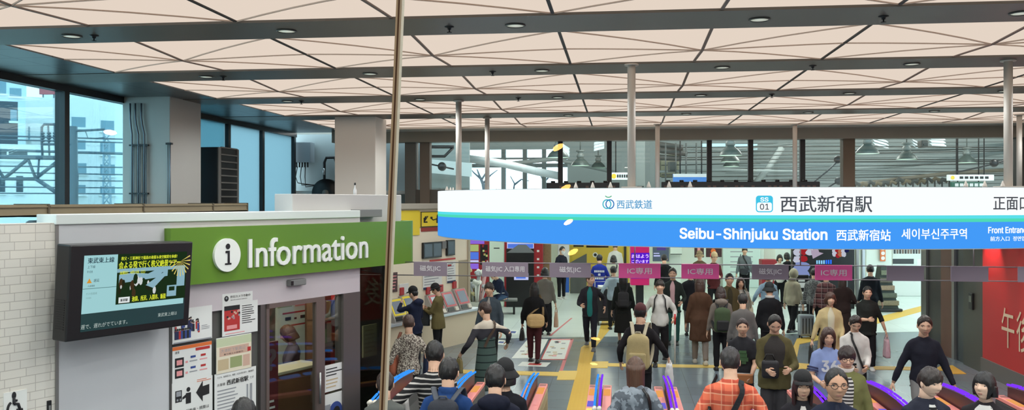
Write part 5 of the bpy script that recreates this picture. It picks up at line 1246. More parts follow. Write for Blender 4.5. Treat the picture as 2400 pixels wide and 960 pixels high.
# ================================================================== ticket machine wall
MT0 = gp(1100, 793); TRZ = BRZ
def TS(px, py, off=0.0): p = on_plane(px, py, MT0 + NB * off, NB); return (p - MT0).dot(U), p.z
def tth(name, label, cat, s, z, off=0.0, group=None): p = MT0 + U * s + NB * off; return thing(name, label, cat, V((p.x, p.y, z)), TRZ, group)
sW0 = TS(925, 700)[0] - 3.0; zW = TS(1000, 548)[1]
q = MB(); q.box((sW0, 0, 0), (0, .3, 3.12)); struct('wall_ticket_machines', q, CREAM, MT0, TRZ)
q = MB(); q.bbox((sW0, -.10, 3.08), (.02, .3, 3.2), .01); struct('trim_ticket_cornice', q, mat('cornice_grey', (168, 160, 146), .5), MT0, TRZ)
q = MB(); q.box((-.09, -.03, 0), (.0, .0, 3.1)); struct('trim_ticket_corner', q, mat('corner_tan', (176, 162, 138), .5), MT0, TRZ)
sa, za = TS(1000, 770); q = MB(); q.bbox((sW0, -.32, .70), (.02, 0, .76), .01); struct('trim_counter_ledge', q, mat('ledge_steel', (206, 214, 220), .3, .4), MT0, TRZ)
q = MB(); q.box((sW0, -.24, 0), (-.02, -.002, .70)); struct('wall_counter_front', q, mat('counter_front', (222, 206, 176), .6), MT0, TRZ)
def flat(name, label, cat, px0, px1, py0, py1, m, fn=None, off=.03, mats=None, part='panel', group=None):
    s0, z1 = TS(px0, (py0), off); s1, _ = TS(px1, py0, off); xm = (px0 + px1) / 2; z1 = TS(xm, py0, off)[1]; z0 = TS(xm, py1, off)[1]
    t = tth(name, label, cat, s0, z0, off, group); q = MB(); q.bbox((0, 0, 0), (s1 - s0, off - .003, z1 - z0), .006); q.build(part, m, t)
    if fn: q = MB(); fn(q, s1 - s0, z1 - z0); q.build('print', mats or PR, t)
    return t
YP = mat('sign_yellow', (222, 196, 48), .45, emit=(220, 190, 40), estr=.08)
flat('yellow_panel', 'bright yellow panel over the ticket machines behind the green sign end', 'sign', 925, 984, 493, 552, YP)
def pic(q, w, h):
    for (a, b, c_, d_) in ((0, 0, 1, .05), (0, .95, 1, 1), (0, 0, .03, 1), (.97, 0, 1, 1)): rc(q, w, h, a, b, c_, d_, 0)
    q.add([(a * w, -.003, b * h) for a, b in ((.14, .68), (.22, .72), (.12, .44), (.10, .40), (.10, .28), (.24, .28), (.24, .33), (.15, .35))], [tuple(range(8))], 0)
    q.tube([(.25 * w, -.003, .70 * h), (.12 * w, -.003, .36 * h)], .012, 5); q.tube([(.11 * w, -.003, .60 * h), (.11 * w, -.003, .34 * h), (.22 * w, -.003, .34 * h)], .012, 5)
    q.disc((.62 * w, -.003, .66 * h), (1, 0, 0), (0, 0, 1), .05 * w, 0, 14); rc(q, w, h, .56, .24, .68, .58, 0); q.tube([(.58 * w, -.003, .52 * h), (.44 * w, -.003, .44 * h), (.38 * w, -.003, .55 * h)], .012, 5); rc(q, w, h, .34, .52, .42, .66, 0); rc(q, w, h, .78, .7, .95, .78, 0)
flat('pictogram_sign', 'yellow ticket-buying sign with arrow and figure in a black frame', 'sign', 986, 1050, 495, 531, YP, pic)
flat('red_strip', 'dark red strip under the yellow ticket sign', 'sign', 988, 1050, 532, 541, mat('strip_red', (150, 48, 40), .5), None, .02)
SCRM = mat('screen_off', (44, 42, 56), .2)
def panes(q, w, h): rc(q, w, h, .05, .1, .46, .9, 0); rc(q, w, h, .54, .1, .95, .9, 0)
flat('display_screen', 'wide dark display screen above the ticket machines', 'screen', 993, 1036, 567, 604, BLACKP, panes, .06, [SCRM]); flat('display_screen', 'narrow dark display screen above the last ticket machine', 'screen', 1049, 1067, 562, 598, BLACKP, lambda q, w, h: rc(q, w, h, .1, .1, .9, .9, 0), .06, [SCRM])
t = flat('wall_speaker', 'small grey speaker between the two display screens', 'speaker', 1038, 1047, 565, 582, GREYP, None, .08)
flat('red_strip', 'thin red strip below the display screens', 'sign', 1008, 1068, 606, 610, RED, None, .02)
def fare(q, w, h): lines(q, w, h, .05, .15, .95, .95, 7, 6, 3); rc(q, w, h, 0, 0, 1, .1, 9); rc(q, w, h, .05, .78, .5, .86, 1)
flat('fare_board', 'white fare board over the red ticket machine beside the hat man', 'board', 992, 1036, 622, 676, PAPER, fare, .025); flat('fare_board', 'white fare board over the last ticket machine by the wall end', 'board', 1048, 1068, 612, 662, PAPER, fare, .025)
flat('fare_board', 'small white board over the yellow ticket machines', 'board', 936, 958, 664, 688, PAPER, None, .02); flat('wall_poster', 'narrow dark poster beside the yellow machines at the wall', 'poster', 916, 932, 638, 684, mat('poster_dark', (86, 62, 62), .6), lambda q, w, h: lines(q, w, h, .1, .1, .9, .9, 5, 4, 6), .02)
q = MB(); s0, z1 = TS(1075, 610); q.box((s0, -.012, .76), (-.1, .0, z1)); struct('door_2', q, mat('door_tan', (164, 148, 120), .5), MT0, TRZ)
def machine(label, px, py_top, py_bot, m, glow=None):
    s, z1 = TS(px, py_top, .05); z0 = .76; h = z1 - z0; t = tth('ticket_machine', label, 'ticket machine', s, z0, 0, 'ticket machines along the wall'); w = .47
    # sloping fascia: frame, screen, coin tray
    def pr(x0, x1, prof): q = MB(); q.prism([V((x0, y, z)) for y, z in prof], (x1 - x0, 0, 0)); return q
    pr(-w / 2, w / 2, [(0, 0), (-.26, 0), (-.26, .06), (-.06, h), (0, h)]).build('cabinet_body', mat('machine_grey', (168, 164, 158), .5), t)
    y_ = lambda z: -.26 + .20 * (z - .06) / (h - .06)
    def pan(x0, x1, z0_, z1_, o): q = MB(); q.add([(x0, y_(z0_) - o, z0_), (x1, y_(z0_) - o, z0_), (x1, y_(z1_) - o, z1_), (x0, y_(z1_) - o, z1_), (x0, y_(z0_) + .02, z0_), (x1, y_(z0_) + .02, z0_), (x1, y_(z1_) + .02, z1_), (x0, y_(z1_) + .02, z1_)], [(0, 1, 2, 3), (1, 5, 6, 2), (0, 3, 7, 4), (3, 2, 6, 7), (0, 4, 5, 1)]); return q
    fr = pan(-w * .42, w * .42, h * .30, h * .98, .012).build('frame', m, t); pan(-w * .33, w * .33, h * .38, h * .90, .018).build('screen', glow or mat('machine_screen', (120, 128, 138), .2, emit=(120, 130, 145), estr=.25), fr)
    pan(-w * .42, w * .1, h * .08, h * .26, .012).build('coin_panel', BLACKP, t); pan(w * .16, w * .42, h * .08, h * .26, .03).build('ticket_slot', mat('machine_pale', (214, 206, 190), .4), t)
    q = MB(); q.bbox((-w * .44, -.05, h + .02), (-w * .16, -.005, h + .18), .01); q.build('number_plate', mat('machine_red', (176, 44, 48), .45), t)
MY = mat('machine_yellow', (226, 204, 60), .4, emit=(226, 204, 50), estr=.15); MR = mat('machine_redframe', (206, 84, 92), .4)
machine('yellow-framed ticket machine nearest the office', 923, 700, 770, MY); machine('yellow-framed ticket machine in front of the person in a black cap', 953, 692, 770, MY)
machine('red-framed ticket machine in front of the man in a black brimmed hat', 1014, 690, 760, MR); machine('red-framed ticket machine half hidden behind the man in the olive coat', 1044, 684, 750, MR); machine('red-framed ticket machine at the wall end', 1075, 676, 745, MR)
# ================================================================== red shop wall and dark panels
RX = 6.83
def ry(px): r = ray(px, HY); return RX / r.x * r.y
REDW = mat('shop_red', (182, 42, 44), .5)
q = MB(); q.box((RX, 9.0, .30), (RX + .2, ry(2303), 3.0)); struct('wall_right', q, REDW)
q = MB(); q.box((RX - .03, 9.0, 0), (RX + .2, ry(2303) + .02, .30)); struct('baseboard_right', q, mat('base_grey', (98, 96, 92), .5))
q = MB(); q.box((RX, ry(2303), 0), (RX + .2, ry(2258), 3.0)); struct('wall_right_dark', q, mat('dark_olive', (74, 74, 66), .45))
q = MB(); q.box((RX + .05, ry(2258), 0), (RX + .12, ry(2236), 2.55)); q.box((RX + .04, ry(2255), .05), (RX + .051, ry(2239), 2.45)); struct('door_3', q, mat('door_dark', (38, 44, 52), .3))
q = MB(); q.box((RX, ry(2236), 0), (RX + .12, ry(2230), 2.7)); struct('trim_door_post', q, ALU)
q = MB(); q.box((RX, ry(2258), 2.55), (RX + .2, ry(2215), 3.0)); struct('wall_over_door', q, mat('wood_brown', (112, 74, 56), .5, noise_amt=.15, nscale=3))
q = MB(); q.box((RX, ry(2230), 0), (RX + .25, ry(2205), 3.0)); struct('column_brown', q, mat('wood_red', (108, 70, 54), .5, noise_amt=.12, nscale=3))
q = MB(); q.box((RX, ry(2205), 0), (RX + .25, ry(2176), 3.0)); struct('column_dark', q, mat('pillar_dark', (66, 64, 62), .4, .3))
q = MB(); q.box((RX - .05, ry(2176), 0), (RX + .25, ry(2164), 3.0)); struct('column_metal', q, mat('pillar_metal', (128, 128, 124), .35, .6))
q = MB(); q.box((RX, 9.0, 3.0), (11.2, ry(2164), 3.06)); struct('roof_shop', q, mat('shop_roof', (70, 66, 62), .8))
t = thing('wall_intercom', 'small dark intercom box on the dark panel beside the red wall', 'intercom', on_x(2279, 705, RX), -pi / 2); q = MB(); q.bbox((-.09, -.04, -.16), (.09, 0, .16), .01); q.build('housing', BLACKP, t); q = MB(); q.box((-.06, -.045, -.02), (.05, -.04, .1)); q.build('screen', mat('intercom_screen', (110, 112, 104), .3), t)
# characters on the red wall (wall faces -X; text runs towards the viewer = -Y)
for ch, px0, px1, pyt, pyb in (('午', 2349, 2379, 722, 815), ('後', 2384, 2422, 732, 828)):
    y0, y1 = ry(px0), ry(px1); d_ = (y0 + y1) / 2; z1 = on_x((px0 + px1) / 2, pyt, RX).z; z0 = on_x((px0 + px1) / 2, pyb, RX).z
    t = thing('wall_character', 'large cream character painted on the red wall, %s' % ('the one farther into the hall' if ch == '午' else 'the one cut by the picture edge'), 'lettering', (RX - .012, y0, z0), 0, 'cream characters on the red wall'); q = MB(); q.text(ch, (0, 0, 0), (0, -1, 0), (0, 0, 1), h=z1 - z0, width=y0 - y1); q.build('lettering', mat('char_cream', (214, 196, 164), .6), t)
for i, px in enumerate((2326, 2374, 2440)):
    y = ry(px); L = bpy.data.lights.new('wall_washer', 'SPOT'); L.energy = 130; L.color = (1, .42, .40); L.spot_size = math.radians(75); L.spot_blend = .6; L.shadow_soft_size = .05
    o = bpy.data.objects.new('wall_washer_light', L); C.objects.link(o); o.location = (RX - .22, y, 2.86); o.rotation_euler = (0, math.radians(-24), 0)
    t = thing('wall_washer', 'small round wall washer lamp over the red wall, %s from the dark panel' % ORD[i], 'lamp', (RX - .22, y, 2.9), 0, 'lamps over the red wall'); q = MB(); q.lathe([(.001, .1), (.05, .1), (.05, 0), (.045, 0), (.04, .03)], 16, cap=False); q.build('housing', DARKM, t); q = MB(); q.tube([(0, 0, .08), (.22, 0, .08)], .012, 6); q.build('arm', DARKM, t)
# ================================================================== upper window wall over the entrance to the platforms
FY = 20.3
q = MB(); q.box((-5.0, FY, 2.52), (XR, FY + .3, 3.52)); struct('wall_lintel', q, mat('lintel_grey', (96, 90, 82), .6))
xw = lambda px: on_y(px, HY, FY).x
DKW = mat('wall_dark_olive', (82, 78, 68), .7)
q = MB(); q.box((-4.9, FY + .0, 3.5), (xw(960), FY + .3, CZ)); struct('wall_end', q, DKW)
q = MB(); q.box((xw(950), FY - .05, 2.5), (xw(975), FY + .25, 4.63)); struct('column_end', q, mat('col_grey_dark', (104, 100, 92), .6))
q = MB(); q.bbox((xw(985), FY - .06, 2.5), (xw(1008), FY + .2, 4.63), .01); struct('column_brown_post', q, mat('post_brown', (118, 104, 90), .6))
for px in (1313, 1428, 1663, 1760, 1882): q = MB(); q.box((xw(px) - .055, FY + .02, 3.5), (xw(px) + .055, FY + .14, 4.64)); struct('trim_mullion', q, mat('mullion_dark', (34, 28, 28), .5))
q = MB(); q.bbox((xw(1975), FY - .05, 3.4), (xw(2003), FY + .25, 4.66), .01); struct('column_brown_post', q, mat('post_brown2', (110, 90, 70), .55))
q = MB(); q.box((xw(2380), FY - .1, 3.4), (XR, FY + .3, 4.64)); struct('wall_end_dark', q, mat('wall_dark_grey', (70, 66, 60), .7))  # dark grey wall piece at the right end
q = MB(); q.box((xw(1009), FY + .08, 3.5), (xw(2380), FY + .09, 4.64)); struct('window_7', q, glassm('hall_glass', (244, 247, 246), .03))
LEDB = mat('led_board', (30, 27, 26), .5)
for i, (a, b, pt, pb) in enumerate(((1281, 1452, 428, 441), (1550, 1920, 426, 441))):
    x0, x1 = on_y(a, 435, FY - .12).x, on_y(b, 435, FY - .12).x; z1 = on_y(a, pt, FY - .12).z
    t = thing('departure_board', 'long dark departure board over the platforms, %s' % ('shorter, before the first mullions' if i == 0 else 'longer, in front of the bell lamps'), 'display', (x0, FY - .12, 3.40), 0, 'departure boards'); q = MB(); q.bbox((0, -.08, 0), (x1 - x0, .05, z1 - 3.40), .01); q.build('casing', LEDB, t)
    q = MB(); n = int((x1 - x0) / .3)
    for k in range(n): q.tube([(.15 + .3 * k, -.02, z1 - 3.40), (.15 + .3 * k, -.02, z1 - 3.36)], .05, 8)
    q.build('vent_cap', LEDB, t)
    q = MB(); r = random.Random(i)
    for k in range(int((x1 - x0) / .12)):
        if r.random() < .55: q.quad((.06 + .12 * k, -.083, .12), (.13 + .12 * k, -.083, .12), (.13 + .12 * k, -.083, .2), (.06 + .12 * k, -.083, .2))
    q.build('led_dots', mat('led_dim', (96, 70, 60), .6), t)
# machinery wall seen left of the second column
q = MB(); q.box((-8.4, 21.0, 2.2), (-4.8, 21.2, CZ)); struct('wall_machinery', q, mat('wall_machine', (150, 158, 158), .7))
p = on_y(695, 381, 20.9); p2 = on_y(736, 334, 20.9); t = thing('electrical_box', 'pale grey electrical box on the wall behind the second column', 'box', p); q = MB(); q.bbox((0, -.25, 0), (p2.x - p.x, .05, p2.z - p.z), .015); q.build('housing', mat('box_pale', (150, 158, 164), .5), t)
q = MB()
for k in range(5): q.tube([(.06 + .07 * k, -.15, 0), (.06 + .07 * k, -.15, -.12)], .022, 8)
q.build('cable_gland', BLACKP, t)
q = MB()
for k in range(3): q.tube([(.08 + .1 * k, -.15, -.1), (.02 + .12 * k, -.12, -.35), (.05 + .1 * k, -.05, -.5 - .05 * k), (.4 + .1 * k, -.05, -.55)], .012, 6)
q.build('cable', BLACKP, t)
p = on_y(766, 452, 20.5); t = thing('cable_reel', 'dark round cable reel half seen above the white box', 'reel', p); q = MB(); q.lathe([(.08, -.1), (.34, -.1), (.34, .1), (.08, .1)], 28, cap=False); q.v = [V((a.x, a.z, a.y)) for a in q.v]; q.build('rim', BLACKP, t); q = MB(); q.tube([(0, -.12, 0), (0, .12, 0)], .08, 16); q.build('hub', mat('reel_hub', (120, 116, 110), .6), t)
p = on_y(776, 400, 20.9); t = thing('pipe_loop', 'dark looped pipe with valves on the wall beside the second column', 'pipe', p); q = MB(); q.tube([(-.15, -.06, -.3), (-.15, -.06, .2), (-.1, -.06, .32), (.1, -.06, .32), (.15, -.06, .2), (.15, -.06, -.3)], .035, 8); q.build('tube', DARKM, t); q = MB(); q.tube([(-.15, -.1, -.1), (-.15, -.1, .06)], .03, 8); q.tube([(.15, -.1, -.1), (.15, -.1, .06)], .03, 8); q.build('valve', STEEL, t)
# ================================================================== platform hall beyond
HW = mat('hall_white', (172, 180, 177), .7); HB = mat('hall_beam', (120, 128, 126), .6); BYY = 42.0
q = MB(); q.box((-8.8, FY + .3, 8.2), (26, BYY + .3, 8.4)); struct('ceiling_hall', q, mat('hall_roof', (176, 182, 180), .8))
bx = lambda px: on_y(px, HY, BYY).x; bzz = lambda py: CH + (HY - py) / F * BYY / CT * 1.0
def wallpiece(x0, x1, z0, z1, m=HW): q = MB(); q.box((x0, BYY, z0), (x1, BYY + .2, z1)); struct('wall_hall_back', q, m)
zr = [0, bzz(446), bzz(392), bzz(383), bzz(373), bzz(369), bzz(350), 8.4]
wallpiece(-8.8, bx(1100), 0, 8.4); wallpiece(bx(1330), 26, 0, 8.4)
wallpiece(bx(1100), bx(1330), 0, zr[1]); wallpiece(bx(1100), bx(1330), zr[2], zr[3], HB); wallpiece(bx(1100), bx(1330), zr[4], zr[5], HB); wallpiece(bx(1100), bx(1330), zr[6], zr[7])
for px in (1180, 1230, 1275): q = MB(); q.box((bx(px) - .1, BYY - .05, zr[1]), (bx(px) + .1, BYY + .22, zr[6])); struct('trim_hall_window', q, HB)
q = MB(); q.box((bx(1100), BYY + .08, zr[1]), (bx(1330), BYY + .09, zr[6])); struct('window_8', q, glassm('far_glass', (250, 252, 253), .02))
for px0, px1, y0, y1 in ((1645, 1700, 340, 348), (1712, 1756, 341, 354), (1762, 1775, 341, 354)):
    q = MB(); q.box((bx(px0), BYY - .02, bzz(y1)), (bx(px1), BYY - .01, bzz(y0))); struct('window_9', q, mat('skylight_lit', (190, 235, 245), .4, emit=(190, 235, 245), estr=1.0))
for i in range(16): q = MB(); z = 3.7 + i * .17; q.box((bx(1700), BYY - .04, z), (26, BYY, z + .025)); struct('trim_hall_siding', q, HB)
q = MB(); q.box((-8.8, 21.2, 0), (-8.6, BYY, 8.4)); q.box((26, FY + .3, 0), (26.2, BYY, 8.4)); struct('wall_hall_sides', q, HW)
def bar(name, label, d, pts, r, m=HB, group='roof steelwork of the platform hall', n=6):
    P = [at_d(x, y, d + (dd[0] if dd else 0)) for x, y, *dd in pts]; t = thing(name, label, 'beam', P[0], 0, group); q = MB(); q.tube([p - P[0] for p in P], r, n); q.build('beam', m, t)
bar('roof_beam', 'curved pale roof beam crossing the bright far windows', 34, [(1100, 372), (1180, 383), (1260, 402), (1310, 412)], .17, mat('beam_pale', (176, 186, 188), .6))
bar('roof_beam', 'second curved pale beam below the first at the far windows', 36, [(1190, 384), (1300, 372), (1420, 398), (1450, 408)], .10)
bar('roof_beam', 'thin slanting pale beam beside the lamps over the longer departure board', 33, [(1540, 345), (1700, 352), (1860, 335)], .06); bar('roof_beam', 'long slanting roof beam behind the bell lamps near the brown post', 31, [(1990, 395), (2140, 385), (2380, 352)], .09)
bar('roof_beam', 'upper slanting roof beam high behind the bell lamps', 31, [(2010, 352), (2200, 350), (2370, 338)], .07); bar('roof_beam', 'lower pipe run behind the bell lamps', 29, [(2005, 432), (2100, 420), (2240, 404), (2370, 398)], .07, mat('pipe_brown', (96, 88, 74), .6))
bar('roof_beam', 'slanting brace between the two dark mullions', 31, [(1770, 430), (1800, 395), (1832, 345)], .12); bar('roof_beam', 'horizontal pale beam over the blue banner', 30, [(1545, 402), (1700, 398), (1880, 402)], .05)
for k in range(4): bar('roof_pipe', 'thin vertical pipe hanging over the blue banner, %s of four' % ORD[k], 28, [(1560 + 24 * k, 335), (1560 + 24 * k, 440)], .025, mat('pipe_dark', (80, 84, 82), .6), 'thin hanging pipes')
# white gable panel left
t = thing('gantry_frame', 'black bent steel frame in front of the white gable panel', 'frame', at_d(1000, 350, 25)); g = lambda x, y: at_d(x, y, 25) - at_d(1000, 350, 25); q = MB(); q.tube([g(1004, 344), g(1064, 344)], .05, 6); q.tube([g(1000, 366), g(1042, 366), g(1062, 346)], .045, 6); q.build('tube', BLACKP, t)
q = MB(); a, b, c_, d_ = at_d(1000, 372, 27), at_d(1105, 382, 27), at_d(1105, 414, 27), at_d(1000, 404, 27); q.prism([a, b, c_, d_], (0, .1, 0)); struct('wall_gable_panel', q, mat('gable_white', (214, 222, 220), .6))
q = MB(); a, b, c_, d_ = at_d(1000, 330, 28), at_d(1100, 330, 28), at_d(1100, 440, 28), at_d(1000, 440, 28); q.prism([a, b, c_, d_], (0, .1, 0)); struct('wall_gable_back', q, mat('gable_grey', (150, 160, 158), .6))
def insul(label, d, pts, ball):
    P0_ = at_d(*pts[0], d); t = thing('line_insulator', label, 'insulator', P0_, 0, 'overhead line insulators'); q = MB(); q.tube([at_d(x, y, d) - P0_ for x, y in pts], .025, 6); q.build('rod', BLACKP, t)
    c = at_d(*ball, d) - P0_; q = MB(); q.lathe([(.04, -.1), (.11, -.06), (.12, 0), (.11, .06), (.04, .1)], 18); Rm = Matrix.Rotation(pi / 2 - .3, 3, 'X'); q.v = [Rm @ v + c for v in q.v]; q.build('disc', BLACKP, t)
insul('dark round insulator on a rod before the white gable panel', 24, [(1007, 384), (1036, 390), (1064, 396)], (1036, 390)); insul('dark insulator rod beside the brown post, upper one', 26, [(1896, 436), (1940, 400), (1972, 370)], (1964, 374)); insul('dark insulator rod beside the brown post, lower one', 26, [(1930, 446), (1955, 430), (1975, 420)], (1966, 424)); insul('dark round insulator at the end by the cream pole', 26, [(2240, 404), (2330, 384), (2360, 374)], (2330, 382))
# bell lamps
LGL = emitm('bell_lamp_glow', (215, 250, 225), 1.7); LSH = mat('bell_shade', (74, 84, 80), .45, .3); LSG = mat('bell_body', (110, 116, 112), .5, .3)
lamps = [(1712, 364, 23.0, .58, 'first of the stack between two mullions'), (1712, 379, 27.5, .58, 'second of the stack between two mullions'), (1714, 390, 32, .58, 'third of the stack between two mullions'), (2033, 360, 23.0, .60, 'beside the brown post'), (2125, 373, 26.0, .60, 'middle one between the brown post and the cream pole'), (2266, 381, 28.5, .60, 'next to the cream pole'), (1360, 388, 28, .60, 'over the shorter departure board, larger one'), (1402, 392, 36, .60, 'over the shorter departure board, smaller one'), (1308, 369, 24, .6, 'at the first dark mullion')]
lp0 = None
for px, py, d, dia, lab in lamps:
    p = at_d(px, py, d); lab = 'bell-shaped hanging lamp, ' + lab
    if lp0 is None:
        lp0 = thing('bell_lamp', lab, 'hanging lamp', p, 0, 'bell lamps in the platform hall')
        q = MB(); q.lathe([(.30, 0), (.295, .02), (.25, .10), (.17, .18), (.11, .23), (.10, .25)], 28, cap=False); q.build('shade', LSH, lp0); q = MB(); q.lathe([(.10, .25), (.12, .27), (.12, .36), (.09, .38), (.09, .44), (.14, .45), (.14, .49), (.001, .50)], 20); q.build('lamp_body', LSG, lp0)
        q = MB(); q.lathe([(.001, .012), (.28, .012), (.292, .004)], 28, cap=False); q.build('bulb_glow', LGL, lp0); q = MB(); q.tube([(0, 0, .5), (0, 0, 8.2 - p.z)], .018, 6); q.build('rod', LSG, lp0)
    else: dup(lp0, p, None, lab)
for (x, y, z, e) in ((0, 26, 6.5, 450), (6, 30, 6.5, 700), (12, 27, 6.5, 450), (-4, 33, 6.0, 300), (14, 35, 6.5, 450)):  # point lights without fixtures, added above the bell lamps to brighten the hall
    L = bpy.data.lights.new('hall_fill', 'POINT'); L.energy = e; L.color = (1, .98, .94); L.shadow_soft_size = .5; o = bpy.data.objects.new('hall_fill_light', L); C.objects.link(o); o.location = (x, y, z)
def hsign(label, px0, px1, py0, py1, d, m, fn=None, name='platform_sign', mats=None):
    a = at_d(px0, py1, d); b = at_d(px1, py0, d); t = thing(name, label, 'sign', a, TH); w_ = math.hypot(b.x - a.x, b.y - a.y); h_ = b.z - a.z; q = MB(); q.bbox((0, 0, 0), (w_, .1, h_), .01); q.build('panel', m, t); q = MB(); 
    if fn: fn(q, w_, h_); q.build('print', mats or PR, t)
    q = MB(); q.tube([(w_ * .2, .05, h_), (w_ * .2, .05, 8.2 - a.z)], .02, 6); q.tube([(w_ * .8, .05, h_), (w_ * .8, .05, 8.2 - a.z)], .02, 6); q.build('hanger', DARKM, t)
SG = mat('psign_white', (214, 220, 216), .5, emit=(214, 220, 216), estr=.15); PGN = [INK, YEL, mat('psign_green', (30, 84, 66), .5), mat('psign_blue', (70, 120, 190), .5), WHITEP]
def f1(q, w, h): q.disc((.10 * w, -.003, .5 * h), (1, 0, 0), (0, 0, 1), .34 * h, 1, 18); [rc(q, w, h, .25 + .11 * i, .3, .33 + .11 * i, .72, 0, -.003) for i in range(6)]
hsign('white platform sign with a yellow disc near the cream pole at the brown post side', 2222, 2330, 409, 423, 27, SG, f1, mats=PGN); hsign('dark green platform sign under the white one near the cream pole', 2230, 2312, 426, 440, 28.2, PGN[2], lambda q, w, h: [rc(q, w, h, .1 + .14 * i, .25, .2 + .14 * i, .75, 4, -.003) for i in range(6)], mats=PGN)
hsign('white platform sign with a yellow disc over a green band by the mid cream pole', 1434, 1482, 404, 421, 27, SG, f1, mats=PGN); hsign('blue banner with a pale top edge beyond the mid cream poles', 1578, 1662, 407, 426, 27, PGN[3], lambda q, w, h: rc(q, w, h, 0, .6, 1, 1, 4, -.003), 'blue_banner', PGN)

# more of the clutter under the platform roof
CLT = mat('clutter_dark', (58, 60, 56), .6); CLB = mat('clutter_brown', (104, 92, 72), .7, noise_amt=.3, nscale=6)
def cbox(name, label, px0, px1, py0, py1, d, m, dep=.5):
    a = at_d(px0, py1, d); b = at_d(px1, py0, d); t = thing(name, label, 'box', a, TH, 'equipment boxes in the platform hall'); q = MB(); q.bbox((0, 0, 0), (math.hypot(b.x - a.x, b.y - a.y), dep, b.z - a.z), .03); q.build('housing', m, t)
    q = MB(); q.box((.05, -.03, .06), (math.hypot(b.x - a.x, b.y - a.y) - .05, 0, .1)); q.build('lip', CLT, t)
cbox('equipment_box', 'olive grey equipment box high beside the second cream pole', 1548, 1592, 362, 414, 32, mat('box_olive', (104, 104, 84), .6)); cbox('equipment_box', 'small dark equipment box in front of the olive grey one', 1568, 1584, 378, 402, 27.5, CLT, .3)
cbox('equipment_box', 'dark loudspeaker box high between the bell lamps by the brown post', 2160, 2176, 328, 345, 26, CLT, .3); cbox('wall_panel_box', 'pale upright duct behind the first cream pole', 1490, 1512, 330, 442, 32, mat('duct_pale', (150, 156, 152), .6))
for k, (y0, y1, x0, x1) in enumerate(((338, 346, 1545, 1600), (352, 360, 1545, 1610), (368, 372, 1545, 1596))):
    bar('pipe_bundle', 'dark grey pipe bundle at the second cream pole, %s from the top' % ORD[k], 28.5, [(x0, y0), (x1, y1)], .10, CLT, 'pipe bundles')
for k in range(9):
    y = 346 + 9.5 * k; bar('roof_wire', 'thin dark wire across the platform hall, %s from the top' % ORD[k], 29 + .3 * k, [(1550, y + 3 * (k % 3)), (1900, y - 4 + 2 * (k % 2)), (2370, y - 6 * (k % 3))], .016, CLT, 'wires in the platform hall', 5)
r = random.Random(21)
for k in range(14):
    x = 2004 + 17 * k; y = 436 - 1.4 * k * (.6 + .4 * r.random()); a = at_d(x, y, 28.2 + .1 * k); t = thing('pipe_fitting', 'brown pipe fitting heaped along the hall pipe run, %s from the brown post' % (ORD[k] if k < 12 else ('thirteenth', 'fourteenth')[k - 12]), 'fitting', a, 0, 'pipe fittings along the hall'); q = MB()
    q.tube([(-.12, 0, -.05), (.02, .02, .06 + .08 * r.random()), (.16, 0, .02)], .05 + .03 * r.random(), 8); q.build('bend', CLB if k % 2 else CLT, t); q = MB(); q.tube([(0, 0, -.35), (0, 0, .04)], .03, 6); q.build('stub', CLT, t)
SKL = mat('roof_light_lit', (214, 232, 236), .4, emit=(214, 232, 236), estr=.8)
for k, (x0, y0, x1, y1, nm) in enumerate(((2050, 337, 2084, 347, 'beside the first bell lamp right of the brown post'), (2142, 342, 2158, 350, 'behind the middle bell lamp'), (2184, 339, 2218, 341, 'left of the bell lamp by the cream pole'), (1318, 356, 1334, 366, 'beside the first dark mullion'), (1392, 352, 1416, 346, 'behind the smaller lamp over the shorter board'))):
    a = at_d(x0, y0, 33); b = at_d(x1, y1, 33) - a; t = thing('roof_light', 'bright slatted roof light ' + nm, 'roof light', a, 0, 'roof lights of the platform hall')
    for j in range(3): q = MB(); o_ = V((0, .05 * j, .12 * j)); q.add([o_, o_ + b, o_ + b + V((0, .3, .09)), o_ + V((0, .3, .09)), o_ + V((0, 0, -.03)), o_ + b + V((0, 0, -.03))], [(0, 1, 2, 3), (4, 5, 1, 0)]); q.build('slat', SKL, t)
# bare tree outside the far windows
t = thing('bare_tree', 'bare tree with dark branches outside the bright far windows', 'tree', at_d(1140, 470, 46)); g = lambda x, y: at_d(x, y, 46) - at_d(1140, 470, 46); q = MB()
q.tube([g(1140, 900), g(1140, 470), g(1132, 430), g(1124, 412), g(1118, 396)], [.16, .12, .09, .06, .03], 6)
for pts in (((1132, 430), (1150, 410), (1166, 398)), ((1126, 418), (1110, 404), (1104, 396)), ((1128, 422), (1142, 400)), ((1200, 470), (1206, 430), (1196, 412)), ((1206, 432), (1222, 420), (1240, 424)), ((1270, 470), (1274, 424), (1262, 402)), ((1274, 428), (1290, 410))): q.tube([g(*p) for p in pts], [.06, .04, .02][:len(pts)], 5)
q.build('branch', mat('bark', (86, 92, 100), .8), t)
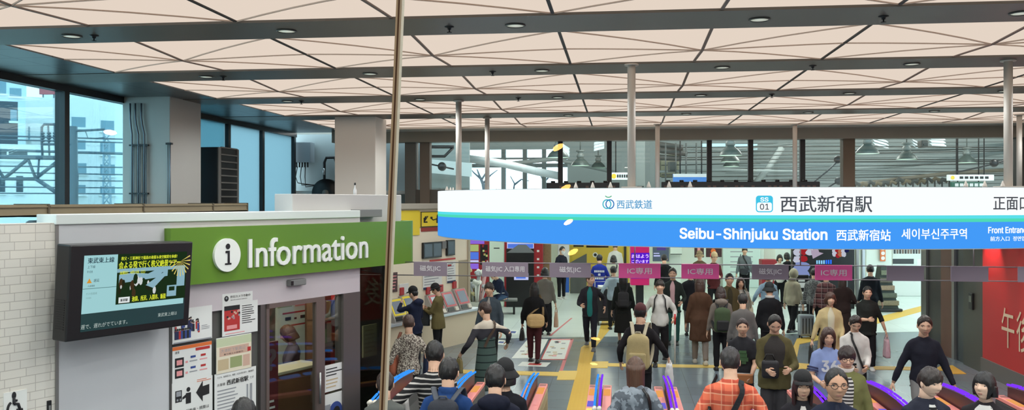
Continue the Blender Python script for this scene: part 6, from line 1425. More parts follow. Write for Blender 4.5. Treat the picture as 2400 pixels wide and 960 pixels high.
# ================================================================== concourse beyond the gates
FWALL = mat('far_wall', (214, 222, 214), .55)
q = MB(); q.box((-8.6, 34.0, 0), (26, 34.2, 3.42)); struct('wall_far', q, FWALL)
q = MB(); q.box((-8.6, FY + .3, 3.42), (26, 42, 3.5)); struct('ceiling_concourse', q, mat('ceiling_white', (210, 212, 208), .8))
q = MB()
for yy in (22.2, 25.0, 28.0, 31.5):
    for xx in (-4, 0, 4, 8, 12): q.box((xx - 1.2, yy - .18, 3.39), (xx + 1.2, yy + .18, 3.419))
struct('ceiling_concourse_fill', q, mat('strip_fill', (240, 245, 240), .5, emit=(245, 255, 246), estr=16.0))  # glowing strips out of sight, added to brighten the white concourse
q = MB(); q.box((-8.2, 21.0, 0), (-3.75, 21.2, 2.2)); struct('wall_concourse_side', q, mat('side_tan', (150, 140, 122), .6))
def fbox(name, label, cat, px0, px1, py0, py1, d, dep, m, fn=None, mats=None, part='panel', base=False, group=None, r=.015):
    """upright thing facing the viewer's side of the hall at depth d; base=True runs it down to the floor"""
    a = at_d(px0, HY, d); b = at_d(px1, HY, d); z1 = CH + (HY - py0) / F * d; z0 = 0.005 if base else CH + (HY - py1) / F * d
    t = thing(name, label, cat, V((a.x, a.y, z0)), TH, group); w_ = math.hypot(b.x - a.x, b.y - a.y); h_ = z1 - z0
    q = MB(); q.bbox((0, 0, 0), (w_, dep, h_), r); q.build(part, m, t)
    t['wh'] = (w_, h_)
    if fn: q = MB(); fn(q, w_, h_); q.build('print', mats or PR, t)
    return t, w_, h_, z0
SCB = emitm('screen_blue', (90, 130, 235), .9); SCW = emitm('screen_pale', (200, 205, 250), 1.0); SCG = mat('screen_grey', (110, 112, 116), .5); SCV = emitm('screen_violet', (150, 110, 230), .9); KB = mat('kiosk_black', (20, 19, 22), .35); KR = mat('kiosk_red', (150, 26, 36), .45); SCY2 = emitm('screen_lime', (190, 205, 130), .8)
KM = [SCB, SCW, SCG, SCV, KB, KR, SCY2, WHITEP]
t, w_, h_, z0 = fbox('vending_kiosk', 'red kiosk with stacked bright screens at the far end of the ticket machine wall', 'kiosk', 1092, 1146, 560, 720, 27, .5, KR, None, base=True, part='cabinet_body')
q = MB(); r = random.Random(8)
for (a, b, c_, d_, m) in ((.10, .93, .80, .99, 3), (.10, .82, .55, .92, 6), (.10, .70, .55, .81, 0), (.10, .66, .55, .69, 1), (.10, .56, .55, .64, 3), (.62, .62, .95, .92, 4)): rc(q, w_, h_, a, b, c_, d_, m, -.004)
for i in range(12): a = .64 + .25 * r.random(); b = .64 + .25 * r.random(); rc(q, w_, h_, a, b, a + .08, b + .03, r.choice((5, 6, 7)), -.006)
q.build('screen', KM, t)
fbox('blank_board', 'plain white upright panel between the two red kiosks', 'panel', 1147, 1181, 562, 719, 27, .35, mat('panel_pale', (200, 212, 198), .5), lambda q, w, h: rc(q, w, h, .3, .87, .7, .885, 0), base=True)
t, w_, h_, z0 = fbox('vending_kiosk', 'tall black kiosk in a red frame with a wide picture screen on top', 'kiosk', 1182, 1273, 560, 720, 27, .6, KR, None, base=True, part='cabinet_body')
q = MB(); q.bbox((.05 * w_, -.05, .0), (.76 * w_, .1, .86 * h_), .01); q.build('front_panel', KB, t)
q = MB(); rc(q, w_, h_, .07, .865, .76, .97, 1, -.055); rc(q, w_, h_, .09, .87, .74, .93, 0, -.056); q.add([(a * w_, -.058, b * h_) for a, b in ((.06, .80), (.78, .80), (.56, .92), (.36, .92))], [(0, 1, 2, 3)], 2); rc(q, w_, h_, .25, .40, .62, .5, 1, -.056); rc(q, w_, h_, .3, .42, .55, .47, 0, -.058)
for i in range(12): rc(q, w_, h_, .84, .15 + .06 * i, .90, .18 + .06 * i, 7 if i % 2 else 5, -.003)
q.build('screen', KM, t)
fbox('tiled_pillar', 'brown mosaic tiled pillar beside the red kiosk', 'pillar', 1274, 1292, 555, 715, 27.5, .5, mat('mosaic', (138, 116, 84), .5, noise_amt=.35, nscale=22), base=True)
fbox('info_post', 'white information post with a blue lower half beside the yellow train', 'post', 1308, 1334, 555, 690, 30.3, .3, WHITEP, lambda q, w, h: (rc(q, w, h, .35, .05, 1.0, .33, 0), rc(q, w, h, .1, .88, .5, .92, 1)), [mat('post_blue', (40, 92, 176), .5), PR[6]], base=True)
# yellow train
a = at_d(1336, HY, 31); b = at_d(1476, HY, 31); t = thing('train', 'yellow train front standing at the platform end behind the passengers', 'train', V((a.x, a.y, .005)), TH); w_ = math.hypot(b.x - a.x, b.y - a.y)
TY = mat('train_yellow', (206, 176, 62), .4); q = MB(); q.bbox((0, 0, .0), (w_, 2.6, 3.3), .08, 0, None, 3); q.build('body', TY, t)
k = w_ / 140; X_ = lambda px: (px - 1336) * k; Z_ = lambda py: CH + (HY - py) / F * 31
def tq(q, x0, y0, x1, y1, m, y=-.01): q.quad((X_(x0), y, Z_(y1)), (X_(x1), y, Z_(y1)), (X_(x1), y, Z_(y0)), (X_(x0), y, Z_(y0)), m)
q = MB(); tq(q, 1344, 545, 1368, 578, 0); tq(q, 1374, 545, 1426, 580, 0); q.build('windscreen', mat('train_glass', (34, 34, 34), .15), t)
q = MB(); q.add([(X_(x), -.012, Z_(y)) for x, y in ((1336, 640), (1375, 640), (1375, 594), (1336, 615))], [(0, 1, 2, 3)]); tq(q, 1336, 640, 1375, 700, 0, -.012); q.build('skirt', mat('train_grey', (92, 94, 92), .5), t)
q = MB(); tq(q, 1440, 560, 1443, 690, 0); tq(q, 1462, 560, 1468, 690, 0); q.build('door_seam', mat('train_dark', (50, 46, 38), .5), t)
q = MB(); q.disc((X_(1395), -.014, Z_(597)), (1, 0, 0), (0, 0, 1), 6 * k, 0, 20); q.disc((X_(1395), -.016, Z_(597)), (1, 0, 0), (0, 0, 1), 3.6 * k, 1, 16); q.build('lamp', [mat('train_white', (220, 220, 215), .4), INK], t)
# pink greeting display
MG = mat('magenta_panel', (206, 26, 104), .4, emit=(206, 26, 104), estr=.15); LEDP = emitm('led_violet', (92, 30, 220), .9); LEDT = emitm('led_text', (226, 190, 255), 1.5)
t, w_, h_, z0 = fbox('greeting_display', 'magenta standing display with violet glowing greeting letters', 'display', 1479, 1522, 566, 668, 25, .25, MG, base=False)
q = MB(); f = lambda py: (668 - py) / (668 - 566)
rc(q, w_, h_, 0, f(617), 1, f(592), 0, -.004); rc(q, w_, h_, 0, f(652), 1, f(646), 0, -.004)
tx(q, w_, h_, 'おはよう', .03, f(604), .085, 1, .92, .02, y=-.007); tx(q, w_, h_, 'ございます', .03, f(615.5), .075, 1, .92, .02, y=-.007); rc(q, w_, h_, .05, f(650), .95, f(648.5), 1, -.007); q.build('led_panel', [LEDP, LEDT], t)
q = MB(); q.box((w_ * .3, .05, -z0 + .005), (w_ * .7, .2, 0)); q.build('stand', DARKM, t)
fbox('movie_poster', 'dark blue poster with a violet glow on the far wall beside the greeting display', 'poster', 1530, 1568, 560, 612, 29, .05, mat('poster_slate', (74, 84, 104), .5), lambda q, w, h: (rc(q, w, h, .25, .5, .8, .8, 0), rc(q, w, h, .05, .22, .45, .28, 1), rc(q, w, h, .05, .34, .4, .38, 1)), [emitm('poster_violet', (120, 100, 190), .5), SCW])
fbox('white_board', 'small white board on the far wall right of the slate poster', 'board', 1571, 1598, 555, 596, 29, .05, mat('board_pale', (206, 216, 206), .5), lambda q, w, h: rc(q, w, h, 0, 0, 1, .04, 0))
fbox('white_pillar', 'white square pillar behind the man in a dark green jacket', 'pillar', 1568, 1596, 555, 700, 29.3, .6, mat('pillar_white', (206, 214, 206), .5), base=True)
fbox('movie_poster', 'narrow dark red poster over the people in beige caps, first one', 'poster', 1628, 1650, 555, 603, 29, .05, mat('poster_maroon', (60, 30, 34), .5), lambda q, w, h: rc(q, w, h, .3, .1, .6, .5, 4))
fbox('movie_poster', 'dark red poster with an orange face over the people in beige caps, second one', 'poster', 1655, 1692, 555, 602, 29, .05, MATS['poster_maroon'], lambda q, w, h: (q.disc((.45 * w, -.003, .3 * h), (1, 0, 0), (0, 0, 1), .16 * w, 3, 14), rc(q, w, h, .25, .0, .7, .2, 1)))
fbox('glass_partition', 'pale frosted partition behind the far man with a shoulder strap', 'partition', 1694, 1782, 555, 690, 33, .1, mat('partition_pale', (196, 214, 206), .35), lambda q, w, h: [rc(q, w, h, .2, .2 + .1 * i, .8, .22 + .1 * i, 6) for i in range(6)] and None, base=True)
fbox('white_board', 'cream notice board on the far wall beside the seated shop counter', 'board', 1791, 1818, 555, 610, 30, .05, mat('board_cream', (214, 220, 204), .5))
fbox('shop_counter', 'low red shop counter beside the woman in a white shirt', 'counter', 1786, 1822, 608, 640, 29.5, .4, mat('counter_red', (150, 40, 48), .5), base=True)
t, w_, h_, z0 = fbox('advert_screen', 'dark wide advertising screen with white and blue figures behind the hooded man', 'screen', 1858, 2003, 556, 668, 26.5, .2, KB, None, base=True)
q = MB(); r = random.Random(12); fz = lambda py: (CH + (HY - py) / F * 26.5 - z0) / h_; fx = lambda px: (px - 1858) / 145
def blob(px, py, rw, rh, m, y): q.add([(fx(px) * w_ + rw / 145 * w_ * math.cos(a) * (.8 + .4 * r.random()), y, fz(py) * h_ + rh / 145 * w_ * math.sin(a) * (.8 + .4 * r.random())) for a in [2 * pi * k / 11 for k in range(11)]], [tuple(range(11))], m)
for i in range(10): blob(1868 + 14 * (i % 4) + 3 * r.random(), 572 + 16 * (i // 4) + 4 * r.random(), 10, 8, (0, 1, 0, 2)[i % 4], -.004 - i * 1e-4)
q.add([(fx(x) * w_, -.006, fz(y) * h_) for x, y in ((1900, 585), (1930, 593), (1905, 606))], [(0, 2, 1)], 2); blob(1880, 624, 20, 12, 3, -.006); blob(1882, 640, 18, 9, 3, -.0062)
for i in range(9): blob(1956 + 7 * (i % 5), 585 + 9 * (i // 5) + 5 * r.random(), 6, 6, (0, 1, 4, 0, 5)[i % 5], -.004 - i * 1e-4)
for i in range(7): rc(q, w_, h_, fx(1913 + 5.4 * i), fz(618), fx(1916.6 + 5.4 * i), fz(608 + r.random() * 2), 6 if i < 4 else 7, -.006)
rc(q, w_, h_, fx(1922), fz(622.5), fx(1940), fz(620.5), 6, -.006)
q.build('picture', [emitm('ad_white', (215, 218, 235), .8), emitm('ad_red', (200, 50, 60), .6), emitm('ad_pale', (210, 190, 215), .7), emitm('ad_blue', (150, 165, 220), .75), emitm('ad_orange', (220, 140, 100), .6), emitm('ad_navy', (40, 44, 110), .5), emitm('ad_cyan', (150, 215, 255), 1.0), emitm('ad_bluetext', (50, 120, 255), 1.1)], t)
t, w_, h_, z0 = fbox('menu_stand', 'black standing menu sign with white lettering beside the hooded man', 'sign', 1868, 1896, 644, 700, 23.5, .06, KB, None, base=True)
q = MB(); [rc(q, w_, h_, .1, .90 - .13 * i, .9, .97 - .13 * i, 0) for i in range(6) if i % 2]; lines(q, w_, h_, .1, .3, .9, .95, 5, 0, 3); q.build('print', [WHITEP], t)
fbox('grey_post', 'slim grey metal post right of the advertising screen', 'post', 2006, 2014, 555, 700, 27, .12, ALU, base=True); fbox('grey_post', 'pale glass-edged post beside the white pillar with the orange sign', 'post', 2020, 2028, 555, 700, 27, .12, STEEL, base=True)
fbox('white_pillar', 'white square pillar behind the dark clothes rack', 'pillar', 2030, 2090, 555, 690, 29, .6, MATS['pillar_white'], base=True)
t, w_, h_, z0 = fbox('orange_sign', 'narrow orange sign with round pale shapes on the white pillar', 'sign', 2063, 2076, 562, 612, 28.9, .04, mat('sign_orange', (206, 110, 60), .5)); q = MB(); [q.disc((.5 * w_, -.003, (.15 + .23 * i) * h_), (1, 0, 0), (0, 0, 1), .34 * w_, 0, 12) for i in range(4)]; q.build('print', [PAPER], t)
c = ground(2070, 26.0); t = thing('display_rack', 'dark stepped rack of goods on a black base by the white pillar', 'rack', c, TH); q = MB(); q.bbox((-.45, -.3, .02), (.45, .3, .10), .02); q.build('base', BLACKP, t)
q = MB(); q.prism([V((-.36, -.22, .1)), V((.36, -.22, .1)), V((.10, -.1, 1.35)), V((-.10, -.1, 1.35))], (0, .3, 0)); q.build('frame', mat('rack_green', (58, 66, 58), .6), t)
for i in range(5): q = MB(); z = .2 + .22 * i; w2 = .34 - .05 * i; q.bbox((-w2, -.32 + .03 * i, z), (w2, -.18, z + .14), .02); q.build('goods_tray', mat('goods_%d' % i, ((120, 110, 90), (86, 92, 80), (140, 120, 100), (90, 84, 76), (110, 116, 96))[i], .7, noise_amt=.4, nscale=30), t)
t, w_, h_, z0 = fbox('shop_shelf', 'white shop front shelf with dark goods left of the metal pillar', 'shelf', 2092, 2172, 556, 640, 30, .5, mat('shop_white', (208, 210, 204), .5), None, base=True)
q = MB(); r = random.Random(3); fz = lambda py: (CH + (HY - py) / F * 30 - z0) / h_
for i in range(12): rc(q, w_, h_, .03 + .08 * i, fz(594), .09 + .08 * i, fz(575 + 8 * r.random()), r.choice((0, 0, 1, 2)), -.004)
rc(q, w_, h_, .0, fz(618), .62, fz(606), 0, -.004); rc(q, w_, h_, .72, fz(622), .98, fz(607), 3, -.004); q.build('goods', [mat('goods_dark', (52, 52, 54), .6), mat('goods_grey', (150, 152, 150), .6), mat('goods_brown', (110, 90, 80), .6), PAPER], t)
# bench, bouquets
t = thing('bench', 'low grey bench under the seated man beside the kiosks', 'bench', ground(1172, 25.2), TH); q = MB(); q.bbox((-.6, -.05, .38), (.5, .4, .44), .015); q.build('seat', GREYP, t)
for x in (-.5, .4): q = MB(); q.box((x - .03, .0, 0), (x + .03, .35, .38)); q.build('leg', DARKM, t)
c = ground(1116, 24.0); t = thing('flower_stand', 'white and grey heap of wrapped flowers at the end of the ticket machine wall', 'flowers', c, TH)
q = MB(); q.lathe([(.30, 0), (.34, .5), (.32, .52), (.001, .5)], 20); q.build('bucket', mat('bucket_grey', (170, 170, 160), .5), t); r = random.Random(6)
for i in range(14):
    a = r.random() * 6.28; rr_2 = .1 + .25 * r.random(); z = .65 + .75 * r.random(); q = MB(); q.tube([(rr_2 * .4 * math.cos(a), rr_2 * .4 * math.sin(a), .4), (rr_2 * math.cos(a), rr_2 * math.sin(a), z)], [.02, .03], 6)
    for j in range(5): q.ball((rr_2 * math.cos(a) + .06 * r.uniform(-1, 1), rr_2 * math.sin(a) + .06 * r.uniform(-1, 1), z + .07 * r.random()), .055, 8, 6)
    q.build('bouquet', mat('flower_%d' % (i % 5), ((226, 226, 220), (180, 184, 190), (206, 196, 150), (96, 104, 92), (216, 170, 170))[i % 5], .7), t)
# wheeled luggage, carts
def suitcase(label, px, d, h, w_, col, face=0):
    t = thing('suitcase', label, 'suitcase', ground(px, d), TH + math.radians(face)); q = MB(); q.bbox((-w_ / 2, -.12, .06), (w_ / 2, .12, h), .04, 0, None, 3); q.build('shell', mat('case_%d_%d_%d' % col, col, .35, .2), t)
    q = MB()
    for i in range(4): q.box((-w_ / 2 + .06 + (w_ - .12) * i / 3 - .008, -.128, .12), (-w_ / 2 + .06 + (w_ - .12) * i / 3 + .008, -.118, h - .08))
    q.build('groove', DARKM, t)
    for x in (-1, 1):
        for y in (-.08, .08): q = MB(); q.tube([(x * w_ * .38 - .012, y, .03), (x * w_ * .38 + .012, y, .03)], .03, 10); q.build('wheel', BLACKP, t)
    q = MB(); q.tube([(-.1, .06, h - .02), (-.1, .06, h + .32), (.1, .06, h + .32), (.1, .06, h - .02)], .011, 6); q.build('handle', ALU, t)
suitcase('silver suitcase beside the hooded man in beige', 1889, 20.9, .56, .34, (150, 158, 164))
t = thing('luggage_cart', 'black cart stacked with dark boxes in front of the man in a blue happi coat', 'cart', ground(1420, 23.2), TH); q = MB(); q.bbox((-.28, -.25, .12), (.28, .25, .18), .01); q.build('platform', DARKM, t)
for x in (-.22, .22):
    for y in (-.2, .2): q = MB(); q.tube([(x - .015, y, .06), (x + .015, y, .06)], .06, 12); q.build('wheel', BLACKP, t)
q = MB(); q.bbox((-.27, -.24, .18), (.27, .24, .95), .02); q.build('box_stack', mat('cart_black', (32, 30, 36), .5, noise_amt=.3, nscale=8), t); q = MB(); q.bbox((-.2, -.2, .95), (.22, .2, 1.02), .01); q.build('paper_bundle', PAPER, t)
q = MB(); q.tube([(-.26, .26, .15), (-.26, .3, 1.1), (.26, .3, 1.1), (.26, .26, .15)], .014, 6); q.build('handle', STEEL, t)
# ================================================================== room ends and the viewer's window
q = MB(); q.box((XR, .8, 0), (XR + .2, 20.6, CZ + .2)); struct('wall_right_hall', q, mat('hall_right', (170, 166, 160), .7))
q = MB(); q.box((-8.2, .9, -.0), (XR + .2, 1.0 - .02, 1.65)); struct('wall_front', q, mat('front_white', (214, 212, 206), .6))
q = MB(); q.box((-8.2, .9, 1.65), (-5, .98, CZ + .15)); q.box((6, .9, 1.65), (XR + .2, .98, CZ + .15)); struct('wall_front_upper', q, MATS['front_white'])
DKR = mat('corridor_dark', (58, 54, 50), .8)
q = MB(); q.box((-5.2, -5, 1.55), (6.2, .96, 1.65)); struct('floor_landing', q, DKR)
q = MB(); q.box((-5.2, -5.2, 1.55), (6.2, -5, CZ + .15)); q.box((-5.2, -5, 1.55), (-5, .95, CZ + .15)); q.box((6, -5, 1.55), (6.2, .95, CZ + .15)); struct('wall_landing', q, DKR)
q = MB(); q.box((-5.2, -5.2, CZ - .02), (6.2, 1.0, CZ + .15)); struct('ceiling_landing', q, DKR)
ja, jb = on_y(940, -30, 1.0), on_y(897, 990, 1.0); j0 = on_y(940.5, -8, 1.0); dj = (jb - ja).normalized()
ztop, zbot = CZ - .02, 1.65
def jx(z): return ja.x + (jb.x - ja.x) * (z - ja.z) / (jb.z - ja.z)
for k, (o0, o1, y0, m) in enumerate(((-.0034, -.0011, .994, mat('joint_beige', (214, 190, 156), .5)), (-.0011, .0010, .994, mat('joint_brown', (98, 66, 42), .6)), (.0010, .0034, .994, mat('joint_pale', (214, 196, 168), .5)))):
    q = MB(); q.prism([V((jx(zbot) + o0, y0, zbot)), V((jx(zbot) + o1, y0, zbot)), V((jx(ztop) + o1, y0, ztop)), V((jx(ztop) + o0, y0, ztop))], (0, 1.006 - y0 + .0, 0)); struct('trim_glass_joint', q, m)
PG = glassm('viewer_glass', (250, 252, 252), .045)
for k, poly in enumerate(([(-5, zbot), (jx(zbot) - .0034, zbot), (jx(ztop) - .0034, ztop), (-5, ztop)], [(jx(zbot) + .0034, zbot), (6, zbot), (6, ztop), (jx(ztop) + .0034, ztop)])):
    q = MB(); q.add([V((x, 1.0, z)) for x, z in poly], [(0, 1, 2, 3)]); struct('window_%d' % (10 + k), q, PG)
L = bpy.data.lights.new('joint_fill', 'AREA'); L.energy = 60; L.size = .5; L.color = (1, .93, .84); o = bpy.data.objects.new('joint_fill_light', L); C.objects.link(o); o.location = (.4, -1.2, CZ - .06)  # unseen area light, added to brighten the glass joint
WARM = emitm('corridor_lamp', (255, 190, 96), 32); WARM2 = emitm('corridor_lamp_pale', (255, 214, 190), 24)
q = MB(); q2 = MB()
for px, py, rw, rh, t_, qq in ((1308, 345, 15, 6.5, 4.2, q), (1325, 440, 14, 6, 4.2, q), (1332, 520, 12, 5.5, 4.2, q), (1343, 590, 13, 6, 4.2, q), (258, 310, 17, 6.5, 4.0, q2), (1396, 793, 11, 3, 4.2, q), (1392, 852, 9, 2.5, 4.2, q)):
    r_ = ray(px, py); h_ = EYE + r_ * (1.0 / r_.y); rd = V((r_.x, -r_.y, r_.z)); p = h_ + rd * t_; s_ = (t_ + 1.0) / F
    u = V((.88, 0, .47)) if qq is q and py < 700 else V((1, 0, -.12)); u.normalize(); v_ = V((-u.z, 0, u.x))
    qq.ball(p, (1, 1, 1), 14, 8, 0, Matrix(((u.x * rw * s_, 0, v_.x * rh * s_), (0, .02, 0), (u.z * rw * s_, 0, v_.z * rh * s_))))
struct('reflected_corridor_lamps', q, WARM); struct('reflected_corridor_lamp', q2, WARM2)  # unseen lamps behind the viewer, shaped and placed after their glass reflections
# ================================================================== passengers
BLK = cloth((30, 30, 33)); NVY = cloth((34, 40, 62)); DGR = cloth((62, 64, 68)); MGR = cloth((104, 106, 108)); LGR = cloth((150, 150, 148)); WHT = cloth((212, 210, 204)); OLV = cloth((104, 94, 60)); DOL = cloth((78, 74, 52)); BGE = cloth((190, 170, 126)); BRN = cloth((82, 58, 44)); MAR = cloth((84, 36, 38)); TEAL = cloth((40, 116, 112)); DTL = cloth((30, 52, 48)); BLUE = cloth((40, 70, 122)); JNS = cloth((64, 84, 112)); LBL = cloth((150, 178, 196)); PNK = cloth((206, 168, 170))
CHAR = cloth((44, 44, 48)); TRS = dict(m=CHAR); BLT = dict(m=BLK)
def U_(m, t=.018, name='jacket', **k): return dict(m=m, t=t, name=name, **k)
FR = (-.06, .17, .62); FRR = (.06, .17, .62); PH = ((-.05, .18, .66), (.05, .18, .66)); DN = (-.158, .03, .455); DNR = (.158, .03, .455)
WALK = (16, -14, 4, 22); WALK2 = (-14, 16, 22, 4)
def phone(i, label, side=1):
    wr, el = i['arm'][0 if side < 0 else 1][2], i['arm'][0 if side < 0 else 1][1]; g = wr + (wr - el).normalized() * .08; r, b = carried(i, 'smartphone', label, 'phone', g + V((0, 0, -.02)))
    q = MB(); q.bbox((-.036, -.005, -.03), (.036, .005, .11), .004); q.build('case', BLACKP, r); q = MB(); q.box((-.031, -.0065, -.022), (.031, -.005, .10)); q.build('screen', mat('phone_screen', (90, 110, 140), .2, emit=(120, 150, 190), estr=.4), r)
# --- left group
i = person('person in a black cap and navy hoodie standing at the yellow ticket machine', 973, 673, 66, d=17.0, upper=U_(NVY, .022, 'hoodie', hem=.44), lower=TRS, hair=('short', BLACKH), hat='cap', arms=((-.02, .20, .80), (.10, .16, .6)), hood=True, head=(0, -12))
i = person('person in a black brimmed hat and olive coat looking down beside the red ticket machine', 1026, 664, 80, d=18.2, upper=U_(OLV, .024, 'coat', hem=.40, flare=.25), lower=BLT, hair=('short', DKBR), hat='fedora', arms=PH, head=(0, -22))
hand_bag(i, 'dark flat shoulder bag held by the person in the brimmed hat', -1, (40, 44, 48), .34, .32, .08, 'shoulder_bag', 'bag', .05)
i = person('person in a leopard-patterned blouse with a navy jacket over the arm', 958, 738, 18, S=1.62, upper=U_(spotm('leopard', (196, 186, 170), (88, 76, 70), 55, .5), .02, 'blouse', sleeve='34', hem=.48), lower=BLT, hair=('short', (74, 52, 44)), arms=((-.16, .05, .5), (.17, .12, .58)))
slung_bag(i, 'orange-brown shoulder bag at the side of the person in the leopard blouse', -70, .56, (176, 100, 72), .26, .30, .12, 'shoulder_bag', -1, False)
r, b = carried(i, 'folded_jacket', 'navy jacket hanging over the arm of the person in the leopard blouse', 'jacket', i['arm'][1][1] + V((.02, .02, -.55))); q = MB(); rg = []
for k in range(9):
    t_ = k / 8; rg.append([V((math.cos(a) * (.13 - .03 * t_) * (1 + .12 * math.sin(5 * a)), math.sin(a) * (.07 - .01 * t_) * (1 + .2 * math.sin(4 * a + k)), .62 * t_)) for a in [2 * pi * j / 20 for j in range(20)]])
q.loft(rg, 0); q.build('cloth', cloth((46, 54, 78)), r)
i = person('person in a black and white striped T-shirt seen from behind', 1018, 800, 8, S=1.82, near=True, upper=U_(rampm('stripe_bw', [(0, (34, 34, 36)), (.68, (186, 182, 176))], 'Z', 21, 0, True, repeat=True, warp=.02), .02, 'tshirt', sleeve='34', hem=.45), lower=TRS, hair=('short', BLACKH), arms=((-.195, .06, .66), (.158, .04, .47)))
hand_bag(i, 'white and grey plastic carrier bag of the person in the striped T-shirt', -1, (206, 204, 198), .34, .44, .17, 'carrier_bag', 'bag', .04, .06, off=(0, 0, .06))
i = person('person in a blue jacket with a dark backpack seen from behind', 1050, 840, 0, S=1.79, near=True, build=1.05, upper=U_(BLUE, .026, 'jacket', collarup=True), lower=TRS, hair=('short', BLACKH), arms=((-.17, .05, .5), (.17, .05, .5)))
backpack(i, 'dark grey backpack on the person in a blue jacket', (44, 46, 54), .30, .44, .16, .70, strapm=mat('pack_strap_grey', (70, 74, 82), .7))
i = person('person in a dark navy hooded jacket with a white chest-size logo on the back', 1160, 856, 4, S=1.78, near=True, build=1.06, upper=U_(cloth((28, 30, 44)), .03, 'jacket'), lower=TRS, hair=('short', BLACKH), hood=True,
    extra=lambda I: None)
q = MB(); pts = []
for k in range(10):
    u = k / 9; c0 = i['surf'](150 - 14 * u, .735 + .012 * math.sin(u * 3) - .02 * u, .018); pts.append(c0)
q.tube(pts, [(.004 + .018 * math.sin(pi * min(1, k / 9 + .1)), .004) for k in range(10)], 8); q.build('logo', mat('logo_white', (226, 226, 226), .6), i['o'])
i = person('person in black with a round black hat behind the navy hooded jacket', 1182, 846, 0, S=1.72, near=True, upper=U_(cloth((26, 26, 32)), .028, 'jacket'), lower=BLT, hair=('bob', BLACKH), hat='bucket')
cbm = rampm('colour_block', [(0, (42, 40, 46)), (.60, (64, 62, 68)), (.765, (212, 200, 182))], 'Z', 1 / 1.68, 0)
i = person('person in a cream and charcoal colour-block sweater over a banded green skirt', 1140, 708, 30, S=1.68, upper=U_(cbm, .022, 'sweater', hem=.655, fold=.008), lower=dict(kind='skirt', top=.685, m=rampm('skirt_bands', [(0, (74, 92, 86)), (.84, (34, 44, 44))], 'Z', 9, 0, True, repeat=True), hem=.20, flare=.34, pleat=.2), hair=('short', (60, 42, 36)), arms=((-.215, .08, .53), (.19, -.05, .62)), head=(38, 0), strap=(mat('strap_brown', (76, 58, 44), .7), [(205, .60), (180, .70), (140, .80), (110, .832)], .04))
hand_bag(i, 'small olive bag in the hand of the person in the colour-block sweater', -1, (140, 124, 78), .2, .2, .07, 'hand_bag', 'bag', .05)
i = person('person in a slate blue jacket facing the viewer beside the ticket machine wall', 1148, 661, 172, S=1.70, upper=U_(cloth((66, 76, 84)), .024, hem=.45), lower=BLT, hair=('fringe', DKBR), inner=(cloth((150, 144, 138)), 14, .66, .835), arms=((-.15, .06, .47), DNR))
P_ = ground(1180, 25.0)
i = person('seated person in a dark jacket and jeans bending over papers on the bench', 1180, 640, 140, S=1.68, xy=P_, d=25, upper=U_(NVY, .022), lower=dict(m=JNS), hair=('short', BLACKH), legs=(82, 82, 84, 84), seat=.44, lean=28, head=(0, -30), arms=((-.08, .24, .58), (.08, .24, .58)), shoe=(34, 30, 30))
r, b = carried(i, 'paper_sheets', 'white paper sheets on the lap of the seated person', 'paper', V((0, .28, .66))); q = MB(); q.box((-.2, -.14, 0), (.2, .16, .012)); q.build('sheet', PAPER, r)
# --- middle, beyond the gates
i = person('person in a black jacket and maroon trousers with a tan shoulder bag, seen from behind', 1252, 662, -4, feet=848, upper=U_(cloth((26, 26, 28)), .026, hem=.44), lower=dict(m=cloth((70, 34, 38))), hair=('long', BLACKH), legs=(6, -6, 0, 6), arms=((-.16, .04, .47), (.15, .05, .5)))
slung_bag(i, 'large tan leather bag on the back of the person in maroon trousers', 165, .54, (196, 164, 112), .36, .27, .13, 'shoulder_bag', 1, False)
hand_bag(i, 'small black handbag in the hand of the person in maroon trousers', -1, (28, 28, 30), .22, .20, .09, 'hand_bag', 'bag', .06)
i = person('person in a grey sweater and wide black trousers, seen from behind', 1277, 627, 0, feet=784, upper=U_(cloth((112, 108, 100)), .024, 'sweater', hem=.46), lower=dict(m=BLK, wide=1.5), hair=('bob', BLACKH))
hand_bag(i, 'beige paper tote bag carried by the person in the grey sweater', 1, (186, 150, 124), .28, .34, .10, 'tote_bag', 'bag', .14)
i = person('person in a white face mask and dark coat standing by the white post', 1316, 577, -140, feet=700, upper=U_(cloth((34, 36, 48)), .026, 'coat', hem=.40), lower=BLT, hair=('short', BLACKH), mask=True, shoe=(210, 210, 206), arms=((-.16, .03, .47), (.1, .16, .62)))
i = person('person in a teal T-shirt under a dark jacket walking towards the viewer', 1383, 638, 178, feet=818, upper=U_(cloth((42, 40, 46)), .026, hem=.44), lower=dict(m=cloth((34, 36, 44))), inner=(TEAL, 20, .45, .83), hair=('short', (84, 58, 44)), legs=WALK, arms=((-.19, .0, .56), (.10, .15, .60)), head=(45, 4), shoe=(90, 90, 96))
i = person('person in a blue happi coat with white characters on the back', 1405, 596, 0, S=1.70, upper=U_(cloth((40, 54, 150)), .03, 'happi_coat', hem=.38, flare=.2), lower=BLT, hair=('short', BLACKH), arms=((-.12, .16, .58), (.12, .16, .58)))
q = MB(); S_ = i['S']; nb = i['surf'](180, .70, .012)
for k, (wd_, z) in enumerate(((.30, .72), (.08, .665), (.26, .60))):
    p = i['surf'](180, z, .018); n_ = {.30: 6, .08: 1, .26: 5}[wd_]
    for j in range(n_): x0 = -wd_ / 2 + wd_ * j / n_; q.box((x0 + .004, p.y - .006, p.z - .03), (x0 + wd_ / n_ - .008, p.y - .002, p.z + .03))
q.build('lettering', mat('happi_white', (210, 212, 220), .7), i['o'])
i = person('person in a cream top with a dark strap beside the blue happi coat', 1438, 598, 0, S=1.62, upper=U_(cloth((196, 198, 180)), .024, 'top'), lower=BLT, hair=('bob', BLACKH), strap=(BLACKP, [(215, .58), (180, .70), (140, .80), (115, .83)], .04))
i = person('person in a white shirt and dark trousers standing before the yellow train', 1442, 566, 0, d=30.0, upper=U_(WHT, .02, 'shirt'), lower=dict(m=NVY), hair=('short', BLACKH))
